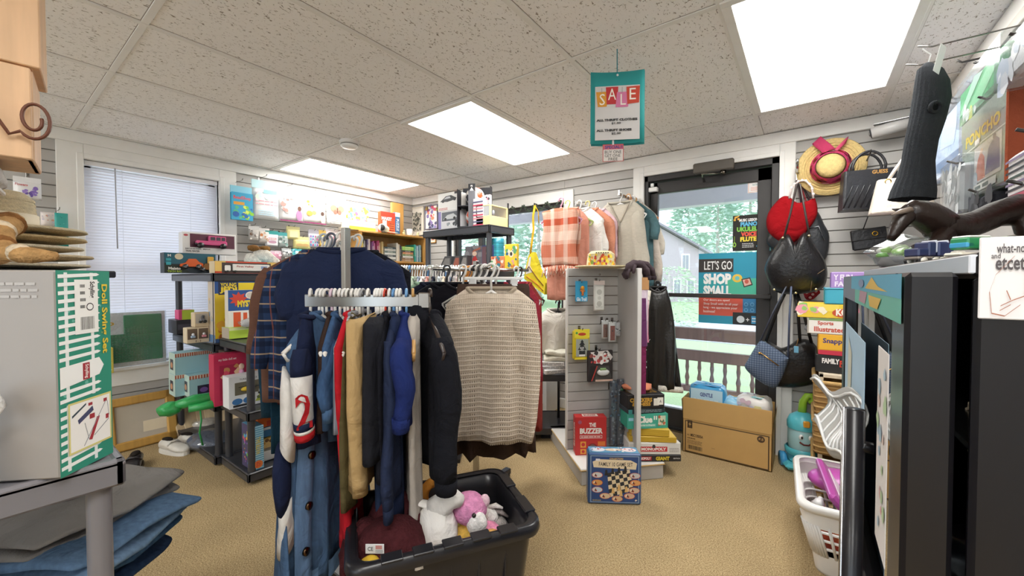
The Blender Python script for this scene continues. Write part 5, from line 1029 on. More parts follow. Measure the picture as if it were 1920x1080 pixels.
plush('plush_ring', 'orange plush ring with pastel top behind the white unicorn', 822, 932, 1.46, YAW, [('ring', lambda b: b.tube([(.055 * cos(a), .0, .06 * sin(a)) for a in [2 * PI * i / 20 for i in range(21)]], .018, C('dc9440', 'c'), 10)), ('pastel_patch', lambda b: b.tube([(.056 * cos(a), -.004, .061 * sin(a)) for a in [.5 + i * .12 for i in range(8)]], .021, C('cfe0cc', 'c'), 10))])
plush('plush_rabbit', 'grey and white plush rabbit at the right of the bin', 925, 975, 1.47, YAW, [('body', lambda b: (b.ball((0, 0, -.02), (.055, .045, .04), C('b9b3b0', 'f'), 16, .08), b.ball((-.02, -.01, .02), (.04, .035, .032), C('e3dfdc', 'f'), 14, .08))), ('ear', lambda b: b.tube([(-.01, 0, .04), (.03, 0, .03), (.055, 0, .012)], [.012, .014, .006], C('8f8785', 'f'), 8, .5)), ('ear', lambda b: b.tube([(-.03, 0, .045), (.01, 0, .055), (.035, 0, .045)], [.012, .014, .006], C('d8d2cf', 'f'), 8, .5))])
plush('plush_duck', 'small yellow plush toy at the near left corner of the bin', 694, 1056, 1.16, YAW, [('body', lambda b: b.ball((0, 0, -.01), (.032, .03, .03), C('dcb53c', 'c'), 14, .06)), ('wing', lambda b: b.ball((-.02, -.01, -.02), (.018, .01, .018), C('e8c854', 'c'), 10)), ('cheek', lambda b: b.ball((.012, -.026, -.005), .006, C('a8604a', 'c'), 8))])
plush('plush_lamb', 'white plush lamb lying along the near rim of the bin', 775, 1040, 1.20, YAW, [('body', lambda b: (b.ball((0, 0, -.02), (.05, .035, .03), C('e9e4e1', 'f'), 16, .08), b.ball((.05, .02, -.02), (.04, .035, .03), C('dccfc9', 'f'), 14, .08))), ('ear', lambda b: b.ball((-.045, 0, -.025), (.012, .01, .022), C('dcbcb5', 'f'), 10))])
plush('plush_cow', 'tan and orange plush toy at the bottom of the bin under the tie-dye cat', 905, 985, 1.46, YAW, [('body', lambda b: b.ball((0, 0, -.16), (.13, .08, .10), C('b88a52', 'f'), 18, .08)), ('head', lambda b: b.ball((-.08, -.05, -.12), (.05, .045, .05), C('c79a62', 'f'), 14, .08)), ('patch', lambda b: b.ball((-.03, -.05, -.12), (.04, .04, .05), C('d97f3a', 'f'), 12, .06))])
# ================================================================ left wall goods: three rows of pegged bags
LWX = XL + .016
pk = [((432, 350, 472, 413), '2f9fc8', [('r', 0, 0, 1, 1, '3aa6cf'), ('t', 'BeadShop', .1, .72, .9, .88, 'e6463c', .02), ('r', .1, .55, .6, .66, 'e0a23c'), ('dots', .1, .05, .95, .5, ['8fce3f', 'd9ec6a', '5cbf8a', '2f6fb5'], 24, .1), ('e', .2, .2, .15, .1, '2a62ae')], 'blue pouch with green bead pictures, leftmost of the top row on the window wall', '8ed0e6', .045),
      ((472, 340, 522, 412), 'eef2f2', [('r', .4, .84, .9, .96, '9fdcea'), ('l', .1, .55, .95, .62, 'e8a6b0', 1), ('l', .1, .45, .95, .52, 'e8a6b0', 1), ('l', .2, .12, .8, .3, 'bcdcec', 3), ('dots', .1, .6, .9, .8, ['d9ecd9', 'f0dfe4', 'd3e9f2'], 10, .1)], 'large white and aqua paper pouch in the top row on the window wall', 'c8ecf2', .06),
      ((523, 352, 567, 416), 'f2efee', [('dots', .05, .35, .5, .85, ['d4c0bc', 'b7b2b0', 'e4c9c4', 'c98f86'], 12, .1), ('e', .8, .25, .13, .2, 'b080a8'), ('e', .82, .5, .08, .09, '6a4636'), ('r', 0, 0, 1, .05, '8d3a66'), ('t', 'paper', .15, .75, .6, .84, '8d8886')], 'white craft book with a girl in a mauve top, in the top row', 'f4f1f0', .03),
      ((568, 360, 609, 420), 'f3efec', [('e', .25, .38, .14, .1, 'e8a24c'), ('e', .45, .42, .1, .08, 'e8d06a'), ('dots', .1, .5, .6, .85, ['c9a6b6', 'b7b2b0', 'e8c23c'], 10, .08), ('e', .85, .2, .12, .16, 'c9bcb0'), ('e', .83, .42, .08, .08, '5a4036'), ('r', 0, 0, 1, .05, '8d3a66')], 'white craft book with an orange dot and a lady, in the top row', 'f4f1f0', .03),
      ((613, 364, 648, 424), 'f3f0ee', [('e', .3, .66, .18, .13, 'c9876f'), ('e', .68, .66, .18, .13, 'c9876f'), ('e', .38, .52, .1, .09, 'b26a58'), ('e', .6, .52, .1, .09, 'b26a58'), ('e', .49, .6, .03, .13, '5c3c30'), ('l', .15, .06, .9, .28, 'c9c4c2', 3)], 'white pouch with a brown butterfly, in the top row', 'f4f2f0', .02),
      ((650, 384, 688, 414), 'f0e8dc', [('dots', 0, 0, 1, 1, ['e8c84a', 'e86a8a', '6aa8e0', 'f0a04a', 'f2f0ea'], 26, .09)], 'bright multicoloured kids craft box behind the butterfly pouch', 'f6e9c8', .04)]
for bx, hx, art, lb, hd, th in pk:
    o = hang('craft_pack', lb, 'craft pack', bx, hx, art, th=.02, head=hd, X=XL + .16, grp='craft packs on the left wall')
    peg(V3((LWX, o.location.y + .005, o.location.z + (bx[3] - bx[1]) * .0053)), PI / 2, .17)
row2 = [((466, 424, 486, 452), 'b9b3ad', [('dots', .1, .1, .9, .9, ['6d4a30', 'e6e0d8', '8a8480'], 10, .14)], 'small grey card of brown feathers, first in the second row', 'd9d6d2'),
        ((485, 428, 505, 456), 'd9d0c8', [('dots', .1, .1, .9, .9, ['c97f4a', 'efe6e0', 'd8b49a'], 9, .14)], 'small orange and white card, second in the second row', 'e8e4e0'),
        ((497, 433, 522, 462), 'dcdde0', [('r', .1, .1, .9, .75, 'ecebee'), ('e', .5, .35, .3, .12, 'c99ab0'), ('l', .2, .5, .8, .7, 'd86a6a', 2)], 'white card with teal header on a peg over the plush dog', '3aa8a4'),
        ((521, 436, 540, 464), 'a9b3b0', [('dots', .1, .1, .9, .9, ['5c6f6a', 'd0d8d4', '7fa8a0'], 9, .16)], 'grey bag of green shapes beside the teal-headed card', '4aa6a8'),
        ((537, 425, 562, 449), 'ece2a0', [('r', .2, .2, .8, .8, 'f2eab8')], 'plain pale yellow card, upper one in the second row', 'efe6a6'),
        ((550, 444, 582, 467), 'e8d890', [('e', .35, .4, .22, .14, 'c9a46a'), ('e', .66, .4, .22, .14, 'c9a46a')], 'pale yellow card with two tan leaf shapes in the second row', 'ede0a0'),
        ((578, 431, 598, 464), 'e9e6ee', [('r', .12 + .2 * (k % 4), .1 + .2 * (k // 4), .24 + .2 * (k % 4), .24 + .2 * (k // 4), ('4a7ac0', 'c0508a', '5cb0c8', '8a5cb0')[(k + k // 4) % 4]) for k in range(16)], 'card of blue and pink crayons in the second row', 'c9c4d0'),
        ((597, 432, 611, 462), 'e8b84a', [('r', .2, .1, .8, .8, 'f2d88a')], 'narrow orange-yellow card beside the crayons', 'edc86a'),
        ((610, 430, 640, 456), 'f0e2e2', [('dots', .1, .1, .9, .9, ['e0a8b4', 'f6f0f0', 'd98aa0'], 10, .12)], 'pink and white card half behind the hangers, last of the second row', 'f2e8e8')]
for bx, hx, art, lb, hd in row2:
    o = hang('craft_pack', lb, 'craft pack', bx, hx, art, th=.012, head=hd, X=XL + .11, grp='small craft packs on the left wall')
    peg(V3((LWX, o.location.y + .005, o.location.z + (bx[3] - bx[1]) * .0050)), PI / 2, .12)
row3 = [((502, 470, 527, 487), 'e6a0b8', [('dots', 0, 0, 1, 1, ['f0c0d0', 'd9708f', 'f4dfe6'], 16, .12)], 'bag of pink pompoms beside the red nose of the plush dog', 'd9c8d0'),
        ((528, 466, 546, 482), 'd0d3d2', [('dots', 0, 0, 1, 1, ['55585a', '8a8f90', 'eeeeee'], 12, .12)], 'bag of black and grey shapes, second in the third row', 'c4c8c8'),
        ((547, 467, 566, 483), 'bfe4e8', [('dots', 0, 0, 1, 1, ['5cc4c8', 'e9f6f6', '3a98b0'], 10, .14)], 'bag of aqua shapes, third in the third row', '4ab8bc'),
        ((567, 468, 585, 484), 'cfe6e6', [('dots', 0, 0, 1, 1, ['e07a9a', '4ab0c0', 'f2f2f2'], 10, .14)], 'aqua and pink bag, fourth in the third row', '56bcc0'),
        ((588, 468, 606, 486), 'e3e8ea', [('dots', 0, 0, 1, 1, ['b0c4d0', 'f6f6f6'], 8, .14)], 'pale bag right of the aqua and pink one in the third row', 'd9e2e6'),
        ((534, 480, 553, 500), '8c8278', [('t', 'MENDY', .15, .55, .85, .75, '4a3f38', .03), ('e', .4, .2, .12, .12, 'c9bcae')], 'grey-brown card reading a short dark word below the third row', 'e6e2de')]
for bx, hx, art, lb, hd in row3:
    o = hang('craft_pack', lb, 'craft pack', bx, hx, art, th=.014, head=hd, X=XL + .12, grp='small craft packs on the left wall')
    peg(V3((LWX, o.location.y + .005, o.location.z + (bx[3] - bx[1]) * .0050)), PI / 2, .13)
# ================================================================ bookcase with books
OAK = C('c9964f', 'w'); OAKD = C('b07d3a', 'w'); BFX = -3.66
by0 = onX(676, 470, BFX).y; by1 = 3.22; bzt = onX(735, 441, BFX).z; BD = .27
t = thing('bookcase', 'oak bookcase full of books in the far left corner', 'bookcase', (BFX, (by0 + by1) / 2, 0), PI / 2); hw = (by1 - by0) / 2
bs = [.10, .42, .76, 1.06, onX(735, 489, BFX).z]
for nm, q in (('side', (-hw, -hw + .02, 0, bzt)), ('side', (hw - .02, hw, 0, bzt))): b = MB(); b.box(q[0], q[1], 0, BD, q[2], q[3], OAK, .002); b.build(nm, t)
b = MB(); b.box(-hw - .008, hw + .008, -.008, BD, bzt, bzt + .02, OAK, .003); b.build('top', t)
b = MB(); b.box(-hw + .02, hw - .02, BD - .012, BD, 0, bzt, OAKD); b.build('back_panel', t)
for z in bs: b = MB(); b.box(-hw + .02, hw - .02, .002, BD - .012, z - .02, z, OAK, .002); b.build('shelf', t)
def book(label, loc, rot, th, h, d, hx, flat=False, band=None, grp='books in the bookcase'):
    b = MB(); M_ = C(hx, 'p')
    if not flat:
        b.box(-th / 2, th / 2, 0, .004, 0, h, M_, .001); b.box(-th / 2, -th / 2 + .002, .003, d, 0, h, M_); b.box(th / 2 - .002, th / 2, .003, d, 0, h, M_); fr0 = frame('f', th, d, h)
        b.art(fr0, [('t', 'story', .3, .3, .7, .75, band or 'efe8d8', .02, 3)] + ([('r', 0, .84, 1, .9, band)] if band else []))
    else:
        b.box(-h / 2, h / 2, 0, .004, 0, th, M_, .001); b.box(-h / 2, h / 2, .003, d, 0, .002, M_); b.box(-h / 2, h / 2, .003, d, th - .002, th, M_)
        b.art((V3((-h / 2, 0, 0)), V3((h, 0, 0)), V3((0, 0, th)), V3((0, -1, 0))), [('t', 'stories', .25, .28, .7, .72, band or 'efe8d8', .02)])
    o = T(b.build('book', None, loc, rot), label, 'book', grp)
    pg = MB()
    if not flat: pg.box(-th / 2 + .002, th / 2 - .002, .004, d - .004, .003, h - .004, C('ece5d6', 'x'))
    else: pg.box(-h / 2 + .003, h / 2 - .003, .004, d - .004, .002, th - .002, C('ece5d6', 'x'))
    pg.build('pages', o); return o
ords = ['first', 'second', 'third', 'fourth', 'fifth', 'sixth', 'seventh', 'eighth', 'ninth', 'tenth', 'eleventh', 'twelfth', 'thirteenth', 'fourteenth', 'fifteenth', 'sixteenth', 'seventeenth', 'eighteenth']
z0 = bs[-1] + .001; yy = by0 + .03; up1 = ['c9b23c', '2c2c34', 'e9e6e0', '4a3a5a', 'b0aab0', 'e9d9cf', '6a3c66', 'a03a72', 'd8a9c0', '8a2f52', 'c2405a', 'e4cfae', 'b9a06a']; nm1 = ['yellow', 'black', 'white', 'violet', 'grey', 'cream', 'purple', 'magenta', 'pale pink', 'wine red', 'crimson', 'cream', 'tan']
for i, hx in enumerate(up1):
    th = (.014, .02, .018, .016, .013, .024, .018, .02, .016, .02, .018, .02, .017)[i]; h = (.19, .22, .2, .21, .18, .22, .19, .2, .18, .2, .21, .19, .2)[i]
    book('%s upright book, %s from the left end of the upper bookshelf' % (nm1[i], ords[i]), (BFX - .02 - .015 * (i % 3), yy + th / 2, z0), PI / 2, th, h, .17, hx); yy += th + .002
ya = yy + .012
for j, (hx, nm) in enumerate((('8d8f8a', 'grey'), ('e6e3dc', 'white'), ('4a4f52', 'charcoal'), ('d9d6ce', 'off-white'), ('6f7a72', 'sage grey'), ('c9c4ba', 'stone'), ('3f4a4c', 'dark slate'))):
    book('%s book lying flat, %s from the bottom of the left stack in the bookcase' % (nm, ords[j]), (BFX - .02, ya + .075, z0), PI / 2, .021, .145, .2, hx, True); z0 += .0215
z0 = bs[-1] + .001; yy = ya + .155
for i, (hx, nm) in enumerate((('e6dccb', 'cream'), ('d9c9b2', 'beige'), ('3a3a40', 'black'))): book('%s upright book between the two flat stacks, %s from the left' % (nm, ords[i]), (BFX - .02, yy + .011, z0), PI / 2, .02, .2 - .012 * i, .17, hx); yy += .022
ya = yy + .01
for j, (hx, nm) in enumerate((('b08a6a', 'tan'), ('8f6f52', 'brown'), ('dedad2', 'white'), ('7a8a5c', 'olive'), ('d98a5c', 'orange'), ('3c4036', 'dark green'), ('97c95c', 'bright green'), ('a6d46a', 'light green'))):
    book('%s book lying flat, %s from the bottom of the right stack in the bookcase' % (nm, ords[j]), (BFX - .02, ya + .085, z0), PI / 2, .0205, .165 - .02 * (j in (2, 4)), .2, hx, True); z0 += .021
z0 = bs[-1] + .001; yy = ya + .178
for i, (hx, nm) in enumerate((('3fae9a', 'turquoise'), ('7fb2c4', 'light blue'), ('b3c8d0', 'ice blue'), ('4f7f96', 'steel blue'), ('9bb8bc', 'grey-blue'), ('2f5a66', 'dark teal'), ('c3d0cc', 'pale green'), ('5a7a8a', 'slate blue'), ('274650', 'deep teal'))):
    if yy > by1 - .04: break
    book('%s upright book, %s in the blue run at the right end of the bookcase' % (nm, ords[i]), (BFX - .02 - .01 * (i % 2), yy + .009, z0), PI / 2, .017, .2 - .008 * (i % 4), .17, hx); yy += .019
z0 = bs[-2] + .001; yy = by0 + .05
for i in range(12): book('book on the lower bookshelf behind the hangers', (BFX - .02, yy + .012, z0), PI / 2, .022, .17 + .02 * (i % 3), .17, ('8a7a5c', 'c9c0a8', '3a4a5a', '7a3a3a', 'd6cfc0', '4a5a3c')[i % 6], grp='books on the lower bookshelf'); yy += .026
TZ = bzt + .021
o = pack('storage_tray', 'tall oak board standing at the back on top of the bookcase', 'board', (735, 381, 757, 441), .03, 'c9964f/w', [], X=BFX - .12, z=TZ)
o = pack('game_box', 'orange-red boxed game standing on the bookcase beside the blue spine', 'game box', (714, 398, 741, 437), .05, 'd8502c', [('r', 0, .7, 1, 1, 'c8402c'), ('t', 'MAKIT', .06, .6, .75, .76, 'f2f0ee', .04), ('r', .12, .0, .4, .58, 'e8dfd8'), ('p', [(.5, .2), (.95, .05), (.95, .45), (.7, .5)], 'e86a3a'), ('l', .6, .1, .9, .5, '7a2a20', 4)], X=BFX - .02, z=TZ, grp='boxes on top of the bookcase')
o = pack('game_box', 'narrow blue box spine between the orange-red game and the oak board', 'game box', (741, 397, 750, 437), .15, '3f6f9a', [('r', 0, .8, 1, 1, 'dfe6ea'), ('t', 'PUZZLE', .25, .15, .75, .7, 'e6eef2', .02, 3)], X=BFX - .02, z=TZ, grp='boxes on top of the bookcase')
o = pack('game_box', 'pink, white and yellow flat box on the left end of the bookcase', 'game box', (655, 416, 704, 433), .2, 'f2e6d4', [('r', 0, 0, 1, .35, 'e8c24a'), ('r', .05, .4, .95, .6, 'f6f2ec'), ('r', 0, .62, 1, 1, 'f0b8cc')], X=BFX - .02, z=TZ, grp='boxes on top of the bookcase')
o = pack('game_box', 'white box with coloured splashes tilted over the flat pink box', 'game box', (649, 402, 684, 422), .04, 'f2efe8', [('dots', 0, 0, 1, 1, ['e8c23c', '6ab0e0', 'e86a8a', 'f0a04a'], 22, .09)], X=BFX - .1, z=TZ + .075, grp='boxes on top of the bookcase')
p = onX(716, 427, BFX + .05); t = thing('poster_tube', 'pale cardboard tube with dark open end pointing out over the bookcase', 'tube', (p.x, p.y, TZ + .042), YAW - .1)
b = MB(); b.cyl((0, 0, 0), (-.05, .32, 0), .04, C('d9cfbf', 'x'), n=20); b.build('tube', t); b = MB(); b.cyl((0, -.002, 0), (0, .004, 0), .033, C('2b2522', 'x'), n=20); b.build('open_end', t)
p = onX(726, 437, BFX + .03); b = MB(); b.sheet(lambda u, v: (-.08 + .16 * u, -.05 + .06 * v, .001 - .012 * (1 - v)), 2, 3, C('ecdcae', 'x'), .002, False); T(b.build('price_card', None, (p.x - .02, p.y + .04, TZ + .012), PI / 2), 'cream price card folded over the bookcase edge', 'card')
b = MB(); b.lathe([(.03, 0), (.034, .01), (.036, .075), (.031, .075), (.03, .006)], C('ecebe8', 'g'), 20, cap0=True); p = onX(768, 433, BFX - .05)
o = T(b.build('mug', None, (p.x, p.y, TZ), PI / 2), 'plain white mug at the right end of the bookcase top', 'mug'); part(o, 'handle', lambda b: b.tube([(.034, 0, .06), (.058, 0, .055), (.058, 0, .03), (.035, 0, .018)], .005, C('ecebe8', 'g'), 8))
for px, hx, lb in ((757, 'd9cf9a', 'small yellowish figurine left of the white mug'), (783, 'e3dcae', 'small pale figurine right of the white mug')):
    p = onX(px, 434, BFX - .04); t = thing('figurine', lb, 'figurine', (p.x, p.y, TZ), PI / 2); b = MB(); b.ball((0, 0, .018), (.02, .016, .018), C(hx, 'g'), 12); b.build('body', t); b = MB(); b.ball((.006, 0, .043), .012, C(hx, 'g'), 10); b.build('head', t)
# pictures on the rear wall over the bookcase corner
def picture(label, bx, fr_hex, art, Y=YW - .022, mat_hex='efe9dd', name='picture_frame'):
    lo, w, h, rot = fit(bx, Y=Y); t = thing(name, label, 'picture', lo, rot); b = MB(); f = .012
    for q in ((-w / 2, -w / 2 + f, 0, h), (w / 2 - f, w / 2, 0, h), (-w / 2, w / 2, 0, f), (-w / 2, w / 2, h - f, h)): b.box(q[0], q[1], -.012, .006, q[2], q[3], mt(fr_hex), .003)
    b.build('frame', t); b = MB(); b.box(-w / 2 + f * .6, w / 2 - f * .6, -.002, .004, f * .6, h - f * .6, mt(mat_hex)); b.art((V3((-w / 2 + f, -.002, f)), V3((w - 2 * f, 0, 0)), V3((0, 0, h - 2 * f)), V3((0, -1, 0))), art); b.build('print', t); return t
picture('pale framed ink drawing on the rear wall above the mug', (769, 389, 795, 442), 'e6dfcf', [('r', .14, .12, .86, .82, 'b9b4a6'), ('dots', .15, .15, .85, .8, ['4a4a44', '7a7a70', 'd9d4c6', '5c5c54'], 40, .09)])
picture('colourful abstract print leaning at the left end of the tall black shelf', (797, 385, 821, 430), '7a7484', [('dots', 0, 0, 1, 1, ['c9506a', '8a7ab0', 'd9d0d8', '4a4a6a', 'e08a6a', '9aa6c0'], 40, .12)], Y=YW - .05)
picture('small framed butterfly picture on the rear wall below the tall shelf top', (806, 440, 818, 456), 'b98a4c', [('e', .35, .5, .16, .22, 'b0604a'), ('e', .65, .5, .16, .22, 'b0604a')])
for px, py, lb in ((800, 391, 'small cream bell ornament hanging left on the tall shelf corner'), (820, 392, 'small brass bell ornament hanging right of the abstract print')):
    p = onY(px, py, YW - .07); t = thing('bell_ornament', lb, 'ornament', p, 0); b = MB(); b.lathe([(.022, -.02), (.018, 0), (.012, .018), (.003, .026)], C('cbb680', 'm'), 12); b.build('bell', t); b = MB(); b.tube([(0, 0, .024), (0, .05, .05)], .002, C('8a8578'), 5); b.build('cord', t)
# ================================================================ tall black shelf before the rear window
TSZ = 1.648; tsd = 3.22; c0 = at(918, 440, tsd); TW, TD = .80, .34
TSH = shelf_unit('tall black plastic shelf unit in front of the rear window', -TW, 0, 0, TD, (.1, .5, .9, 1.285, TSZ), '3f4046', loc=(c0.x, c0.y, 0), r=.024, lh=.06)
TFY = c0.y + .02
o = pack('model_car_box', 'white box with a black car drawing, upper of two on the tall shelf', 'toy box', (821, 356, 858, 390), .12, 'ecebe8', [('p', [(.12, .55), (.25, .66), (.42, .82), (.68, .84), (.85, .72), (.95, .66), (.9, .58), (.5, .5)], '3a3c40'), ('p', [(.3, .66), (.45, .78), (.62, .79), (.66, .68)], 'c9ccd0'), ('e', .85, .6, .07, .08, '222428'), ('e', .28, .55, .07, .07, '222428'), ('l', .06, .06, .5, .2, 'c94a4a', 2), ('r', .85, .88, 1, 1, '2a2a2e')], Y=TFY + .02, z=TSZ + .165, grp='boxes on top of the tall shelf')
o = pack('model_car_box', 'grey and white box with a silver car picture, lower of two on the tall shelf', 'toy box', (822, 390, 860, 424), .12, 'dcdcdf', [('r', .0, .0, .14, 1, '8e86c0'), ('r', .18, .45, 1, .95, '5c626a'), ('p', [(.25, .55), (.45, .78), (.75, .84), (.92, .66), (.85, .55)], 'c6cacd'), ('e', .36, .56, .06, .08, '26282c'), ('e', .8, .58, .06, .08, '26282c'), ('dots', .45, .1, .95, .4, ['3a3e44', '9aa0a6', 'e6e8ea'], 18, .06)], Y=TFY + .02, z=TSZ + .006, h=.158, grp='boxes on top of the tall shelf')
lo, w, h, rt = fit((859, 342, 903, 424), Y=TFY)
t = thing('ball_box', 'tall black open box holding two orange and white footballs', 'toy box', (lo.x, lo.y + .03, TSZ + .006), .42, 'boxes on top of the tall shelf'); h = .36
b = MB(); b.box(-w / 2, w / 2, .15, .16, 0, h, C('2b2b30'), .002); b.box(-w / 2, w / 2, 0, .15, 0, .006, C('2b2b30')); b.box(-w / 2, w / 2, 0, .15, h * .49, h * .51, C('2b2b30')); b.box(-w / 2, -w / 2 + .004, 0, .15, 0, h * .9, C('2b2b30')); b.box(w / 2 - .004, w / 2, .1, .15, 0, h, C('2b2b30')); b.build('carton', t)
b = MB(); b.box(-.03, .03, -.008, -.004, 0, h, C('6c6c72', 'p')); b.art((V3((-.03, -.008, 0)), V3((.06, 0, 0)), V3((0, 0, h)), V3((0, -1, 0))), [('r', 0, .84, 1, 1, '26262a'), ('p', [(.2, .84), (.5, .92), (.8, .84)], 'ecebe8'), ('t', 'FB', .35, .93, .65, .97, 'ecebe8')]); b.build('band', t)
def ball(label, z, a):
    R_ = min(.082, w / 2 - .006); o = thing('football', label, 'ball', (lo.x - .085 * sin(.42), lo.y + .03 + .085 * cos(.42), z), a, 'footballs in the open box'); b = MB(); b.ball((0, 0, 0), R_, C('e9e6e2', 'g'), 24); b.build('cover', o)
    b = MB(); rd = random.Random(3)
    for i in range(12):
        y = 1 - 2 * (i + .5) / 12; r = sqrt(1 - y * y); q = i * 2.4; d = V3((r * cos(q), r * sin(q), y)); u = d.orthogonal().normalized(); v = d.cross(u)
        b.ring([[(d + (u * cos(k * PI / 3) + v * sin(k * PI / 3)) * g).normalized() * R_ * 1.006 for k in range(6)] for g in (.01, .14, .28, .42)], C(('d4502c', 'd4502c', 'd4502c', '35323a')[i % 4], 'g'))
    b.build('panels', o)
ball('upper orange and white football in the tall black open box', TSZ + .006 + h * .51 + .084, .3); ball('lower orange and white football in the tall black open box', TSZ + .01 + .086, 1.4)
o = pack('toy_box', 'narrow white and red striped toy pack right of the footballs', 'toy box', (887, 372, 906, 423), .05, 'e0d6d8', [('r', 0, k * .12, 1, k * .12 + .05, ('c0405a', '5a5a7a', 'd9909a')[k % 3]) for k in range(8)], Y=TFY + .01, z=TSZ + .006, grp='boxes on top of the tall shelf')
o = pack('toy_box', 'red and grey pack with a printed face, tilted behind the yellow window box', 'toy box', (897, 365, 918, 392), .03, 'c9bcc0', [('dots', 0, 0, 1, 1, ['b0405a', 'e6e0e0', '4a4250', '8aa0b0'], 20, .12)], Y=TFY + .14, z=TSZ + .16, grp='boxes on top of the tall shelf')
lo, w, h, rt = fit((901, 389, 924, 422), Y=TFY + .03)
t = thing('toy_box', 'cream yellow window box with small toys at the right end of the tall shelf top', 'toy box', (c0.x - .10, c0.y + .03, TSZ + .006), 0, 'boxes on top of the tall shelf')
b = MB(); YL = C('ead69a')
b.box(-.07, .08, 0, .24, 0, .075, YL, .002); b.box(.072, .08, 0, .02, .07, .16, YL); b.box(-.07, -.062, 0, .02, .07, .16, YL); b.box(-.07, .08, .225, .24, .07, .16, YL); b.box(-.07, .08, 0, .24, .155, .165, YL, .002); b.build('carton', t)
b = MB(); b.box(-.062, .072, .004, .006, .075, .155, FROST); b.box(.074, .076, .02, .22, .075, .155, FILM); b.build('window', t)
b = MB()
for i in range(5): b.ball((-.04 + .028 * i, .05 + .03 * (i % 2), .10), (.014, .014, .025), C(('8a6ab0', 'd9b23c', '5a8a9a', 'c9783c', '9a9aa2')[i], 'g'), 9)
b.build('figures', t)
b = MB(); b.box(-.35, -.34, .30, .31, TSZ, TSZ + .22, BLK); T(b.build('rod', None, (c0.x + .30, c0.y, 0), 0), 'thin black upright rod behind the yellow window box', 'rod')
# second shelf of the tall unit
S2 = 1.291
for i, (bx, lb) in enumerate((((822, 470, 846, 500), 'first dark triangular toy carton from the left on the second shelf'), ((845, 470, 862, 494), 'second dark triangular toy carton, reddish window'), ((860, 469, 876, 492), 'third dark triangular toy carton next to the hero picture box'))):
    lo, w, h, rt = fit(bx, Y=TFY); t = thing('triangular_carton', lb, 'toy box', (lo.x, lo.y, S2), 0, 'triangular cartons on the second shelf'); b = MB()
    M3 = Matrix(((1, 0, 0, 0), (0, 0, 1, 0), (0, 1, 0, 0), (0, 0, 0, 1))); h = .12
    b.prism([(-w / 2, 0), (w / 2, 0), (w / 2, h), (0, h)], 0, .2, C('4a4a4c'), M3); b.build('carton', t); b = MB(); b.prism([(-w * .32, h * .12), (w * .4, h * .12), (w * .4, h * .85), (w * .05, h * .85)], -.002, 0, C(('7a7876', 'a05a4a', '8a8684')[i]), M3); b.build('window', t)
o = pack('toy_box', 'grey box printed with a red and white figure in the middle of the second shelf', 'toy box', (872, 446, 905, 490), .06, '6d6a70', [('dots', 0, 0, 1, 1, ['5a5860', '7a7880', '8a888c'], 16, .14), ('p', [(.35, .05), (.75, .05), (.7, .45), (.6, .6), (.45, .5)], 'c23a3a'), ('e', .55, .68, .13, .1, 'e0c2aa'), ('p', [(.4, .74), (.9, .86), (.85, .94), (.5, .84)], 'a85a44'), ('p', [(.12, .2), (.3, .2), (.32, .6), (.2, .62)], 'd9dce0')], Y=TFY + .06, z=S2, h=.2, grp='boxes on the second shelf of the tall unit')
o = pack('toy_box', 'blue and red boxed doll beside the grey figure box', 'toy box', (903, 444, 924, 492), .06, '3a4a7a', [('r', .05, .05, .95, .95, '6a4a52'), ('e', .6, .66, .2, .1, 'e0bca0'), ('p', [(.35, .1), (.85, .1), (.75, .58), (.5, .58)], 'b0404a'), ('e', .6, .78, .22, .1, '5a3a2a')], Y=TFY + .05, z=S2, h=.2, grp='boxes on the second shelf of the tall unit')
p = at(935, 500, tsd + .12); t = thing('toy_tin', 'teal and black chequered cylindrical tin on the second shelf', 'tin', (p.x - .01, p.y, S2), 0)
CHK = stripes('teal_check', ('45aebf', [('Z', .03, .5, .5, '2b6f7c', .55), ('X', .03, .5, .5, '2b6f7c', .5), ('Z', .12, .5, .12, '1d2a30', .4)]), .4)
b = MB(); b.lathe([(.052, 0), (.052, .245), (.05, .25), (.0, .25)], CHK, 24); b.build('tin', t); b = MB(); b.lathe([(.054, .215), (.054, .255), (.0, .258)], C('2f8496', 'g'), 24); b.build('lid', t)
o = pack('toy_box', 'yellow carded toy with a green figure at the right end of the second shelf', 'toy box', (946, 458, 969, 504), .03, 'e8cf3c', [('dots', .05, .05, .95, .9, ['5ca06a', 'd9783a', 'e8e0d0', '3a6a8a', 'e0a0a0'], 26, .12), ('e', .55, .6, .2, .14, 'e8dcc0'), ('e', .55, .6, .1, .08, '3a3a36')], Y=TFY + .0, z=S2, grp='boxes on the second shelf of the tall unit')
o = pack('toy_box', 'orange and green carded toy left of the yellow one, tucked at the shelf edge', 'toy box', (920, 480, 945, 502), .03, 'd98a5c', [('dots', .05, .05, .95, .9, ['5ca06a', 'e8e0d0', '3a7a8a', 'c05a3a'], 22, .14)], Y=TFY - .01, z=S2, h=.1, grp='boxes on the second shelf of the tall unit')
b = MB(); b.sheet(lambda u, v: (-.06 + .12 * u, .02 * sin(6 * u), .05 * v + .008 * sin(9 * u)), 8, 4, C('e6a3b8', 'c'), .01); T(b.build('cloth_bundle', None, (c0.x - .42, c0.y + .05, S2), 0), 'pink cloth bundle before the triangular cartons', 'cloth')
pack('toy_box', 'white printed carton lying before the triangular cartons', 'toy box', (832, 487, 866, 500), .1, 'e3e0e0', [('l', .1, .2, .9, .8, '9a6a7a', 3)], Y=TFY - .0, z=S2, h=.045, grp='boxes on the second shelf of the tall unit')
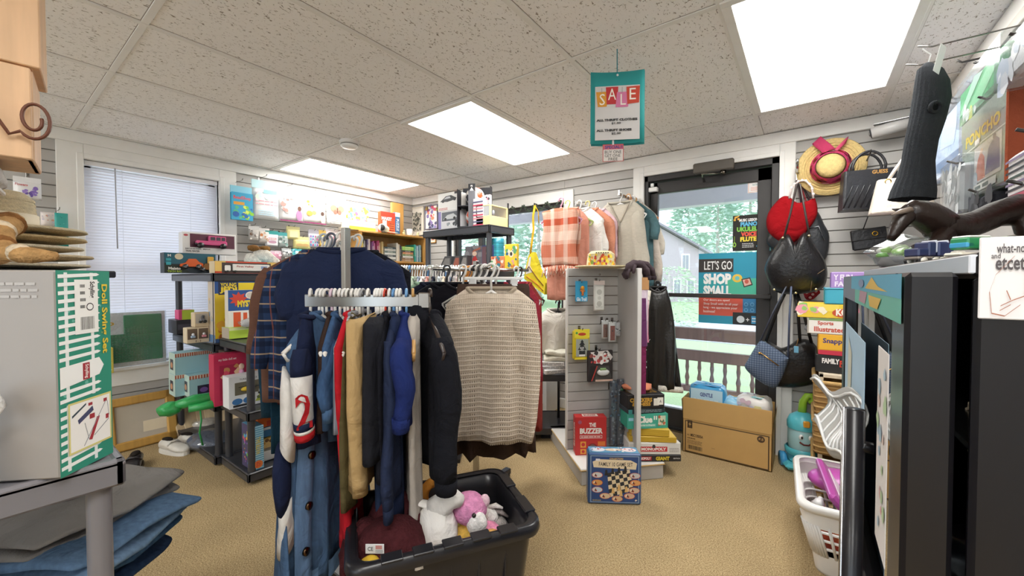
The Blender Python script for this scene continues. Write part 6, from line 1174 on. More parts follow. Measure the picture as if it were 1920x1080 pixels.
# goods low behind the sweater, in the window
pack('toy_box', 'orange and yellow kids pack low in the rear window', 'toy box', (1016, 612, 1042, 640), .08, 'e0a04a', [('dots', 0, 0, 1, 1, ['e8d03c', 'd9603a', '6ab0c0'], 16, .14)], Y=YW - .22, z=VZ0 + .003, grp='toys on the rear window sill')
for px, hx, lb in ((1022, '6ab0c8', 'blue ball-shaped toy on the rear window sill'), (1033, '8fc46a', 'green ball-shaped toy on the rear window sill'), (1040, 'dfe6ea', 'white ball-shaped toy on the rear window sill')):
    p = onY(px, 608, YW - .12); t = thing('sill_toy', lb, 'toy', (p.x, p.y + .05, VZ0 + .003), 0, 'toys on the rear window sill'); b = MB(); b.ball((0, 0, .045), .045, C(hx, 'g'), 14); b.build('body', t); b = MB(); b.ball((0, -.02, .1), .025, C('e8c23c', 'g'), 10); b.build('top', t)
t = thing('window_shelf', 'white board along the rear window sill carrying small toys', 'shelf', ((VX0 + VX1) / 2, YW - .14, VZ0 - .0)); b = MB(); b.box(-.71, .71, -.16, .08, -.022, .002, TRIM, .003); b.build('board', t)
for x in (-.66, .66): b = MB(); b.box(x - .02, x + .02, -.14, .08, -VZ0, -.022, TRIM, .002); b.build('leg', t)
# ================================================================ clothes hung along the rear window
t = thing('garland', 'thin dark vine garland looped along the rear window top', 'garland', ((VX0 + VX1) / 2, YW - .06, VZ1 + .01)); b = MB(); hw = (VX1 - VX0) / 2
b.tube([(-hw + 2 * hw * i / 60, .01 * sin(i), -.045 + .03 * sin(i * 1.1) + .012 * sin(i * 2.9)) for i in range(61)], .004, C('3a4038', 'w'), 5); b.build('vine', t)
b = MB()
for i in range(70): x = -hw + 2 * hw * i / 69; q = V3((x, -.01, -.045 + .03 * sin(i * 60 / 69 * 1.1))); b.add([q, q + V3((.012, -.01, .018)), q + V3((.026, 0, .012)), q + V3((.014, .004, -.006))], [(0, 1, 2, 3)], C('4c5a4a', 'e'))
b.build('leaf_sprigs', t)
wy = 2.98
def rod(label, x0, x1, z, y=wy): t = thing('clothes_rod', label, 'rod', ((x0 + x1) / 2, y, z)); b = MB(); b.tube([(-(x1 - x0) / 2, 0, 0), ((x1 - x0) / 2, 0, 0)], .009, CHR, 8); b.build('rod', t); b = MB(); [b.tube([(s * (x1 - x0) / 2 * .9, 0, 0), (s * (x1 - x0) / 2 * .9, YW - .016 - y, 0)], .006, CHR, 8) for s in (-1, 1)]; b.build('bracket', t); return t
def wallout(label, p, L=.26): t = thing('waterfall_arm', label, 'rod', p, 0, 'garment arms on the rear wall'); b = MB(); b.box(-.006, .006, -L, 0, -.012, .012, CHR, .002); b.box(-.006, .006, -L - .006, -L + .004, -.012, .03, CHR, .002); b.build('arm', t); b = MB(); b.box(-.02, .02, -.006, .0, -.05, .04, CHR, .002); b.build('plate', t); return t
# arm for the plaid shawl, white top and coral shirts
ps = onY(1052, 372, wy - .36); wallout('chrome arm holding the plaid shawl hanger by the rear window', (ps.x, YW - .036, ps.z - .012), .42)
shawl = stripes('shawl_plaid', ('d9a993', [('X', .012, .5, .3, 'f0e4d8', .45), ('Z', .009, .5, .4, 'c0654a', .6), ('Z', .34, .48, .14, 'b84a2c', .9), ('Z', .34, .85, .28, 'c4694c', .8), ('Z', .34, .17, .2, 'ead2c4', .5), ('X', .11, .5, .30, 'efe3d6', .4)]))
t = thing('shawl', 'coral and cream plaid shawl with fringe on a pink hanger', 'shawl', (ps.x, wy - .36, ps.z), .02)
lo, sw2, sh2, rt = fit((1014, 402, 1088, 530), Y=wy - .36); sh2 = .50; sw2 = .285
b = MB()
def shf(u, v): return (-sw2 / 2 + sw2 * u + .012 * sin(7 * v), -.03 * (1 - .4 * v) - .012 * sin(9 * u + 1) * v - .006 * sin(23 * u), -.075 - .02 * (2 * u - 1) ** 2 - sh2 * .84 * v)
def shb(u, v): return (-sw2 / 2 + sw2 * u + .01 * sin(5 * v), .02 + .012 * sin(9 * u + 1) * v, -.075 - .02 * (2 * u - 1) ** 2 - sh2 * .84 * v)
b.sheet(shf, 18, 14, shawl, .008); b.sheet(shb, 12, 10, shawl, .008); b.build('cloth', t)
b = MB(); rd = random.Random(4)
for i in range(46):
    u = (i + .5) / 46; q = Vector(shf(u, 1)); b.tube([q, q + V3((rd.uniform(-.01, .01), -.005, -.035)), q + V3((rd.uniform(-.02, .02), -.004, -rd.uniform(.06, .09)))], [.004, .0035, .0025], C(('d98468', 'f0e0d0', 'b85a44', 'e6b8a0')[i % 4], 'c'), 5)
b.build('fringe', t)
hanger((ps.x, wy - .36, ps.z), .02, 'e6a9c6', .34, 'pink plastic hanger holding the plaid shawl', 'hangers by the rear window', .07)
for i, (n, lb, dx, dy, hx, w, L, sl, dz) in enumerate((('blouse', 'white knit top behind the right side of the plaid shawl', .06, .18, 'ebe7e2', .40, .40, .25, 0), ('shirt', 'coral orange shirt edge right of the white knit top', .10, .24, 'd99478', .40, .46, .3, 0), ('shirt', 'pink striped shirt behind the coral one', .13, .30, 'e3c3cc', .38, .38, .2, 0), ('dress', 'salmon pink dress hanging lower behind the shawl fringe', -.01, .12, 'dd9c88', .34, .70, 0, 0), ('skirt', 'dark navy skirt hanging below the shawl fringe', .02, .36, '39415f', .26, .92, 0, 0))):
    garment(n, lb, n if n in ('dress', 'skirt') else 'shirt', V3((ps.x + dx, wy - .36 + dy, ps.z)), .05 * i, hx + '/c', w=w, L=L, th=.05, sl=sl, sw=.055, seed=120 + i, drop=.07, hang=('e9e7e3', 'd9cf8a', 'efeeec', 'c9d98a', None)[i], hl='plastic hanger behind the plaid shawl', hg='hangers by the rear window', top=n != 'skirt')
# yellow sling bag
p = onY(1003, 385, wy + .05); t = thing('sling_bag', 'yellow sling bag with brown swirls hanging in the rear window', 'bag', (p.x, wy + .05, p.z)); YB2 = C('e6d23a', 'c')
lo = onY(1008, 528, wy + .05) - V3((p.x, wy + .05, p.z))
b = MB(); pts = [(0, 0, 0), (-.02, 0, -.10), (-.015, 0, -.22), (-.035, 0, -.34), (-.05, 0, -.44)]; b.tube(pts, .012, C('d6a832', 'c'), 8, .3); b.tube([(0, 0, 0), (.03, .01, -.06), (.035, .01, -.16)], .012, C('d6a832', 'c'), 8, .3); b.build('strap', t)
b = MB(); q = [(-.05, -.45), (-.005, -.42), (.05, -.56), (.13, -.70), (.12, -.80), (.02, -.74), (-.10, -.66), (-.085, -.58)]; b.prism(q, -.03, .03, YB2, Matrix(((1, 0, 0, 0), (0, 0, 1, 0), (0, 1, 0, 0), (0, 0, 0, 1)))); bg_ = b.build('pouch', t)
b = MB(); b.add([(x, -.0315, z) for x, z in ((-.04, -.47), (-.02, -.46), (-.03, -.54), (.0, -.60), (-.08, -.62))], [(0, 1, 2, 3, 4)], C('e9e4d8', 'c'))
b.tube([(-.09, -.032, -.60), (-.04, -.034, -.55), (0, -.034, -.60), (.05, -.034, -.66), (.11, -.032, -.72)], .008, C('7a4a3a', 'c'), 6, .3); b.tube([(-.07, -.032, -.64), (0, -.034, -.68), (.06, -.034, -.72), (.11, -.032, -.77)], .006, C('c9583a', 'c'), 6, .3); b.build('swirls', bg_)
peg(V3((p.x, YW - .036, p.z - .004)), 0, YW - .036 - wy - .05 + .01, 'black peg hook holding the yellow sling bag', None, True)
# cardigan etc.
pc = onY(1163, 362, wy - .02); wallout('chrome arm holding the pale cardigan left of the glass door', (pc.x, YW - .016, pc.z - .012), .36)
KC = C('cfc7b8', 'k')
cg = garment('cardigan', 'pale oatmeal v-neck cardigan on a white hanger left of the door', 'cardigan', V3((pc.x, wy - .02, pc.z)), .0, KC, w=.40, L=.62, th=.07, slope=.075, neck=.20, sl=.48, sw=.06, out=.03, prof=[(0, .92), (1, .95)], seed=130, fold=.01, dip=.10, drop=.08, hl='white plastic hanger holding the pale cardigan', hg='hangers by the rear window')
b = MB(); b.sheet(lambda u, v: ((.012 * u) + .02 * v * .2, -.04 - .004 * sin(5 * v), -.22 - .40 * v), 2, 8, C('b9b0a0', 'k'), .004); b.sheet(lambda u, v: (-.075 + .075 * v + .014 * u, -.036 - .004 * v, -.09 - .14 * v), 2, 6, C('b9b0a0', 'k'), .004); b.sheet(lambda u, v: (.075 - .065 * v + .014 * u, -.036 - .004 * v, -.09 - .14 * v), 2, 6, C('b9b0a0', 'k'), .004); b.build('button_band', cg)
for i, (n, lb, dx, dy, hx, w, L, sl, ro) in enumerate((('tshirt', 'dark teal t-shirt sticking out right of the pale cardigan', .09, .10, '4c6a70', .42, .66, .20, -.25), ('sweatshirt', 'pale greige sweatshirt with long sleeve over the door edge', .12, .18, 'cfc3b8', .40, .56, .52, -.3), ('shirt', 'beige shirt rearmost on the arm left of the door', .06, .26, 'd9d0c2', .38, .5, .3, -.1))):
    garment(n, lb, 'shirt', V3((pc.x + dx * .3, wy - .02 + dy, pc.z)), ro, hx + '/c', w=w, L=L, th=.06, sl=sl, sw=.06, seed=140 + i, drop=.08, out=.05, hang=('d9a878', 'e9e7e3', 'c98a5c')[i], hl='hanger behind the pale cardigan hanger', hg='hangers by the rear window')
for i in range(6): hanger(V3((pc.x + .004 * i, wy + .14 + .025 * i, pc.z)), -.2, ('efeeec', 'd98a5c', 'b9c4cc', 'efeeec', 'e6c27a', 'efeeec')[i], .38, ('white', 'orange-brown', 'grey-blue', 'white', 'tan', 'white')[i] + ' hanger bunched behind the pale cardigan', 'hangers by the rear window', .08)
# white clothes heap and paper bundles left of the gondola
t = shelf_unit('low black shelf carrying white folded clothes and papers by the rear window', -.30, .30, -.2, .2, (.10, .50), '3a3a3f', loc=tuple(at(1050, 700, 3.15).xy) + (0,), rot=YAW)
p = at(1046, 775, 2.98); z = .504
for i, (w, d, h, hx, lb) in enumerate(((.26, .26, .03, 'e6e4e2', 'bottom white printed paper stack on the low shelf'), (.25, .24, .025, 'dfdedf', 'grey-white printed paper stack second from the bottom'), (.24, .24, .03, 'eceae8', 'white printed paper stack under the folded white blanket'))):
    b = MB(); b.box(-w / 2, w / 2, -d / 2, d / 2, 0, h, C(hx, 'x'), .002); b.art((V3((-w / 2, -d / 2, 0)), V3((w, 0, 0)), V3((0, 0, h)), V3((0, -1, 0))), [('l', .05, .1, .95, .9, '8a8a8a', 3)]); b.art((V3((-w / 2, -d / 2, h)), V3((w, 0, 0)), V3((0, d, 0)), V3((0, 0, 1))), [('e', .4, .3, .2, .2, '8a8a90'), ('l', .1, .6, .9, .9, '9a9a9a', 4)])
    q = at(1040 - 6 * i, 760, 3.1); T(b.build('paper_stack', None, (q.x, q.y, z), YAW + .3 - .2 * i), lb, 'papers', 'paper stacks on the low shelf'); z += h
q = at(1046, 700, 3.12); cloth_fold('folded_blanket', 'cream folded blanket on the paper stacks', 'blanket', (q.x, q.y, z), YAW, .26, .26, .08, C('dfdccc', 'c'), 5, 2); z += .08
q = at(1046, 650, 3.14)
garment('blouse', 'cream white blouse on a black hook left of the grey slatwall display', 'shirt', (q.x, q.y, 1.04), YAW + .1, 'e6e2d8/c', w=.40, L=.34, th=.12, sl=.28, sw=.06, seed=150, fold=.03, hang='2f2e30', hl='black hanger holding the cream blouse', hg='hangers by the rear window', drop=.08)
t = thing('clothes_stand', 'slim black stand behind the grey display holding the cream blouse', 'clothes rack', (q.x, q.y + .02, 0), YAW); b = MB(); b.cyl((0, .03, .02), (0, .03, 1.03), .01, BLK); b.tube([(0, .03, 1.03), (0, -.03, 1.028)], .008, BLK, 8); b.build('pole', t); b = MB(); b.box(-.15, .15, -.15, .15, 0, .02, BLK, .004); b.build('base', t)
# ================================================================ grey slatwall display (gondola)
GA = YAW + radians(9.6)           # its own heading
gz = 2.58; g0 = cw((1065 - 960) / F * gz, gz)   # lower-left foot of the slatted face
GT = 1.275
t = thing('display_stand', 'freestanding grey slatwall display stand on a white base, in front of the glass door', 'display stand', (g0.x, g0.y, 0), GA)
GREY = C('b4b2b0', 'q'); GED = C('d6d4d1', 'q'); FW, FD = .345, .27
b = MB(); b.box(.0, FW + .175, -.27, .42, .0, .085, C('b7b3ae', 'q'), .004); b.build('base', t)
b = MB(); b.box(-.005, FW + .18, -.275, .425, .085, .10, C('e6e3de', 'q'), .003); b.box(-.008, FW + .183, -.278, .428, .087, .094, C('c9a566', 'w'), .002); b.build('deck', t)
b = MB(); b.box(0, FW, .012, .026, .1, GT, C('7a5f4c', 'w'))
z = .10
while z < GT - .01: b.box(.002, FW, 0, .016, z + .0035, min(GT, z + .0625), GREY, .002); z += .0625
b.box(-.008, .002, -.002, .028, .1, GT, GED, .002); b.build('slatwall_panel', t)
b = MB(); b.box(FW - .002, FW + .02, -FD, .30, .1, GT, GREY, .003); b.box(FW - .004, FW + .022, -FD - .008, -FD, .1, GT, GED, .002); b.build('side_fin', t)
b = MB(); b.box(-.004, FW + .02, .0, .026, GT, GT + .005, GED, .001); b.cyl((FW * .62, -.002, GT - .035), (FW * .62, .002, GT - .035), .006, CHR); b.build('cap', t)
def gl(x, y, z): return V3((g0.x, g0.y, 0)) + V3((cos(GA) * x - sin(GA) * y, sin(GA) * x + cos(GA) * y, z))
def gh(name, label, bx, hx, art, dy=-.05, th=.01, head=None, film=False, L=None):
    """goods pegged on the slatted face"""
    cx = (bx[0] + bx[2]) / 2; p = gl(FW / 2, dy, 0); dd = (p - EYEV).dot(FWD)
    o = hang(name, label, 'pegged pack', bx, hx, art, th=th, head=head, film=film, dep=None if False else at(cx, 540, 1).dot(FWD) * 1 and (FWD.dot(gl(FW / 2, dy, 0))), rot=GA, grp='packs pegged on the display stand')
    return o
def gpeg(o, L=.07, up=None):
    n = V3((sin(GA), -cos(GA), 0)); p = o.location.copy(); p.z += (up or 0)
    q = V3((g0.x, g0.y, 0)); d = (p - q).dot(n); p = p - n * d
    peg(p, GA, d + .012, 'thin wire peg hook on the grey display stand', 'peg hooks on the display stand')
o = gh('hang_card', 'blue hang card with an orange troll figure, reading Glo Troll', (1079, 527, 1101, 565), '2f9fd0', [('r', 0, 0, 1, 1, '37a5d6'), ('t', 'Glo Troll', .08, .02, .92, .2, 'f2f2f0', .03), ('e', .55, .6, .17, .14, 'e8923c')], th=.003); gpeg(o, up=.12)
part(o, 'troll_figure', lambda b: (b.ball((.004, -.014, .06), (.008, .007, .014), C('d97f3a', 'g'), 10), b.ball((.004, -.014, .085), (.013, .009, .014), C('e8a23c', 'f'), 12), b.tube([(-.012, -.014, .068), (.02, -.014, .066)], .004, C('d97f3a', 'g'), 6), b.ball((-.0, -.014, .043), (.004, .004, .008), C('d97f3a', 'g'), 7), b.ball((.009, -.014, .043), (.004, .004, .008), C('d97f3a', 'g'), 7)), 'orange troll figure')
o = gh('hang_card', 'tall white card printed with a grey banknote', (1113, 526, 1133, 583), 'dddcd8', [('r', .06, .04, .94, .84, 'cfd0cb'), ('r', .14, .08, .86, .8, 'e0e1dc'), ('e', .5, .62, .24, .09, 'b9bab4'), ('e', .5, .24, .24, .09, 'b9bab4'), ('e', .5, .43, .16, .06, 'c6c7c1'), ('l', .2, .1, .8, .16, 'a9aaa4', 2), ('r', 0, .86, 1, 1, 'e6d9d4')], th=.004); gpeg(o, up=.19)
o = gh('hang_card', 'clear sleeve with a brown wooden comb, left of the two', (1128, 600, 1141, 635), 'dadad8', [('r', .2, .08, .8, .78, '7a4c3a'), ('e', .5, .55, .1, .05, '4a2c22')], th=.004, film=True); gpeg(o, up=.115)
o = gh('hang_card', 'clear sleeve with a reddish brown wooden comb, right of the two', (1141, 603, 1155, 641), 'dadad8', [('r', .2, .08, .8, .8, '8a4236'), ('e', .5, .55, .1, .05, '4a2420')], dy=-.07, th=.004, film=True); gpeg(o, up=.125)
o = gh('hang_card', 'small black and silver trinket in a bag right of the combs', (1152, 604, 1163, 630), 'cfcfd0', [('dots', .1, .1, .9, .7, ['3a3a3e', '8a8a90', 'e6e6e6'], 12, .12)], dy=-.06, th=.006, film=True); gpeg(o, up=.09)
o = gh('hang_card', 'yellow box of black tree air fresheners reading Black Ice', (1077, 617, 1105, 674), 'e2cf2e', [('r', 0, .72, 1, 1, 'e8d83a'), ('e', .5, .84, .26, .05, 'c0402c'), ('e', .14, .88, .08, .04, '4a9a4a'), ('r', .1, .1, .95, .68, '9da39a'), ('p', [(.5, .66), (.62, .58), (.56, .58), (.7, .48), (.6, .48), (.78, .32), (.22, .32), (.4, .48), (.3, .48), (.44, .58), (.38, .58)], '22262a'), ('r', .44, .22, .56, .34, '22262a'), ('r', .3, .14, .7, .3, '2a2e30'), ('t', 'BLACK', .36, .36, .64, .42, 'e6e6e6', .03), ('t', 'ICE', .42, .29, .58, .35, 'e6e6e6', .03), ('r', .3, .11, .7, .17, 'e6e6e2'), ('r', 0, 0, 1, .08, 'e2d034')], dy=-.07, th=.002); gpeg(o, up=.19)
part(o, 'carton_body', lambda b: b.box(-.05, .046, .004, .045, 0, .18, C('dcc92c'), .003))
o = gh('hang_card', 'black and white racing toy pack under the tree air fresheners', (1101, 656, 1147, 714), '2a2426', [('r', 0, 0, 1, 1, '2f2a2c'), ('p', [(.1, .95), (.8, 1), (1, .78), (.85, .6), (.3, .58)], 'dcd6d4'), ('dots', .1, .6, .9, .95, ['c04a4a', '3a3436', 'f0eeec', '8a4a44'], 20, .08), ('p', [(.35, .5), (.85, .5), (.95, .1), (.3, .05)], '4a4a48'), ('p', [(.0, .0), (.15, .0), (.38, .48), (.1, .5)], '1f1c1e'), ('p', [(.13, .02), (.17, .02), (.39, .5), (.35, .5)], 'c0403a'), ('r', .3, 0, 1, .06, 'd9b8a8')], dy=-.06, th=.012); gpeg(o, up=.2)
part(o, 'toy_car', lambda b: (b.ball((.015, -.025, .06), (.042, .012, .022), C('d9dcdc', 'g'), 14), b.box(-.01, .035, -.034, -.02, .07, .088, C('7fa06a', 'g'), .005)), 'white toy car')
for i, (bx, hx) in enumerate(((( 1143, 712, 1158, 832), '5a6672'), ((1157, 709, 1170, 832), '46505c'))):
    o = gh('umbrella_pack', ('long clear sleeve of dark netting, left of two beside the red game', 'long clear sleeve of dark netting with green handle, right of two beside the red game')[i], bx, hx, [('dots', 0, 0, 1, 1, ['2b3440', '8a96a0', '3a4450', '55708a', '6a5a50'], 60, .16)], dy=-.05 - .02 * i, th=.018, film=True); gpeg(o, up=.36)
    if i: part(o, 'handle', lambda b: b.cyl((0, -.02, .28), (0, -.02, .36), .008, C('3f8a56', 'g')))
o = pack('game_box', 'red upright game box reading The Buzzer on the display base', 'game box', (1079, 783, 1137, 855), .07, 'c02c2c', [('r', 0, 0, 1, 1, 'c3302f'), ('t', 'THE', .44, .74, .66, .85, 'f2ece4', .04), ('t', 'BUZZER', .14, .56, .88, .71, 'f2ece4', .05), ('r', .14, .44, .86, .52, 'f0e8e0'), ('r', .15, .45, .85, .51, 'c3302f'), ('l', .18, .455, .82, .505, 'f0dcd0', 1), ('r', .16, .2, .34, .36, 'e6a03c'), ('r', .16, .03, .34, .16, 'e6a03c'), ('e', .25, .28, .06, .05, 'c3302f'), ('e', .25, .095, .05, .04, 'c3302f'), ('r', .72, .24, .96, .36, 'e07a34'), ('e', .55, .16, .17, .15, '8a2424'), ('e', .55, .17, .12, .11, '6f5a58'), ('e', .14, .87, .06, .05, 'a85a74')], z=.1015, dep=gl(FW * .3, -.1, 0).dot(FWD), rot=GA - .12)
w, d, h = dims(o); o_ = o
printed_top = [('r', .25, .2, .75, .8, 'e8e0d8'), ('t', 'BUZZER', .3, .3, .7, .7, 'b02a2a', .03)]
part(o, 'lid_label', lambda b: b.art(frame('t', w, d, h), printed_top)); part(o, 'spine_print', lambda b: b.art(frame('l', w, d, h), [('t', 'BUZZER', .3, .2, .75, .85, 'f2e6e0', .03, 1)]))
# blue game tin standing on the carpet
lo, w, h, rt = fit((1103, 846, 1202, 942), dep=2.12, rot=GA - .22); h = .275; d = .085
t = thing('game_tin', 'blue family ten game set tin standing on the carpet before the display base', 'game tin', (lo.x, lo.y, .001), rt)
NB = C('35598c', 'g'); b = MB(); b.box(-w / 2, w / 2, .006, d, 0, h, C('3f6f9e', 'g'), .01); b.build('tin', t)
b = MB(); b.box(-w / 2 - .002, w / 2 + .002, -.002, .02, -.0, h + .002, NB, .008)
ch = []
QX = lambda u, v: (.2 + .62 * u + .05 * v * (1 - u) * 0 + .0, 0)
def bd(u, v): # board corner mapping (skewed square)
    A, B, Cc, D = (.36, .62), (.78, .70), (.86, .30), (.40, .14)
    x = (A[0] * (1 - u) + B[0] * u) * v + (D[0] * (1 - u) + Cc[0] * u) * (1 - v); y = (A[1] * (1 - u) + B[1] * u) * v + (D[1] * (1 - u) + Cc[1] * u) * (1 - v); return (x, y)
ch.append(('p', [bd(0, 0), bd(1, 0), bd(1, 1), bd(0, 1)], 'e8d6b4'))
for i in range(6):
    for j in range(6):
        if (i + j) % 2: ch.append(('p', [bd(i / 6, j / 6), bd((i + 1) / 6, j / 6), bd((i + 1) / 6, (j + 1) / 6), bd(i / 6, (j + 1) / 6)], '2c3038'))
art = [('r', .04, .04, .96, .96, '8fa8c4'), ('r', .055, .055, .945, .945, '2b4c86')] + ch + [('p', [(.1, .73), (.9, .70), (.92, .82), (.8, .88), (.2, .89), (.08, .84)], 'ead9bb'), ('t', 'FAMILY 10 GAME SET', .2, .755, .84, .835, '3a3430', .01), ('t', 'COLLECTORS', .4, .89, .66, .925, 'd9b45a', .03), ('r', .14, .86, .22, .9, 'e6e6f0')]
for k, (u, v, hx) in enumerate(((.17, .58, 'd0d3d6'), (.17, .43, 'd9a05c'), (.17, .29, 'c9d8e6'), (.32, .17, 'e0c8a8'), (.55, .12, 'd9b48a'), (.78, .18, 'dcb8a0'), (.87, .29, 'd9c0a8'), (.89, .44, 'dfa56a'), (.88, .58, 'c9c9cc'))):
    art += [('e', u, v, .105, .06, 'c9583c'), ('e', u, v, .095, .052, hx), ('dots', u - .06, v - .025, u + .06, v + .025, ['b9402f', '3a3a3a', 'f0e6d8'], 7, .018)]
for u, v, hx in ((.34, .62, '24262c'), (.46, .65, '24262c'), (.58, .67, '24262c'), (.70, .69, '24262c'), (.47, .27, 'e0b878'), (.58, .33, 'e0b878'), (.62, .22, 'e0b878'), (.72, .30, 'e0b878')):
    art += [('p', [(u - .035, v - .045), (u + .035, v - .045), (u + .02, v + .02), (u + .025, v + .04), (u - .025, v + .04), (u - .02, v + .02)], hx), ('e', u, v + .05, .02, .02, hx)]
art += [('l', .08, .07, .24, .1, 'c9b45a', 2), ('p', [(.88, .09), (.9, .12), (.93, .1), (.9, .08)], 'e6e0d0')]
b.art((V3((-w / 2, -.002, 0)), V3((w, 0, 0)), V3((0, 0, h)), V3((0, -1, 0))), art); b.build('lid', t)
b = MB(); b.art((V3((-w / 2, 0, h + .002)), V3((w, 0, 0)), V3((0, d, 0)), V3((0, 0, 1))), [('r', .03, .05, .97, .95, '5d92b4'), ('e', .5, .5, .16, .2, 'e0c9b0'), ('e', .2, .5, .14, .3, 'd9d9e0'), ('e', .8, .5, .14, .3, 'e6d6d6'), ('dots', .05, .2, .95, .8, ['c04a4a', 'f0e8e0', '3a4a7a'], 20, .025)]); b.build('top_print', t)
# games stacked on the base right of the fin
gx = FW + .115
def gbox(name, label, w, d, h, z, hx, art, dx=0, dy=0, ro=0, top=(), lid=None):
    p = gl(gx + dx, -.24 + dy, z); mb = MB(); mb.box(-w / 2, w / 2, 0, d, 0, h, mt(hx), .003); mb.art(frame('f', w, d, h), art); mb.art(frame('t', w, d, h), top); return T(mb.build(name, None, p, GA + ro), label, 'game box', 'games stacked on the display base')
z = .102
gbox('game_box', 'black flat Monopoly box with yellow lettering at the bottom of the game stack', .30, .26, .04, z, '26262a', [('r', .06, .2, .4, .8, 'b02c34'), ('t', 'MONOPOLY', .08, .3, .38, .7, 'f2eeea', .04), ('t', 'GIANT', .48, .2, .76, .8, 'd9c23a', .06), ('t', 'EDITION', .84, .4, .97, .6, 'd0d0d0')], .02, -.02, -.16); z += .042
gbox('game_box', 'white Monopoly box with red logo, second from the bottom of the stack', .315, .26, .072, z, 'e3e2de', [('r', .02, .3, .11, .6, '9fc9e0'), ('r', .22, .26, .74, .68, 'c8323a'), ('t', 'MONOPOLY', .24, .34, .72, .6, 'f6f2ee', .05), ('e', .48, .7, .03, .16, '3a3a3e'), ('l', .78, .2, .97, .6, 'b0a8a4', 3)], .01, -.015, -.17, [('r', .02, .03, .98, .97, 'e8e0d0')]); z += .074
for i, (w, d, h, lb, dx) in enumerate(((.28, .25, .034, 'lower yellow folded game board on the white Monopoly box', .0), (.235, .21, .045, 'upper yellow folder on top of the yellow game board', -.02))):
    gbox('game_board', lb, w, d, h, z, 'd9b53c', [('r', 0, k * .2 + .08, 1, k * .2 + .13, 'b8932c') for k in range(5)], dx, -.01 + .01 * i, -.25 - .08 * i, [('r', .02, .03, .98, .97, 'dfbd46'), ('r', .3, .55, .5, .85, 'c09a38'), ('r', .65, .55, .85, .85, 'c09a38')]); z += h + .002
gbox('game_box', 'turquoise Clue game box above the yellow boards', .255, .22, .09, z, '3aa58c', [('r', 0, 0, 1, 1, '43ab95'), ('t', 'Clue', .26, .38, .62, .85, 'f4f2ea', .05), ('t', 'II', .65, .58, .73, .85, 'f4f2ea', .02), ('r', .28, .12, .7, .32, '78c4b2'), ('t', 'Murder in Disguise', .3, .16, .68, .28, 'f4f2ea', .02), ('r', .03, .55, .15, .75, '9ad0e0'), ('r', .76, .2, .94, .85, 'c9d9c0'), ('dots', .78, .25, .92, .8, ['c06a4a', 'e6d8c0', '5a7a5a'], 8, .05)], -.03, -.0, -.08); z += .092
gbox('game_box', 'thin dark box between the turquoise Clue box and the black chess box', .24, .2, .028, z, '2f3a40', [('l', .3, .2, .9, .8, '8a9aa0', 2), ('r', 0, 0, .1, 1, '3a8a8a')], -.035); z += .03
gbox('game_box', 'black checkers and chess box with gold lettering near the top of the stack', .235, .2, .085, z, '1f1e20', [('t', 'CHECKERS', .06, .48, .66, .78, 'c99a3c', .05), ('t', '& CHESS', .12, .2, .62, .46, 'c99a3c', .05), ('r', .7, .2, .84, .72, 'e6e2d6'), ('r', .8, .25, .96, .78, 'efece2'), ('t', 'A', .86, .4, .91, .6, '3a3a3a')], -.04, 0, -.05, [('t', 'CHECKERS', .1, .2, .9, .6, '8a6a2c', .03)]); z += .087
q = gl(gx - .05, -.14, z + .001); b = MB(); b.ball((0, 0, .022), (.1, .08, .022), C('d98a6a', 'c'), 16, .15, 2); o = T(b.build('fabric_pouch', None, q, GA), 'coral fabric pouch on top of the game stack', 'pouch'); part(o, 'print', lambda b: b.box(-.06, .04, -.02, .06, .042, .0455, C('c86a50', 'c'), .001))
# packs pegged on the right side of the fin
fx = FW + .022
for i, (y, z0, w, h, hx, art, lb, hd) in enumerate(((-.20, .80, .09, .42, 'd9c9d8', [('p', [(.1, 0), (.9, 0), (.8, .7), (.2, .7)], '6a3a66'), ('p', [(0, .1), (.4, .05), (.3, .7), (0, .7)], 'd8604a')], 'tall pack of purple and coral cloth with a tan header, highest on the fin', 'b98a5a'),
        (-.18, .82, .08, .26, 'e6b8c6', [('p', [(.1, .0), (.9, .0), (.7, .9), (.3, .9)], 'd98aa8'), ('p', [(.5, .0), (.75, .0), (.7, .8), (.55, .8)], 'a9c8cf')], 'pink and pale blue ribbon pack before the purple one', None),
        (-.20, .48, .07, .36, 'd8483f', [('p', [(.3, 0), (.9, 0), (.9, 1), (.4, 1)], '7a2c54')], 'coral red and plum cloth pack low on the fin', None),
        (-.16, .55, .07, .22, 'ece8e4', [('dots', .1, .1, .9, .9, ['c9d0d0', 'f6f4f2', '8aa09a'], 12, .1)], 'crumpled white lace pack over the coral cloth', None))):
    p = gl(fx + .03 + .025 * (i % 2), y, z0); o = hang('cloth_pack', lb, 'pegged pack', (0, 0, 10, 10), hx, [], th=.02, dep=2, grp=None); bpy.data.objects.remove(o)
    mb = MB(); th = .022
    mb.sheet(lambda u, v: (-w / 2 + w * u, -th * (1 - (2 * u - 1) ** 4), h * v), 6, 6, mt(hx + '/c'), .002); mb.sheet(lambda u, v: (w / 2 - w * u, .004, h * v), 3, 3, mt(hx + '/c'), .002); mb.art((V3((-w / 2, -th - .001, 0)), V3((w, 0, 0)), V3((0, 0, h)), V3((0, -1, 0))), [('p', a[1], a[2] + '/c') if a[0] == 'p' else a for a in art])
    o = T(mb.build('cloth_pack', None, p, GA + .15 * (i - 1)), lb, 'pegged pack', 'cloth packs on the display fin')
    if hd: part(o, 'header_card', lambda b: b.box(-w / 2, w / 2, -.024, -.02, h * .82, h, C(hd, 'x'), .001))
    pp = gl(fx, y, z0 + h - .012); peg(pp, GA + PI / 2, .10, 'wire peg hook on the right side of the display fin', 'peg hooks on the display stand')
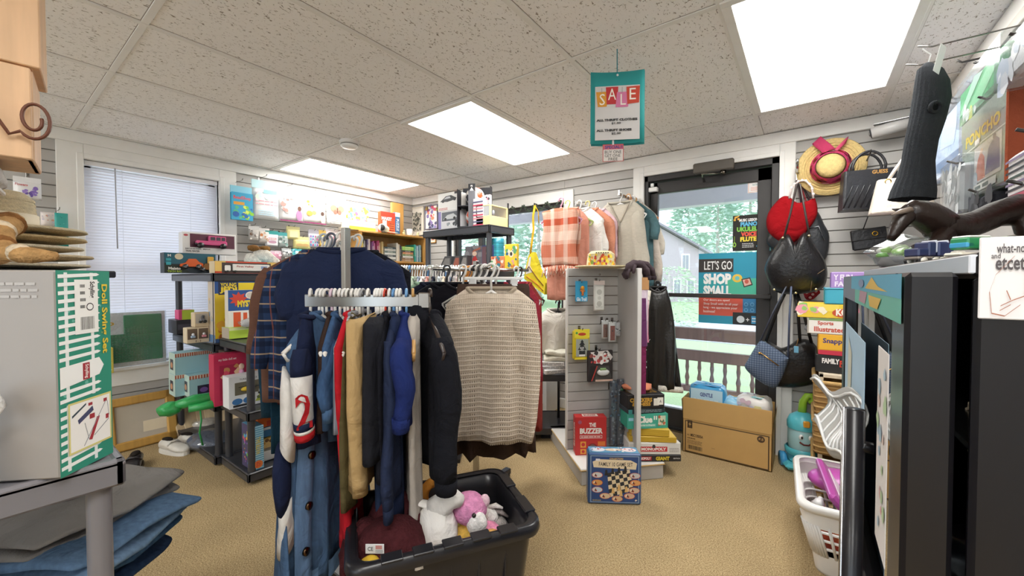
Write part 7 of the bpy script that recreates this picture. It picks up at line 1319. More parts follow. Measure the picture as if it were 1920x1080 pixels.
# straw hat with painted flowers and gloves on the display top
pt_ = gl(FW * .60, -.04, GT + .008)
t = straw_hat('cream straw sun hat with painted yellow and red flowers on the display stand', pt_, .165, .09, .105, 'e6d8ae', rot=(0, 0, GA))
b = MB(); rd = random.Random(8)
for i in range(46):
    a = -PI / 2 + rd.uniform(-1.35, 1.35); z = rd.uniform(.012, .08); hx = rd.choice(['e3bf3c', 'e3bf3c', '7f9a4a', 'c0503c', 'a83a4a', 'd98a3a', 'efd75a']); r = rd.uniform(.008, .014); rr_ = .0955 * (1 - .1 * z / .09)
    b.add([(rr_ * cos(a + r / .09 * cos(k) * .8), rr_ * sin(a + r / .09 * cos(k) * .8), z + r * sin(k)) for k in [2 * PI * j / 8 for j in range(8)]], [tuple(range(8))], C(hx, 'c'))
for i in range(6): a = -PI / 2 - .7 + i * .16; b.box(.091 * cos(a) - .003, .091 * cos(a) + .003, .091 * sin(a) - .003, .091 * sin(a) + .003, .088, .094, C('2a2a26', 'c'))
b.build('painted_flowers', t)
p = gl(FW + .01, -.20, GT + .005); GLV = C('4a3f44', 'c')
for k in (0, 1):
    t = thing('knit_glove', ('dark brown knit glove draped over the display fin, front one of the pair', 'dark brown knit glove draped over the display fin, rear one of the pair')[k], 'glove', p + V3((.01 * k, .07 * k, 0)), GA, 'gloves on the display fin')
    b = MB(); b.tube([(.085, 0, -.055), (.075, 0, -.015), (.04, 0, .022), (.0, 0, .028), (-.03, -.005, .012), (-.042, -.008, -.02)], [.032, .036, .034, .034, .034, .028], GLV, 14, .6, True, (0, 0, 1)); b.build('hand', t)
    for j in range(4):
        b = MB(); y = -.026 + .017 * j; b.tube([(-.04, y, -.01), (-.052 - .003 * j, y, -.04), (-.05, y - .002, -.075 + .008 * abs(j - 1.5))], [.009, .0085, .007], GLV, 8); b.build('finger', t)
    b = MB(); b.tube([(-.01, -.034, .012), (-.025, -.046, -.012), (-.03, -.05, -.035)], [.010, .009, .007], GLV, 8); b.build('thumb', t)
    b = MB(); b.tube([(.085, 0, -.05), (.087, 0, -.075)], [.036, .035], C('40363b', 'k'), 14, .6, True, (0, 0, 1)); b.build('cuff', t)
# black leather coat with pale fur trim hanging beyond the display
pc2 = onY(1232, 562, 2.92)
t = thing('garment_stand', 'slim black stand holding the black leather coat before the glass door', 'clothes rack', (pc2.x, 2.99, 0)); b = MB(); b.cyl((0, 0, .02), (0, 0, 1.18), .01, BLK); b.tube([(0, 0, 1.18), (0, -.07, 1.185)], .008, BLK, 8); b.build('pole', t); b = MB(); b.box(-.13, .13, -.1, .1, 0, .02, BLK, .004); b.build('base', t)
LC = C('23211f', 'l')
t = garment('coat', 'black leather coat with cream fur edging hanging left of the glass door', 'coat', V3((pc2.x, 2.92, 1.19)), .5, LC, w=.26, L=.72, th=.10, slope=.10, neck=.12, prof=[(0, .7), (.4, 1.0), (1, 1.3)], sl=0, seed=171, fold=.02, hang='2f2e30', hl='black hanger holding the leather coat', hg='hangers by the rear window', drop=.05, hw=.18)
b = MB(); b.tube([(-.07, -.045, -.06), (-.10, -.055, -.25), (-.115, -.055, -.45), (-.14, -.05, -.70)], [.02, .024, .02, .016], C('e6dfd2', 'f'), 10); b.build('fur_edge', t)
b = MB(); b.tube([(.0, -.045, -.755), (.17, -.03, -.765)], .022, C('e9e2d6', 'f'), 10); b.build('fur_hem', t)
# ================================================================ posters on the glass door (inside face)
GY = YW + .049
def poster(name, label, bx, art, hx, cat='poster', Y=GY, grp=None):
    lo, w, h, rot = fit(bx, Y=Y); b = MB(); b.box(-w / 2, w / 2, 0, .0012, 0, h, C(hx, 'x')); b.art(frame('f', w, 0, h), art); return T(b.build(name, None, lo, rot), label, cat, grp)
dk = '2a2725'
poster('poster', 'black music lessons poster at the upper right of the glass door', (1374, 403, 1435, 470), [('t', 'MUSIC LESSONS', .2, .82, .82, .90, 'f2f0ee', .04), ('t', 'PIANO', .24, .68, .76, .81, '5ab0d8', .06), ('t', 'UKULELE', .13, .54, .86, .67, '7fc24a', .06), ('t', 'VOICE', .26, .40, .74, .53, 'e0503c', .06), ('t', 'FLUTE', .24, .26, .74, .39, 'e8d03a', .06), ('l', .3, .08, .66, .22, 'c9c9c9', 3), ('p', [(.05, .9), (.2, .97), (.2, 1), (.05, .97)], 'e0a83c'), ('e', .06, .88, .04, .03, 'e0a83c'), ('e', .18, .9, .04, .03, 'e0a83c'), ('e', .87, .82, .05, .04, 'd9543c'), ('r', .9, .82, .92, .97, 'd9543c'), ('p', [(.92, .97), (1, .9), (.99, .87), (.92, .93)], 'd9543c'), ('r', .05, .15, .065, .42, '9ac84a'), ('e', .06, .18, .055, .07, '9ac84a'), ('e', .06, .18, .03, .04, dk), ('r', .8, .12, .82, .26, '5ab0d8'), ('r', .93, .15, .95, .29, '5ab0d8'), ('p', [(.8, .24), (.95, .28), (.95, .24), (.8, .2)], '5ab0d8'), ('e', .78, .12, .045, .035, '5ab0d8'), ('e', .91, .15, .045, .035, '5ab0d8')], dk)
tq = '2f9fb8'
poster('poster', 'teal shop small poster on the glass door above the push bar', (1310, 474, 1433, 551), [('r', 0, .38, 1, 1, '2796b4'), ('r', 0, 0, 1, .38, '4bb89a'), ('r', .0, .0, .45, .38, '2aa0a8'), ('r', 0, .53, .55, .86, '35302d'), ('t', "LET'S GO", .09, .59, .53, .81, 'f4f4f2', .01), ('t', 'SHOP', .08, .23, .52, .50, 'f4f4f2', .06), ('t', 'SMALL', .08, -.06, .52, .2, 'f4f4f2', .06), ('r', .95, .52, 1, .95, 'e6bf3c'), ('e', .61, .38, .075, .1, 'e6c24a'), ('e', .61, .38, .035, .05, '6fc0c0'), ('p', [(.67, .36), (.8, .4), (.84, .22), (.71, .16)], '3a302e'), ('p', [(.69, .34), (.79, .37), (.82, .24), (.72, .19)], 'e0b0a0'), ('e', .75, .3, .03, .05, 'c85a4a')], tq)
poster('poster', 'red and blue lower half of the shop poster below the push bar', (1310, 557, 1431, 608), [('r', 0, .3, .7, 1, 'd65a48'), ('r', .7, .3, 1, 1, '3a84b8'), ('r', 0, 0, .56, .3, '2f94b0'), ('r', .55, 0, 1, .45, '26282a'), ('t', 'Our doors are open!', .08, .82, .5, .92, 'f6ece8', .01), ('t', 'Shop Small with us all year', .08, .67, .63, .78, 'f6ece8', .01), ('t', 'long - we appreciate your', .08, .53, .62, .64, 'f6ece8', .01), ('t', 'business!', .08, .40, .27, .50, 'f6ece8', .01), ('e', .67, .2, .06, .13, 'd9dfe4'), ('t', '+', .75, .14, .8, .26, 'e6e6e6'), ('r', .83, .06, .94, .34, '3f9fd0'), ('l', .84, .1, .93, .3, 'e6f0f6', 2)] + [('e', .75 + .09 * (k % 3), .55 + .2 * (k // 3), .03, .07, '6fb4dc') for k in range(6)] + [('e', .75 + .09 * (k % 3), .55 + .2 * (k // 3), .02, .045, '3a84b8') for k in range(6)], '2f94b0')
poster('notice', 'small cream framed notice at the top right of the door glass', (1402, 337, 1432, 361), [('r', .0, .0, 1, 1, 'e6e0e0'), ('r', .04, .04, .96, .9, 'd9a88a'), ('r', .07, .07, .93, .87, 'e9e3e0'), ('t', 'NOTICE', .3, .55, .7, .68, '6aa0a0'), ('l', .2, .15, .8, .45, 'd9907a', 3), ('e', .5, .9, .08, .07, 'b06a50')], 'e6e0e0', 'notice')
poster('door_sticker', 'small teal sticker on the black door frame below the music poster', (1443, 463, 1453, 470), [('l', .1, .1, .9, .9, 'bfe6e6', 2)], '3fa9b0', 'sticker', YW + .028)
# ================================================================ carton with nappy packs by the door
cX0, cX1 = onZ(1280, 845, 0).x, onZ(1448, 884, 0).x; cY = 2.955; cw_, cd_ = cX1 - cX0, .235
t = thing('cardboard_box', 'large brown cardboard carton standing open against the glass door', 'cardboard box', ((cX0 + cX1) / 2, cY, 0.001), 0); KR = C('c69f63', 'x'); KD = '4a3624'
ht = onY(1448, 826, cY).z; hl_ = onY(1448, 768, cY).z; ht = .235; hl_ = .385
b = MB()
for q in ((-cw_ / 2, cw_ / 2, 0, .006), (-cw_ / 2, cw_ / 2, cd_ - .006, cd_)): b.box(q[0], q[1], q[2], q[3], 0, ht, KR, .001)
for q in ((-cw_ / 2, -cw_ / 2 + .006), (cw_ / 2 - .006, cw_ / 2)): b.box(q[0], q[1], 0, cd_, 0, ht, KR, .001)
b.box(-cw_ / 2, cw_ / 2, 0, cd_, 0, .006, KR)
b.art(frame('f', cw_, cd_, ht), [('r', .03, .03, .97, .95, KD), ('r', .042, .055, .958, .925, 'c69f63/x'), ('r', .06, .74, .12, .97, KD), ('s', .09, .855, .02, .08, 'c69f63/x', 4, .3), ('t', 'MSC13505A', .1, .50, .25, .585, KD, .03), ('t', 'MSC', .06, .51, .09, .56, '7a6040'), ('l', .06, .42, .16, .47, KD, 1), ('b', .07, .12, .24, .24), ('l', .06, .27, .24, .40, '8a6f48', 4), ('e', .885, .83, .04, .09, KD), ('t', 'P.5', .862, .80, .91, .86, 'c69f63/x', .03), ('l', .35, .27, .4, .3, '8a6f48', 2)]); b.build('body', t)
b = MB(); b.box(-cw_ / 2 + .003, cw_ / 2 - .003, -.004, .001, ht, hl_, KR, .001); b.build('flap', t)
b = MB(); b.box(-cw_ / 2 + .003, cw_ / 2 - .003, cd_ + .002, cd_ + .006, ht, hl_, KR, .001); b.build('flap', t)
for s in (-1, 1): b = MB(); b.add([(s * cw_ / 2, .004, ht), (s * cw_ / 2, cd_ - .004, ht), (s * (cw_ / 2 + .012), cd_ - .01, hl_ - .02), (s * (cw_ / 2 + .012), .012, hl_ - .02)], [(0, 1, 2, 3)], KR); b.add([(s * (cw_ / 2 - .003), .004, ht), (s * (cw_ / 2 - .003), cd_ - .004, ht), (s * (cw_ / 2 + .009), cd_ - .01, hl_ - .02), (s * (cw_ / 2 + .009), .012, hl_ - .02)], [(3, 2, 1, 0)], KR); b.build('flap', t)
cbx = (cX0 + cX1) / 2
def soft(name, label, x, w, d, z0, z1, hx, art, grp, ro=0):
    h = z1 - z0; mb = MB()
    mb.ring([[(w / 2 * copysign(abs(cos(a)) ** .45, cos(a)) * k, d / 2 * copysign(abs(sin(a)) ** .5, sin(a)) * k, z + .006 * sin(5 * a + z * 30)) for a in [2 * PI * i / 32 for i in range(32)]] for z, k in ((0, .85), (h * .1, .98), (h * .4, 1), (h * .7, .99), (h * .9, .93), (h, .7), (h * 1.005, .02))], C(hx, 'g'), True, True)
    mb.art((V3((-w * .42, -d / 2 - .004, h * .1)), V3((w * .84, 0, 0)), V3((0, 0, h * .8)), V3((0, -1, 0))), art); mb.art((V3((-w * .36, -d * .34, h * 1.01)), V3((w * .72, 0, 0)), V3((0, d * .68, 0)), V3((0, 0, 1))), art)
    return T(mb.build(name, None, (x, cY + .118, z0), ro), label, 'nappy pack', grp)
soft('nappy_pack', 'blue and white plastic nappy pack at the left in the open carton', cbx - .125, .235, .17, .30, .47, '3f96c8', [('r', 0, .0, 1, .38, '2f7db4'), ('r', 0, .42, 1, 1, 'b9d9ea'), ('t', 'GENTLE', .3, .62, .7, .82, '3f4f90', .04), ('l', .1, .44, .9, .52, 'e6f2f8', 1)], 'nappy packs in the carton', .05)
soft('nappy_pack', 'white and pastel plastic nappy pack at the right in the open carton', cbx + .155, .20, .17, .28, .435, 'dcd8d4', [('p', [(.4, 0), (.85, 0), (.9, .4), (.5, .45)], '5cb8b8'), ('t', 'WINGS', .48, .1, .82, .32, 'eef6f6', .03), ('p', [(.5, .5), (.9, .5), (.8, .8), (.6, .8)], 'e6dca0'), ('dots', 0, .5, .5, 1, ['d9c0d0', 'c9c6dc'], 6, .1)], 'nappy packs in the carton', -.08)
soft('nappy_pack', 'small pale blue nappy pack lying low between the other two in the carton', cbx + .03, .12, .15, .26, .40, '8fc4e0', [('l', .1, .2, .9, .8, 'e6f2f8', 3)], 'nappy packs in the carton')
soft('nappy_pack', 'bottom layer nappy pack filling the open carton', cbx, .50, .2, .012, .255, 'a9cfe4', [], 'nappy packs in the carton')
# ================================================================ right of the door: hook of handbags, hat
hk = onY(1497, 330, YW - .016)
t = thing('bag_hook', 'chrome slatwall hook carrying the bunch of handbags right of the door', 'hook', (hk.x, YW - .016, hk.z)); b = MB(); b.tube([(0, 0, .03), (0, -.02, .0), (0, -.30, -.0), (0, -.33, .03)], .008, CHR, 10); b.build('arm', t); b = MB(); b.box(-.016, .016, -.008, .0, -.03, .09, C('d9d9d8', 'm'), .003); b.build('plate', t)
HZ_ = hk.z
LB = C('171618', 'l')
def rel(px, py, Y): p = onY(px, py, Y); return V3((p.x - hk.x, Y - (YW - .016), p.z - HZ_))
t = thing('handbag', 'red satin drawstring bag with beaded handle on the bag hook', 'handbag', (hk.x, YW - .016, HZ_), 0, 'handbags on the chrome hook'); Y = YW - .10; RD = C('98121a', 'c')
def bagbody(b, pts, Y, th, mat, n=26, sag=.3):
    """pillow body whose outline in the wall plane is the list of picture points"""
    P2 = [rel(px, py, Y) for px, py in pts]; c = sum(P2, Vector()) / len(P2); rings = []
    for k, (s, e) in enumerate(((.02, .5), (.45, .48), (.75, .40), (.92, .25), (1, .0), (.92, -.25), (.75, -.40), (.45, -.48), (.02, -.5))):
        rings.append([(c.x + (p.x - c.x) * s, c.y + th * e, c.z + (p.z - c.z) * s) for p in P2])
    return b.ring(rings, mat)
def dens(pts, k=4):
    o = []
    for i in range(len(pts)):
        p0, p1, p2, p3 = (Vector(pts[(i + j - 1) % len(pts)]) for j in range(4))
        for q in range(k):
            u = q / k; o.append(tuple(.5 * ((2 * p1) + (p2 - p0) * u + (2 * p0 - 5 * p1 + 4 * p2 - p3) * u * u + (3 * p1 - p0 - 3 * p2 + p3) * u ** 3)))
    return o
b = MB(); bagbody(b, dens([(1438, 428), (1440, 400), (1462, 372), (1478, 368), (1495, 380), (1516, 376), (1528, 372), (1533, 398), (1522, 422), (1500, 446), (1478, 458), (1452, 446)]), Y, .09, RD); b.build('body', t)
b = MB(); b.tube([rel(px, py, Y - .03) for px, py in ((1480, 372), (1484, 352), (1497, 340), (1510, 338), (1522, 350), (1525, 372))], .006, C('e3d3cf', 'g'), 7); [b.ball(tuple(rel(px, py, Y - .03)), .009, C('efe6e2', 'g'), 7) for px, py in ((1484, 352), (1490, 345), (1497, 340), (1504, 338), (1511, 339), (1518, 345), (1523, 354), (1525, 364))]; b.build('beaded_handle', t)
t = thing('handbag', 'black quilted bag half hidden behind the red satin bag', 'handbag', (hk.x, YW - .016, HZ_), 0, 'handbags on the chrome hook')
b = MB(); bagbody(b, dens([(1505, 410), (1530, 395), (1545, 420), (1555, 445), (1545, 490), (1505, 500), (1450, 470), (1440, 440)]), YW - .06, .05, C('26282c', 'l')); b.build('body', t); b = MB(); b.tube([rel(px, py, YW - .06) for px, py in ((1508, 410), (1496, 345), (1500, 340), (1530, 398))], .006, C('3a2a30', 'l'), 7); b.build('strap', t); b = MB(); b.tube([rel(px, py, YW - .095) for px, py in ((1512, 430), (1535, 424), (1545, 450))], .003, C('8a8d90', 'm'), 6); b.build('zip', t)
t = thing('handbag', 'glossy black slouchy leather bag with brass studs hanging frontmost on the hook', 'handbag', (hk.x, YW - .016, HZ_), 0, 'handbags on the chrome hook'); Y = YW - .24
b = MB(); bagbody(b, dens([(1434, 510), (1440, 485), (1455, 460), (1468, 442), (1480, 440), (1490, 456), (1502, 440), (1514, 437), (1530, 462), (1548, 492), (1551, 520), (1540, 542), (1500, 551), (1455, 547)], 5), Y, .17, LB); b.build('body', t)
b = MB(); b.tube([rel(px, py, Y - .05) for px, py in ((1470, 446), (1482, 400), (1494, 345), (1500, 345), (1510, 400), (1518, 444))], .006, C('3a302e', 'l'), 7); b.build('strap', t)
b = MB(); [b.ball(tuple(rel(px, py, Y - .05)), .009, C('d9c9a0', 'm'), 8) for px, py in ((1452, 543), (1492, 549), (1530, 542), (1468, 446), (1517, 442))]; b.build('studs', t)
b = MB(); b.tube([rel(px, py, Y - .068) for px, py in ((1520, 546), (1523, 520), (1546, 505))], .0025, C('6a5a48', 'c'), 6); b.build('stitching', t)
t = thing('handbag', 'blue-grey patterned crossbody bag with gold zip hanging lowest left', 'handbag', (hk.x, YW - .016, HZ_), 0, 'handbags on the chrome hook'); Y = YW - .30
BGM = stripes('monogram', ('55647c', [('X', .014, .5, .5, '8592a6', .5), ('Z', .014, .5, .45, '3a465c', .6)]), .5, 200)
b = MB(); bagbody(b, dens([(1397, 690), (1402, 675), (1420, 645), (1432, 640), (1475, 668), (1479, 676), (1462, 718), (1448, 727), (1420, 712)]), Y, .07, BGM); b.build('body', t)
b = MB(); b.tube([rel(px, py, Y - .036) for px, py in ((1424, 660), (1460, 686))], .0035, C('d0ab6a', 'm'), 6); b.ball(tuple(rel(1424, 662, Y - .038)), .008, C('d0ab6a', 'm'), 8); b.build('zip', t)
b = MB(); b.tube([rel(px, py, Y) for px, py in ((1423, 645), (1450, 585), (1478, 530))], .005, C('3a3f4e', 'l'), 7); b.tube([rel(px, py, Y) for px, py in ((1478, 672), (1480, 600), (1484, 530))], .006, C('46506a', 'l'), 7); b.build('strap', t)
t = thing('handbag', 'large black leather hobo bag with a blue price tag behind the crossbody bag', 'handbag', (hk.x, YW - .016, HZ_), 0, 'handbags on the chrome hook'); Y = YW - .14
b = MB(); bagbody(b, dens([(1434, 640), (1448, 645), (1465, 652), (1482, 646), (1498, 636), (1522, 640), (1540, 665), (1547, 690), (1540, 715), (1490, 727), (1450, 722), (1440, 690)]), Y, .12, LB); b.build('body', t)
b = MB(); b.tube([rel(px, py, Y - .03) for px, py in ((1436, 640), (1462, 570), (1482, 530))], .009, LB, 7, .5); b.tube([rel(px, py, Y - .05) for px, py in ((1500, 640), (1496, 580), (1486, 530))], .009, LB, 7, .5); b.tube([rel(px, py, Y - .02) for px, py in ((1522, 645), (1505, 580), (1488, 530))], .009, LB, 7, .5); b.build('strap', t)
b = MB(); q = rel(1493, 655, Y - .075); b.box(q.x - .012, q.x + .012, q.y - .002, q.y, q.z - .022, q.z + .02, C('7fbfe0', 'x'), .003); b.tube([q + V3((0, 0, .02)), q + V3((.01, .0, .07))], .002, C('a07a4a', 'c'), 5); b.build('price_tag', t)
t = thing('handbag', 'red polka dot fabric corner peeking under the slouchy black bag', 'handbag', (hk.x, YW - .016, HZ_), 0, 'handbags on the chrome hook'); Y = YW - .07
b = MB(); bagbody(b, dens([(1504, 400), (1524, 410), (1532, 540), (1538, 548), (1520, 563), (1506, 550), (1500, 480)]), Y, .03, C('9a2c34', 'c')); b.build('body', t); b = MB(); [b.cyl(tuple(rel(px, py, Y - .016)), tuple(rel(px, py, Y - .014)), .008, C('e0b8b4', 'c'), n=10) for px, py in ((1513, 549), (1524, 552), (1519, 558), (1530, 546))]; b.build('dots', t); b = MB(); b.tube([rel(px, py, Y) for px, py in ((1508, 402), (1500, 342), (1520, 405))], .005, C('8a2c34', 'c'), 6); b.build('strap', t)
pq = onY(1484, 528, YW - .016); peg(pq, 0, .34, 'black peg hook behind the slouchy bag carrying the lower handbags', None, True)
# straw hat on the wall
hp = onY(1557, 313, 3.2)
t = straw_hat('wide straw hat with a pink floral scarf hung on the slatwall', (hp.x, 3.2, hp.z), .175, .075, .085, 'd9bd7e', rot=(PI / 2 + .08, .30, 0), wave=.012)
b = MB(); b.lathe([(.106, .010), (.096, .026), (.085, .048), (.076, .058)], C('c0456a', 'c'), 30)
rd = random.Random(5)
for i in range(60):
    a = rd.uniform(0, 2 * PI); z = rd.uniform(.020, .05); r = .015; q_ = .107 - (z - .016) * .62; b.add([((q_) * cos(a + r / .08 * cos(k)), q_ * sin(a + r / .08 * cos(k)), z + r * sin(k)) for k in [2 * PI * j / 7 for j in range(7)]], [tuple(range(7))], C(rd.choice(['e0b03c', '6f7a4a', 'd98a3a', '7a2f4a', 'e6d0d8', '8a4a70']), 'c'))
b.sheet(lambda u, v: (-.02 - .10 * u + .03 * (v - .5), .075 + .07 * u + .05 * (v - .5), .03 + .012 * sin(5 * u)), 6, 4, C('b83e62', 'c'), .006); b.sheet(lambda u, v: (-.01 + .04 * u, .08 + .08 * u + .04 * (v - .5), .03 + .01 * sin(4 * u)), 5, 3, C('c9506f', 'c'), .006); b.build('scarf', t)
peg(V3((hp.x, YW - .016, hp.z + .02)), 0, .08, 'black peg hook behind the straw hat', None, True)
# quilted black handbag with loop handles
qb = fit((1578, 322, 1682, 394), Y=3.06); lo, w, h, rt = qb
t = thing('handbag', 'black chevron-quilted structured handbag with looped handles on the slatwall', 'handbag', (lo.x, 3.0, lo.z), .18); QL = C('222226', 'l')
b = MB(); b.ring([[(x * (1 - .06 * v), y * (1 - .3 * v), h * v) for x, y in rr(-w / 2, w / 2, 0, .11, 0, .012, 3) and [(q[0], q[1]) for q in rr(-w / 2, w / 2, 0, .11, 0, .012, 3)]] for v in (0, .05, .5, .9, 1)], QL, True, True, True, False); b.build('body', t)
b = MB()
for k in range(9):
    for s in (0, 1):
        x0 = -w / 2 + w * (k / 9) ; b.tube([(max(-w / 2 + .004, min(w / 2 - .004, x0)), -.002, h * (.05 if not s else .9)), (max(-w / 2 + .004, min(w / 2 - .004, x0 + w * .28)), .006, h * (.9 if not s else .05))], .004, QL, 5) if not s else None
b.build('quilting', t)
b = MB(); b.art((V3((-.0, -.001, h * .86)), V3((w * .35, .0, 0)), V3((0, .0, h * .12)), V3((0, -1, 0))), [('t', 'GUESS', .1, .1, .9, .9, 'b98a4a', .03)]); b.build('gold_lettering', t)
for y in (.02, .08):
    b = MB(); b.tube([(-.07 + .0, y, h * .95)] + [(-.0 + .075 * cos(a), y, h + .105 * sin(a)) for a in [PI - PI * i / 12 for i in range(1, 12)]] + [(.07, y, h * .95)], .007, QL, 8); b.build('handle', t)
pk_ = onY(1642, 300, YW - .016); peg(V3((lo.x + .0, YW - .016, lo.z + h + .09)), 0, YW - .016 - 2.98, 'black peg hook through the quilted handbag handles', None, True)
lo, w, h, rt = fit((1624, 338, 1745, 400), Y=2.86)
t = thing('handbag', 'cream leather handbag hanging beside the quilted black one', 'handbag', (lo.x + .02, 2.80, lo.z), .12); CRM = C('e6d9cc', 'l')
b = MB(); b.ring([[(x * (1 - .22 * v), y * (1 - .5 * v) + .02 * v, h * v) for x, y in [(q[0], q[1]) for q in rr(-w / 2, w / 2, 0, .12, 0, .03, 4)]] for v in (0, .06, .4, .8, 1, 1.02)], CRM, True, True, True); b.build('body', t)
b = MB(); b.tube([(-.06, .03, h * .95), (-.03, .03, h + .05), (.02, .03, h + .14), (.06, .03, h + .05), (.09, .03, h * .95)], .008, CRM, 8); b.build('handle', t); b = MB(); b.tube([(-.06 + .012 * cos(a), .02, h * .93 + .014 * sin(a)) for a in [2 * PI * i / 10 for i in range(11)]], .003, C('c9a45a', 'm'), 6); b.build('ring', t); b = MB(); b.box(-.035, -.01, -.004, -.001, h * .35, h * .55, C('a9d9dc', 'x')); b.build('price_sticker', t)
peg(V3((lo.x + .03, YW - .016, lo.z + h + .12)), 0, YW - .016 - 2.81, 'black peg hook holding the cream handbag', None, True)
lo, w, h, rt = fit((1600, 428, 1668, 466), Y=3.18)
t = thing('clutch_bag', 'flat black clutch with a gold clasp hanging by its strap on the slatwall', 'handbag', (lo.x, 3.2, lo.z), (0, -.12, 0)); b = MB(); b.box(-w / 2, w / 2, 0, .03, 0, h, QL, .008); b.build('body', t); b = MB(); b.box(-w / 2, w / 2, -.004, .03, h * .45, h + .002, C('1d1c1f', 'l'), .004); b.build('flap', t)
b = MB(); b.tube([(w * .18 + .012 * cos(a), -.006, h * .72 + .012 * sin(a)) for a in [2 * PI * i / 12 for i in range(13)]], .003, C('d0a83c', 'm'), 6); b.build('clasp', t); b = MB(); b.tube([(-.02, .015, h), (.03, .02, h + .12), (.05, .05, h + .19)], .003, QL, 6); b.build('strap', t)
peg(V3((lo.x + .05, YW - .016, lo.z + h + .18)), 0, .07, 'peg hook holding the black clutch', None, True)
# security camera
sc_ = onY(1678, 238, 3.14); t = thing('security_camera', 'silver bullet security camera under the ceiling at the right corner', 'security camera', sc_, -.25); SV = C('bcbbb9', 'm')
b = MB(); b.cyl((-.10, 0, -.01), (.10, .02, .02), .034, C('c4c3c1', 'g'), n=18); b.build('housing', t); b = MB(); b.cyl((-.105, 0, -.011), (-.10, 0, -.01), .028, C('3a3a3c', 'g'), n=16); b.cyl((-.112, 0, -.012), (-.104, 0, -.01), .014, C('8a8680', 'g'), n=12); b.build('lens', t); b = MB(); b.box(-.09, .12, -.03, .05, .03, .036, SV, .002); b.build('sun_hood', t); b = MB(); b.tube([(.06, .01, -.03), (.08, .05, -.06), (.10, .14, -.04)], .01, SV, 8); b.build('bracket', t)
# ================================================================ toy vacuum
vp = onZ(1503, 884, 0); t = thing('toy_vacuum', 'turquoise toy vacuum cleaner with a smiling face standing by the slatwall', 'toy', (vp.x, vp.y + .05, 0), .3); AQ, LBL = C('5cc0cf', 'g'), C('4a9fd4', 'g')
b = MB(); b.box(-.11, .11, -.09, .09, .01, .05, AQ, .018); b.box(-.075, .075, -.06, .07, .04, .085, AQ, .02)
for s in (-1, 1): b.cyl((s * .085, .02, .045), (s * .115, .02, .045), .045, LBL, n=20)
b.build('base', t); b = MB(); b.ball((-.005, -.085, .062), (.035, .02, .014), C('c9cf3a', 'g'), 12); b.build('yellow_button', t)
b = MB(); b.lathe([(.05, .08), (.09, .10), (.095, .13), (.085, .14)], AQ, 24); b.lathe([(.072, .13), (.078, .16), (.078, .25), (.07, .27)], C('a9d3da', 'g'), 24); b.build('canister', t)
b = MB(); b.lathe([(.082, .262), (.084, .30), (.07, .335), (.035, .36), (.0, .365)], AQ, 24); b.build('dome', t); b = MB(); b.box(-.02, .015, -.092, -.07, .29, .33, C('e0a03c', 'g'), .006); b.build('orange_badge', t); b = MB(); b.tube([(.08, 0, .31), (.105, -.02, .32)], .01, C('e0a03c', 'g'), 8); b.build('orange_knob', t)
b = MB(); b.tube([(.0, .01, .35), (.005, .01, .43), (.025, .0, .47), (.05, -.005, .475), (.058, -.005, .44), (.03, .0, .43)], [.024, .022, .02, .02, .018, .012], C('9ac83a', 'g'), 10); b.build('handle', t)
b = MB()
for x in (-.028, .022): b.ball((x, -.0745, .225), (.013, .008, .017), C('f2f2f2', 'g'), 10); b.ball((x + .002, -.0815, .224), (.006, .004, .009), C('2a2a2e', 'g'), 8)
b.tube([(-.035, -.073, .193), (-.015, -.079, .18), (.012, -.079, .18), (.03, -.073, .195)], .005, C('6a2f2c', 'g'), 7); b.build('face', t)
# ================================================================ wicker drawers with boxes on top, behind the fridge
wx0, wy0 = .055, 2.72; t = thing('wicker_drawers', 'wicker drawer unit with open baskets behind the black fridge', 'drawer unit', (wx0, wy0, 0)); WK = C('b08a52', 's')
b = MB()
for q in ((0, .02, 0, .02), (.46, .48, 0, .02), (0, .02, .38, .40), (.46, .48, .38, .40)): b.box(q[0], q[1], q[2], q[3], 0, .70, C('d6c8b0', 'w'), .002)
b.box(0, .48, 0, .40, .68, .70, C('d6c8b0', 'w'), .002); b.build('frame', t)
for k in range(3):
    z = .05 + k * .215; b = MB(); b.ring([rr(-.012 - f, .47, -.01 - f, .385, z + zz, .02, 3) for f, zz in ((0, 0), (.004, .05), (.006, .1), (.006, .17))], WK)
    for j in range(6): b.tube([Vector(q) for q in rr(-.017, .47, -.015, .385, z + .012 + j * .028, .02, 3)], .006, C(('a07a44', 'c29c62')[j % 2], 's'), 5)
    b.build('basket', t); b = MB(); b.tube([Vector(q) for q in rr(-.02, .47, -.018, .385, z + .175, .02, 3)] + [Vector(rr(-.02, .47, -.018, .385, z + .175, .02, 3)[0])], .011, C('c9a468', 's'), 7); b.build('rim', bpy.data.objects[t.children[-1].name])
z = .702
def sbox(label, x0, w, h, hx, art, d=.25, y=2.76, name='boxed_game'):
    global z
    mb = MB(); mb.box(-w / 2, w / 2, 0, d, 0, h, mt(hx), .003); mb.art(frame('f', w, d, h), art); mb.art(frame('l', w, d, h), [('r', .02, .05, .98, .95, hx)]); o = T(mb.build(name, None, (x0 + w / 2, y, z), 0), label, 'game box', 'boxes stacked on the wicker drawers'); z += h + .002; return o
sbox('black boxed game with red and white words, lowest of the stack behind the fridge', .04, .34, .095, '201f20', [('t', 'FAMILY', .08, .52, .3, .82, 'f0ece8', .05), ('t', 'FEUD', .3, .4, .48, .75, 'd0402f', .05), ('r', .3, .38, .46, .42, 'd0402f')])
sbox('yellow and red Snapple box second from the bottom of that stack', .05, .33, .11, 'e6a82c', [('r', 0, 0, 1, .22, 'c8324a'), ('r', .02, .25, 1, .96, 'ecb432'), ('t', 'Snapple', .06, .5, .38, .82, '3a3a7a', .03), ('dots', .3, .3, .6, .5, ['e0662c', 'f2d04a'], 8, .04)])
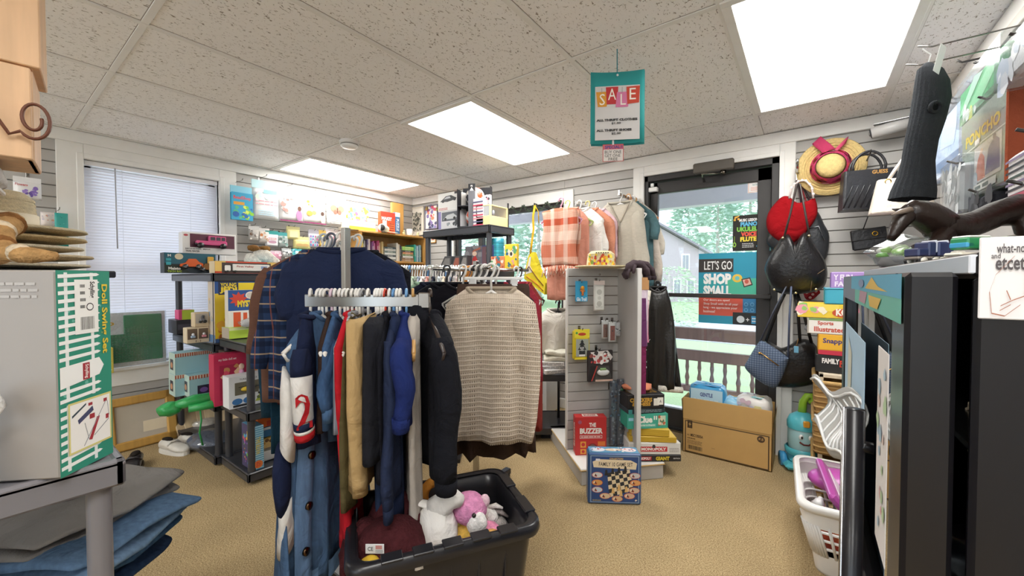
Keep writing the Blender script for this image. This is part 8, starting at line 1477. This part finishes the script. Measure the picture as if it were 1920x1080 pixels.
sbox('white Sports Illustrated boxed game in the middle of that stack', .0, .38, .085, 'f0ebe4', [('r', 0, .86, 1, 1, '7a9a5a'), ('t', 'Sports', .12, .52, .3, .82, 'c8503c', .03), ('t', 'Illustrated', .08, .14, .42, .46, 'c8503c', .03), ('r', 0, 0, .02, 1, 'b0a89c')])
sbox('yellow and pink boxed game with an orange word above the white one', -.045, .4, .075, 'eccb3c', [('r', 0, .5, .45, 1, 'f2d85a'), ('dots', 0, .3, .35, .9, ['f0a0b0', 'f6ecd0', '9ac86a'], 10, .06), ('e', .48, .4, .1, .3, 'c8502c'), ('t', 'KOT', .42, .2, .6, .7, 'f6efe0', .05)])
o = sbox('blue-green tin box on top of the yellow boxed game', .075, .3, .085, '3aa0b8', [('r', .03, .08, .97, .92, '44aac2')], .2); part(o, 'rim', lambda b: b.box(-.153, .153, -.003, .203, .078, .088, C('2f8aa2', 'g'), .003))
sbox('lilac box with white capitals topmost of the stack behind the fridge', .10, .26, .085, 'a88ac8', [('t', 'Y FUN', .04, .5, .34, .85, 'e9e0f2', .04), ('t', 'FAM', .06, .1, .3, .42, 'e9e0f2', .04)], .12)
b = MB(); b.ball((0, 0, .02), (.03, .025, .02), C('8a8c90', 'c'), 10, .2); T(b.build('toy_animal', None, (.015, 2.85, .702 + .095 + .11 + .004), 0), 'small grey toy animal at the left end of the stack behind the fridge', 'toy')
# laundry basket with toys
bp_ = onZ(1570, 1030, 0); t = thing('laundry_basket', 'white plastic laundry basket of toys beside the black fridge', 'basket', (.055, 2.0, 0), .05); WB = C('e9e7e4', 'g')
bx0, bx1, by0_, by1_ = -.06, .34, 0, .52; Hh = .30
b = MB(); rg = [rr(bx0 + .05 - .05 * k, bx1 - .05 + .05 * k, by0_ + .05 - .05 * k, by1_ - .05 + .05 * k, z, .05, 5) for k, z in ((0, 0), (.05, .012), (.3, .09))]; b.ring(rg, WB, True, True)
b.ring([rr(bx0 - .0, bx1, by0_, by1_, z, .05, 5) for z in (Hh - .09, Hh)], WB)
for z in (.12, .155, .19): k = z / Hh; b.tube([Vector(q) for q in rr(bx0 + .05 - .05 * k, bx1 - .05 + .05 * k, by0_ + .05 - .05 * k, by1_ - .05 + .05 * k, z, .05, 5)] + [Vector(rr(bx0 + .05 - .05 * k, bx1 - .05 + .05 * k, by0_ + .05 - .05 * k, by1_ - .05 + .05 * k, z, .05, 5)[0])], .006, WB, 6)
A0 = rr(bx0 + .035, bx1 - .035, by0_ + .035, by1_ - .035, .085, .05, 8); A1 = rr(bx0, bx1, by0_, by1_, Hh - .08, .05, 8)
n = len(A0)
for i in range(n):
    for f in ((0,) if i % 9 != 8 else (0, .12, .24, .36, .48, .6, .72, .84)):
        j = (i + 1) % n; p0 = Vector(A0[i]).lerp(Vector(A0[j]), f); p1 = Vector(A1[i]).lerp(Vector(A1[j]), f); b.tube([p0, p1], .006, WB, 5)
b.build('basket', t); b = MB(); b.ring([rr(bx0 - f, bx1 + f, by0_ - f, by1_ + f, Hh + zz, .055, 5) for f, zz in ((-.004, -.02), (.012, -.03), (.022, -.01), (.014, .006), (-.004, .004))], WB); b.build('rim', t)
t2 = thing('toy_easel', 'magenta plastic drawing board lying in the laundry basket', 'toy', (.15, 2.28, .20), .1); b = MB(); b.T = Matrix.Rotation(.9, 4, 'Y'); b.box(-.16, .12, -.22, .18, 0, .03, C('b850a8', 'g'), .012); b.build('frame', t2); b = MB(); b.T = Matrix.Rotation(.9, 4, 'Y'); b.box(-.12, .08, -.18, .12, .029, .034, C('f0ecf0', 'g'), .002); b.build('white_board', t2)
b = MB(); b.T = MT((0, .12, .06)); b.ball((0, 0, 0), (.13, .10, .05), C('bd58ae', 'g'), 16); b.build('tray', t2)
for i, (x, y, z, hx, lb, r) in enumerate(((.075, 2.12, .20, '3f9a58', 'green curly toy at the near edge of the laundry basket', .05), (.13, 2.09, .17, 'd96a3a', 'orange toy block in the laundry basket next to the green one', .04), (.05, 2.20, .22, 'e6e6e6', 'white toy ball in the laundry basket', .03), (.2, 2.12, .12, '3a4a6a', 'dark blue toy low in the laundry basket', .06), (.12, 2.2, .10, 'd9583a', 'orange-red toy at the bottom of the laundry basket', .09), (.22, 2.3, .1, 'c94a7a', 'pink toy at the bottom of the laundry basket', .08))):
    tt = thing('basket_toy', lb, 'toy', (x, y, z), .5 * i, 'toys in the laundry basket'); b = MB(); b.ball((0, 0, 0), (r, r * .8, r * .8), C(hx, 'g'), 12, .2, i); b.build('body', tt); b = MB(); b.ball((r * .5, 0, r * .6), r * .4, C(hx, 'g'), 9, .2, i + 2); b.build('knob', tt)
# ================================================================ black glass-door fridge
fx0, fy0, fy1, fzt, dzt = .0707, .50, 1.285, 1.2325, 1.216
t = thing('display_fridge', 'black glass-door display fridge at the right edge of the photo', 'fridge', (fx0, fy0, 0)); BF = C('111014', 'g'); W_ = fy1 - fy0
b = MB(); X1 = .042; b.box(X1, .51, 0, .012, .04, fzt - .02, BF, .004); b.box(X1, .51, W_ - .012, W_, .04, fzt - .02, BF, .004); b.box(.49, .51, 0, W_, .04, fzt - .02, BF); b.box(X1, .51, 0, W_, .02, .10, BF, .004); b.build('body', t)
b = MB(); b.box(X1 - .002, .512, -.002, W_ + .002, fzt - .022, fzt, BF, .004); b.box(X1 - .004, X1 + .004, .0, W_, fzt - .018, fzt - .002, C('c9ccd4', 'g'), .001); b.build('top', t)
for z in (.45, .8, 1.05): b = MB(); b.box(X1 + .01, .48, .012, W_ - .012, z, z + .006, C('8a8a8e', 'm')); b.build('shelf', t)
d_ = MB(); FR = .07
d_.box(0, .033, 0, FR, .06, dzt, BF, .004); d_.box(0, .033, W_ - FR, W_, .06, dzt, BF, .004); d_.box(0, .033, FR, W_ - FR, dzt - .05, dzt, BF, .003); d_.box(0, .033, FR, W_ - FR, .06, .15, BF, .003); d_.box(0, .033, FR, W_ - FR, .74, .775, BF, .003)
d_.art((V3((0, W_ - .02, dzt - .048)), V3((0, -(W_ - .03), 0)), V3((0, 0, .047)), V3((-1, 0, 0))), [('r', 0, 0, .45, 1, '6d7484'), ('r', .4, 0, 1, 1, '66b4a4'), ('r', .3, .5, 1, 1, '57a4c4'), ('p', [(.5, .12), (.62, .1), (.65, .48), (.52, .5)], 'b08a9a'), ('p', [(.62, .6), (.72, .95), (.8, .7), (.9, .6)], 'd9b24a'), ('p', [(.7, .1), (.8, .1), (.84, .4), (.68, .42)], 'd9b24a'), ('e', .55, .75, .05, .14, '7a86a8')])
do = d_.build('door', t)
FGL = clear('fridge_glass', 'aeb4b8', .5, .01); b = MB(); b.box(.012, .018, FR - .005, W_ - FR + .005, .14, dzt - .045, FGL); b.build('glass', do)
b = MB(); hy = .225; b.tube([(-.016, hy, 1.03), (-.016, hy, .25)], .0115, C('1f1e22', 'g'), 14); b.tube([(-.0275, hy + .003, 1.03), (-.0275, hy + .003, .25)], .0022, C('c9c9cc', 'm'), 6); [b.tube([(-.016, hy, z), (.004, hy, z)], .008, BF, 8) for z in (.98, .30)]; b.build('handle', do)
b = MB(); b.box(-.0012, -.0004, .29, .66, .66, 1.115, C('a9c6dc', 'x')); b.art((V3((-.0012, .66, .66)), V3((0, -.37, 0)), V3((0, 0, .455)), V3((-1, 0, 0))), [('p', [(.2, .55), (.4, .5), (.45, .9), (.25, .95)], 'd0cfc0'), ('r', .65, .5, .9, .7, 'e6e6e4'), ('t', 'SWEET', .35, .12, .95, .32, 'd07a5a', .05)]); pb = b.build('paper_poster', None, (fx0, fy0, 0)); T(pb, 'pale blue paper poster stuck on the fridge door at its far side', 'poster', 'papers on the fridge door')
b = MB(); b.box(-.0012, -.0004, .075, .15, .90, 1.13, C('ddd8d6', 'x')); b.art((V3((-.0012, .15, .90)), V3((0, -.075, 0)), V3((0, 0, .23)), V3((-1, 0, 0))), [('dots', .1, .1, .9, .9, ['d9a0a4', 'b8d0a8', 'e0c8c0', 'a8c0d0'], 16, .12)]); pb = b.build('paper_poster', None, (fx0, fy0, 0)); T(pb, 'tall narrow white paper poster stuck on the near edge of the fridge door', 'poster', 'papers on the fridge door')
def foil(u, v): return (-.005 - .045 * u - .012 * sin(6 * v + 2 * u), hy + .03 + .22 * u * .6 + .07 * v, .915 + .11 * v * (1 - .4 * u) + .04 * u + .01 * sin(9 * u))
b = MB(); FO = C('b9b8b6', 'm'); FO2 = C('dcdcdb', 'g'); b.sheet(foil, 14, 10, C('a6a4a0', 'g'), .0015)
for k in range(9): b.tube([Vector(foil(.08 + .1 * k, v)) + V3((-.0015, -.0015, 0)) for v in [j / 8 for j in range(1, 8)]], .0016, FO2, 5)
b.tube([Vector(foil(i / 10, .12)) + V3((-.002, -.002, 0)) for i in range(11)], .0025, FO2, 5); b.tube([Vector(foil(i / 10, .92)) + V3((-.002, -.002, 0)) for i in range(11)], .0025, FO2, 5)
T(b.build('foil_ornament', None, (fx0, fy0, 0)), 'silver embossed foil ornament caught behind the fridge handle', 'ornament')
# printed sign on the fridge side
lo = at(1832, 600, .4); b = MB(); w, h = .05, .067
p = onY(1832, 597, fy0 - .002); b.box(0, w, -.002, 0, 0, h, C('d9d6d6', 'g'), .0008)
def su(px, py): return ((px - 1832) / 174.5, (597 - py) / 107)
def sl_(x0, y0, x1, y1): a, c = su(x0, y0); a2, c2 = su(x1, y1); return ('p', [(a, c), (a2, c2), (a2 + .006, c2 + .014), (a + .006, c + .014)], 'a06a54')
b.art((V3((0, -.002, 0)), V3((w, 0, 0)), V3((0, 0, h)), V3((0, -1, 0))), [('t', 'what-nots', *su(1864, 511), *su(1926, 499), '4a4446', .01), ('t', 'and', *su(1854, 518), *su(1871, 511), '4a4446', .01), ('t', 'etcetera', *su(1862, 533), *su(1950, 517), '4a4446', .02)] + [sl_(*q) for q in ((1896, 516, 1862, 540), (1862, 540, 1851, 562), (1851, 562, 1856, 590), (1856, 590, 1880, 593), (1880, 593, 1908, 578), (1872, 580, 1895, 572), (1895, 572, 1918, 566), (1882, 560, 1890, 572), (1914, 534, 1915, 560), (1915, 560, 1922, 570), (1870, 586, 1890, 578))]); T(b.build('sign', None, (p.x, p.y, p.z)), 'white printed sign reading what-nots and etcetera on the fridge side', 'sign')
# beige fur plush before the fridge side, on a stool out of view
st = at(1985, 900, .44); t = thing('stool', 'black stool at the right picture edge carrying the beige furry plush', 'stool', (st.x, st.y - .02, 0), YAW)
b = MB(); b.cyl((0, 0, .86), (0, 0, .885), .10, BLK, n=24); b.build('seat', t)
for k in range(4): a = PI / 4 + k * PI / 2; b = MB(); b.tube([(.06 * cos(a), .06 * sin(a), .86), (.09 * cos(a), .09 * sin(a), 0)], .01, BLK, 8); b.build('leg', t)
t = thing('plush_cat', 'beige long-furred plush animal at the right edge before the black fridge', 'plush toy', (st.x, st.y - .02, .886), YAW); BG = C('cdb391', 'f')
b = MB(); b.ball((0, 0, .07), (.075, .07, .075), C('e0d6c8', 'f'), 20, .08, 1); b.ball((-.012, -.0, .165), (.062, .055, .058), BG, 22, .09, 2); rd = random.Random(3)
for i in range(150):
    a, q = rd.uniform(0, 2 * PI), rd.uniform(-1, 1); r = sqrt(1 - q * q); d = V3((r * cos(a), r * sin(a), q)); c = V3((-.012 + .058 * d.x, .051 * d.y, .165 + .054 * d.z)); b.tube([c, c + d * .012 + V3((0, 0, -.008)), c + d * .014 + V3((0, 0, -.02))], [.0035, .002, .0006], C(('c3a680', 'dcc6a6', 'b39468')[i % 3], 'f'), 4)
b.build('body', t); b = MB(); b.ball((-.045, -.03, .215), (.018, .012, .026), C('8a6a50', 'f'), 10); b.build('ear', t)
# ---- things on the fridge
FT = fzt + .001
def fp(px, dep): q = at(px, 500, dep); return V3((q.x, q.y, FT))
HB = C('241813', 'l')
hp_ = fp(1785, .84); t = thing('horse_figure', 'dark brown carved horse figure stretched over the fridge top', 'figurine', hp_, YAW); s = .84 / F
def hq(px, py, y=0): return ((px - 1785) * s, y, max(.004, (EYE - FT) + (523.3 - py) * s))
b = MB(); b.tube([hq(2000, 425), hq(1950, 398), hq(1905, 394), hq(1865, 402), hq(1830, 418), hq(1795, 428), hq(1768, 428), hq(1748, 432), hq(1736, 438)], [.012, .030, .030, .024, .023, .026, .029, .024, .01], HB, 18, 1.1, True, (0, 0, 1))
b.tube([hq(1772, 424), hq(1752, 416), hq(1732, 404), hq(1712, 398), hq(1698, 400)], [.026, .029, .027, .022, .016], HB, 16, 1.1, True, (0, 0, 1)); b.tube([hq(1706, 394), hq(1694, 406), hq(1682, 424), hq(1674, 440), hq(1669, 450)], [.013, .018, .014, .010, .007], HB, 14, 1.0, True, (1, 0, 0))
b.tube([hq(1752, 440, -.018), hq(1732, 458, -.024), hq(1712, 468, -.026)], [.019, .013, .010], HB, 10); b.tube([hq(1716, 467, -.026), hq(1698, 462, -.026), hq(1690, 466, -.026)], [.009, .007, .006], HB, 10); b.tube([hq(1692, 464, -.026), hq(1702, 480, -.026), hq(1708, 492, -.026)], [.006, .006, .008], HB, 8)
b.tube([hq(1775, 440, .02), hq(1758, 470, .024), hq(1748, 500, .024)], [.016, .010, .008], HB, 10); b.tube([hq(1905, 405, -.016), hq(1900, 436, -.02), hq(1922, 458, -.02), hq(1915, 500, -.02)], [.024, .017, .010, .008], HB, 12); b.tube([hq(1940, 405, .018), hq(1955, 440, .02), hq(1950, 500, .02)], [.022, .013, .008], HB, 12); b.build('body', t)
b = MB(); b.tube([hq(1690, 392), hq(1708, 382), hq(1730, 384), hq(1748, 396), hq(1757, 412)], [.005, .010, .012, .010, .005], C('2a1d18', 'l'), 10, .7); b.build('mane', t); b = MB(); b.tube([hq(1694, 396, -.012), hq(1674, 400, -.014), hq(1656, 405, -.016)], [.007, .005, .001], C('8a7a6c', 'l'), 7); b.build('ear', t); b = MB(); b.tube([hq(1698, 394, .012), hq(1684, 390, .016)], [.006, .001], HB, 7); b.build('ear', t)
b = MB(); b.tube([hq(1975, 405), hq(2010, 430), hq(2015, 480)], [.012, .014, .004], C('2a1d18', 'l'), 9); b.build('tail', t)
def truck(label, px, dep, L_, H_, parts_, ro=0):
    t = thing('toy_truck', label, 'toy vehicle', fp(px, dep), YAW + ro, 'toy vehicles on the fridge')
    b = MB()
    for a in (-.36, -.05, .12, .34):
        for y in (-.011, .011): b.cyl((L_ * a, y - .003, H_ * .16), (L_ * a, y + .003, H_ * .16), H_ * .15, C('d9d4c8', 'g'), n=12); b.cyl((L_ * a, y - .0025, H_ * .16), (L_ * a, y + .0025, H_ * .16), H_ * .17, C('222224', 'g'), n=12)
    b.build('wheels', t)
    for nm, hx, q in parts_:
        b = MB()
        for (x0, x1, z0, z1) in q: b.box(L_ * x0, L_ * x1, -.0125, .0125, H_ * z0, H_ * z1, C(hx, 'g'), .002)
        b.build(nm, t)
    return t
truck('dark blue toy truck with chrome stacks under the horse head', 1741, .64, .058, .036, (('chassis', '8a8078', [(-.5, .5, .2, .34)]), ('cab', '2c3358', [(-.5, -.2, .34, .7), (-.22, .0, .34, .98)]), ('trailer', '28305a', [(.05, .48, .34, .98)]), ('stacks', 'b9bcc8', [(-.02, .03, .5, 1.05), (.28, .33, .5, 1.05)])))
truck('cream and grey toy car between the blue and green trucks', 1785, .63, .03, .02, (('body', 'd8d2c4', [(-.5, .5, .3, .7), (-.2, .3, .7, 1)]),))
truck('green toy lorry with a blue window on a cream flatbed', 1832, .58, .062, .038, (('flatbed', 'ddd6c6', [(-.6, .6, .25, .38)]), ('body', '2f8a58', [(-.45, .55, .5, .95)]), ('roof', 'e6e6e0', [(-.42, .1, .92, 1.02)]), ('window', '3f9ac4', [(-.47, -.28, .55, .78)])))
truck('red and cream toy railway wagon at the right picture edge', 1905, .55, .07, .036, (('body', 'b8242c', [(-.5, .5, .2, .62)]), ('deck', 'ddd0b4', [(-.55, .5, .62, .82)]), ('cargo', '6f9a5a', [(-.4, .5, .82, .95)])))
q = fp(1672, .93); t = thing('wrapped_bowl', 'clear wrapped bowl of green and white sweets at the fridge corner', 'bowl', (.165, 1.2, FT), 0); b = MB(); b.lathe([(.03, 0), (.045, .01), (.052, .024)], C('a9a6a4', 'g'), 18, cap0=True); b.build('bowl', t)
b = MB(); rd = random.Random(2)
for i in range(26): b.ball((rd.uniform(-.036, .036), rd.uniform(-.034, .034), rd.uniform(.02, .048)), (.012, .009, .007), C(('9ac86a', 'e6e6dc', '6fa84a', 'd9d9d0', 'c9dcae')[i % 5], 'g'), 7, .2, i)
b.build('sweets', t); b = MB(); b.ball((0, 0, .03), (.058, .052, .036), FILM, 16, .25, 3); b.build('clear_wrap', t)
# ================================================================ right wall pegs and hanging goods
RWX = XR - .016
def rpeg(y, z, L=.28, label='wire peg hook on the right wall slats', black=False): return peg(V3((RWX, y, z)), -PI / 2, L, label, 'peg hooks on the right wall', black)
h1 = at(1720, 94, 1.30); rpeg(h1.y, h1.z, RWX - h1.x, 'long wire peg hook holding the dark balaclava'); h2 = at(1698, 128, 1.36); rpeg(h2.y, h2.z, RWX - h2.x, 'long empty wire peg hook under the balaclava one')
t = thing('balaclava', 'dark grey ribbed knit balaclava with white tag hanging from the long peg', 'balaclava', (h1.x + .012, h1.y, h1.z), YAW + .25); RB = C('3b3e42', 'k')
k_ = 1.3 / F
def bq(px, py): return ((px - 1721) * k_, 0, -(py - 94) * k_)
b = MB(); prf = [(1738, 118, 8), (1742, 130, 26), (1748, 150, 34), (1748, 180, 38), (1738, 220, 36), (1724, 260, 33), (1716, 300, 33), (1712, 330, 38), (1706, 355, 45), (1702, 371, 47)]
rings = []
for cx, py, hw_ in prf:
    c = bq(cx, py); rings.append([(c[0] + hw_ * k_ * copysign(abs(cos(a)) ** .9, cos(a)) * (1 + .02 * cos(21 * a)), hw_ * k_ * .5 * sin(a) * (1 + .02 * cos(21 * a)), c[2]) for a in [2 * PI * i / 84 for i in range(84)]])
b.ring(rings, RB, True, True); b.build('knit_tube', t)
b = MB(); c = Vector(bq(1722, 208)); b.tube([(c.x + .021 * cos(a), -.034 - .004 * sin(a), c.z + .014 * sin(a)) for a in [2 * PI * i / 18 for i in range(19)]], .0055, RB, 8); b.ball((c.x, -.029, c.z), (.019, .006, .011), C('17181a', 'c'), 12); b.build('eye_opening', t)
b = MB(); c = Vector(bq(1730, 118)); b.T = MT(c) @ Matrix.Rotation(.35, 4, 'Y'); b.box(-.014, .014, -.037, -.036, -.055, .04, C('efefee', 'x'), .001); b.build('tag', t); b = MB(); b.tube([(0, 0, 0), (.02, -.01, -.02), bq(1734, 124)], .002, C('dddddd'), 5); b.build('loop', t)
def rpack(name, label, px0, px1, py0, py1, X, hx, art, th=.02, kind='c', film=True, cat='packaged goods', up=.0):
    """goods hung parallel to the right wall; picture span of the far/near edges at plane X"""
    A, Bq = onX(px0, (py0 + py1) / 2, X), onX(px1, (py0 + py1) / 2, X); yc = (A.y + Bq.y) / 2; w = abs(A.y - Bq.y); cxp = (px0 + px1) / 2
    z0, z1 = onX(cxp, py1, X).z, onX(cxp, py0, X).z; h = z1 - z0
    mb = MB(); mb.box(-w / 2, w / 2, 0, th, 0, h, C(hx, kind), min(.01, th * .45)); mb.art(frame('f', w, th, h), art); o = T(mb.build(name, None, (X, yc, z0), -PI / 2), label, cat, 'packs on the right wall pegs')
    if film: part(o, 'clear_bag', lambda b: b.box(-w / 2 - .004, w / 2 + .004, -.007, th + .004, -.004, h + .03, FILM, .004))
    rpeg(yc, z1 + .02 + up, RWX - X + .012, 'wire peg hook on the right wall slats', True); return o, w, h, th
o, w, h, th = rpack('poncho_pack', 'green packaged poncho with a photo of two hooded people', 1803, 1893, 195, 362, .43, '8b9a8c', [('r', 0, .78, 1, 1, '8f9f90'), ('t', 'PONCHO', .12, .66, .84, .8, 'd9c43a', .04), ('r', 0, .60, 1, .615, 'c9d0c4'), ('r', .34, .16, .88, .58, 'c3c0bc'), ('p', [(.36, .18), (.58, .18), (.56, .42), (.48, .5), (.42, .42)], 'b8603c'), ('p', [(.58, .2), (.86, .2), (.84, .5), (.76, .56), (.64, .48)], '5a5a80'), ('e', .5, .5, .03, .03, 'd9b8a0'), ('e', .75, .56, .03, .03, '4a4a6a'), ('r', .05, .2, .24, .4, 'c9d0d0'), ('dots', .02, .02, .4, .3, ['b9c0c4', 'd9dede', '98a8b0'], 12, .07), ('r', .35, .06, .8, .14, 'd9d9d0'), ('r', .38, .08, .5, .12, '5a6a60'), ('r', .54, .08, .66, .12, '5a6a60'), ('r', .36, .61, .46, .67, 'e9e9e6')], .05, 'p')
part(o, 'rust_edge', lambda b: b.box(w / 2 - .004, w / 2 + .006, -.008, th, 0, h, C('9a4f36', 'c'), .003), 'rust brown pack edge')
rpack('shirt_pack', 'pale blue shirt in a clear bag behind the dark balaclava', 1752, 1822, 200, 318, .46, 'b4c8e2', [('p', [(.1, .1), (.9, .0), (.9, .25), (.1, .3)], '6a8ab0'), ('p', [(.2, .5), (.6, .4), (.7, .9), (.3, .95)], 'c4d6ec')], .06)
rpack('foil_pack', 'crinkled silver-grey rain cover pack below the pale blue shirt', 1768, 1800, 318, 405, .40, 'a5a8a8', [('dots', 0, 0, 1, 1, ['8a8f8e', 'c6caca', '6f7474', 'dcdedd'], 40, .1), ('r', .3, .7, .55, .78, 'efefee')], .04, 'g')
rpack('dark_pack', 'charcoal folded fabric pack hung behind the balaclava hem', 1742, 1768, 245, 330, .50, '44474c', [], .05)
rpack('ribbon_pack', 'green ribbon pack under clear film high on the right wall', 1800, 1880, 128, 200, .44, '4aa06a', [('p', [(0, 0), (.4, 0), (1, .8), (.8, 1)], '5fb27c'), ('p', [(0, .3), (.15, .3), (.6, .9), (.4, 1)], '8fcaa4'), ('dots', .1, .0, .5, .4, ['c9d84a', 'e6f0e6'], 10, .05)], .03)
rpack('plastic_pack', 'white frosted plastic pack at the top right picture edge', 1872, 1945, 82, 135, .40, 'e2e3e6', [('dots', 0, 0, 1, 1, ['f2f2f4', 'cfd2d8', 'b9c4d4'], 16, .12)], .05)
rpack('towel_pack', 'black and white striped cloth at the right picture edge beside the poncho', 1888, 1985, 265, 358, .37, 'e3e0e2', [('r', 0, k * .13 + .04, 1, k * .13 + .09, ('2f2f36', '2f2f36', '8a7a9a', '3a5048')[k % 4]) for k in range(7)], .05, film=False)
o, w, h, th = rpack('storage_case', 'crimson plastic case above the horse at the right picture edge', 1858, 1960, 362, 388, .36, 'a83048', [('r', 0, .55, .8, 1, 'c8506a')], .12, 'g', False)
rpack('dark_clothes', 'dark folded clothes between the silver pack and the crimson case', 1800, 1856, 372, 400, .42, '33343a', [('dots', 0, 0, 1, 1, ['4a4c52', '26272b'], 12, .12)], .08, film=False)
for i, (px, py, d) in enumerate(((1812, 158, 1.5), (1822, 170, 1.45), (1782, 187, 1.7), (1895, 75, 1.2), (1798, 118, 1.6))): q = at(px, py, d); rpeg(q.y, q.z, max(.05, RWX - q.x), ('black peg hook above the green ribbon pack', 'black peg hook crossing the green ribbon pack', 'thin black peg hook left of the poncho pack', 'thick black peg hook at the top right picture edge', 'short black peg hook near the wall trim')[i], True)
# ================================================================ ceiling: smoke detector, sale sign
sp_ = onZ(655, 265, CEIL); t = thing('smoke_detector', 'round white smoke detector on the ceiling between the light panels', 'smoke detector', (sp_.x, sp_.y, CEIL)); b = MB(); b.lathe([(.068, -.0), (.068, -.018), (.06, -.022)], WHITE, 28); b.build('base', t); b = MB(); b.lathe([(.058, -.02), (.06, -.034), (.046, -.048), (.02, -.052), (.0, -.052)], C('f0efec', 'g'), 28); b.build('cover', t)
b = MB(); b.lathe([(.0595, -.024), (.0605, -.028), (.0595, -.031)], C('8a8884'), 28); b.build('vent', t)
sg = at(1157, 92, 1.72); q = onZ(1157, 92, CEIL); sd = q.dot(FWD); rt = YAW - .12
lo, w, h, _ = fit((1107, 136, 1207, 270), dep=sd, rot=rt); t = thing('sale_sign', 'teal hanging sign reading sale, all thrift clothes, under the ceiling', 'sign', (lo.x, lo.y, lo.z), rt); zt = CEIL - lo.z
def cur(u): return -.012 * (2 * u - 1) ** 2
b = MB(); b.sheet(lambda u, v: (-w / 2 + w * u, cur(u), h * v * .985 + h * .015 * 0), 10, 2, C('2f9c9c', 'x'), .002); b.sheet(lambda u, v: (-w / 2 + .003 + w * u, cur(u) + .008, -.006 + h * v), 6, 2, C('2a8a8c', 'x'), .002); b.build('backing_card', t)
b = MB(); x0, x1 = -w / 2 + w * .085, w / 2 - w * .085; z0, z1 = h * .045, h * .78; W2, H2 = x1 - x0, z1 - z0
b.box(x0, x1, -.014, -.013, z0, z1, C('cfcccb', 'x')); b.art((V3((x0, -.014, z0)), V3((W2, 0, 0)), V3((0, 0, H2)), V3((0, -1, 0))), [('p', [(.06, .62), (.26, .62), (.3, .9), (.02, .9)], 'd9962c'), ('p', [(.26, .66), (.5, .66), (.52, .98), (.24, .98)], 'bf2f34'), ('p', [(.46, .6), (.74, .6), (.77, .88), (.49, .88)], 'd277a0'), ('p', [(.72, .65), (.98, .67), (1.0, .98), (.7, .97)], 'c8442f'), ('t', 'S', .1, .65, .22, .86, 'f4ece0', .0), ('t', 'A', .29, .74, .47, .95, 'f4ece0', .0), ('t', 'L', .57, .64, .69, .84, 'f4ece0', .0), ('t', 'E', .77, .73, .91, .94, 'f4ece0', .0), ('r', .145, .88, .155, .97, '8a8a8a'), ('r', .6, .86, .61, .97, '8a8a8a'),
    ('t', 'ALL THRIFT CLOTHES', .03, .345, .95, .39, '2a2a2a', .06), ('t', '$1.00', .37, .28, .58, .325, '2a2a2a', .03), ('t', 'ALL THRIFT SHOES', .03, .155, .82, .2, '2a2a2a', .06), ('t', '$2.00', .37, .09, .58, .135, '2a2a2a', .03)]); b.build('printed_sheet', t)
b = MB(); b.tube([(0, -.004, h * .93), (0, 0, zt)], .0022, C('3a8a98', 'c'), 6); b.ball((0, -.014, h * .925), .005, C('e6e6e6', 'g'), 8); b.build('string', t)
lo2, w2, h2, _ = fit((1130, 271, 1169, 303), dep=sd, rot=rt); b = MB(); b.box(-w2 / 2, w2 / 2, 0, .0015, 0, h2, C('dcd5d0', 'x')); b.art(frame('f', w2, 0, h2), [('r', 0, 0, 1, 1, 'b8403f'), ('r', .03, .03, .97, .97, 'd6cfca'), ('r', .03, .70, .97, .97, 'c45a66'), ('t', 'SPECIAL!!', .1, .74, .95, .93, '2f3a80', .03), ('t', 'BUY ONE', .1, .46, .9, .64, '2a2626', .0), ('t', 'GET ONE', .1, .26, .85, .42, '2a2626', .0), ('t', 'FREE', .28, .06, .72, .22, '2a2626', .0)])
o = T(b.build('special_sign', None, (lo2.x, lo2.y, lo2.z), rt), 'small handwritten special sign hanging under the teal sale sign', 'sign'); part(o, 'tape', lambda b: b.box(-.004, .004, -.001, .0005, h2 - .01, (lo.z - lo2.z) + .02, C('e6e6e6')))
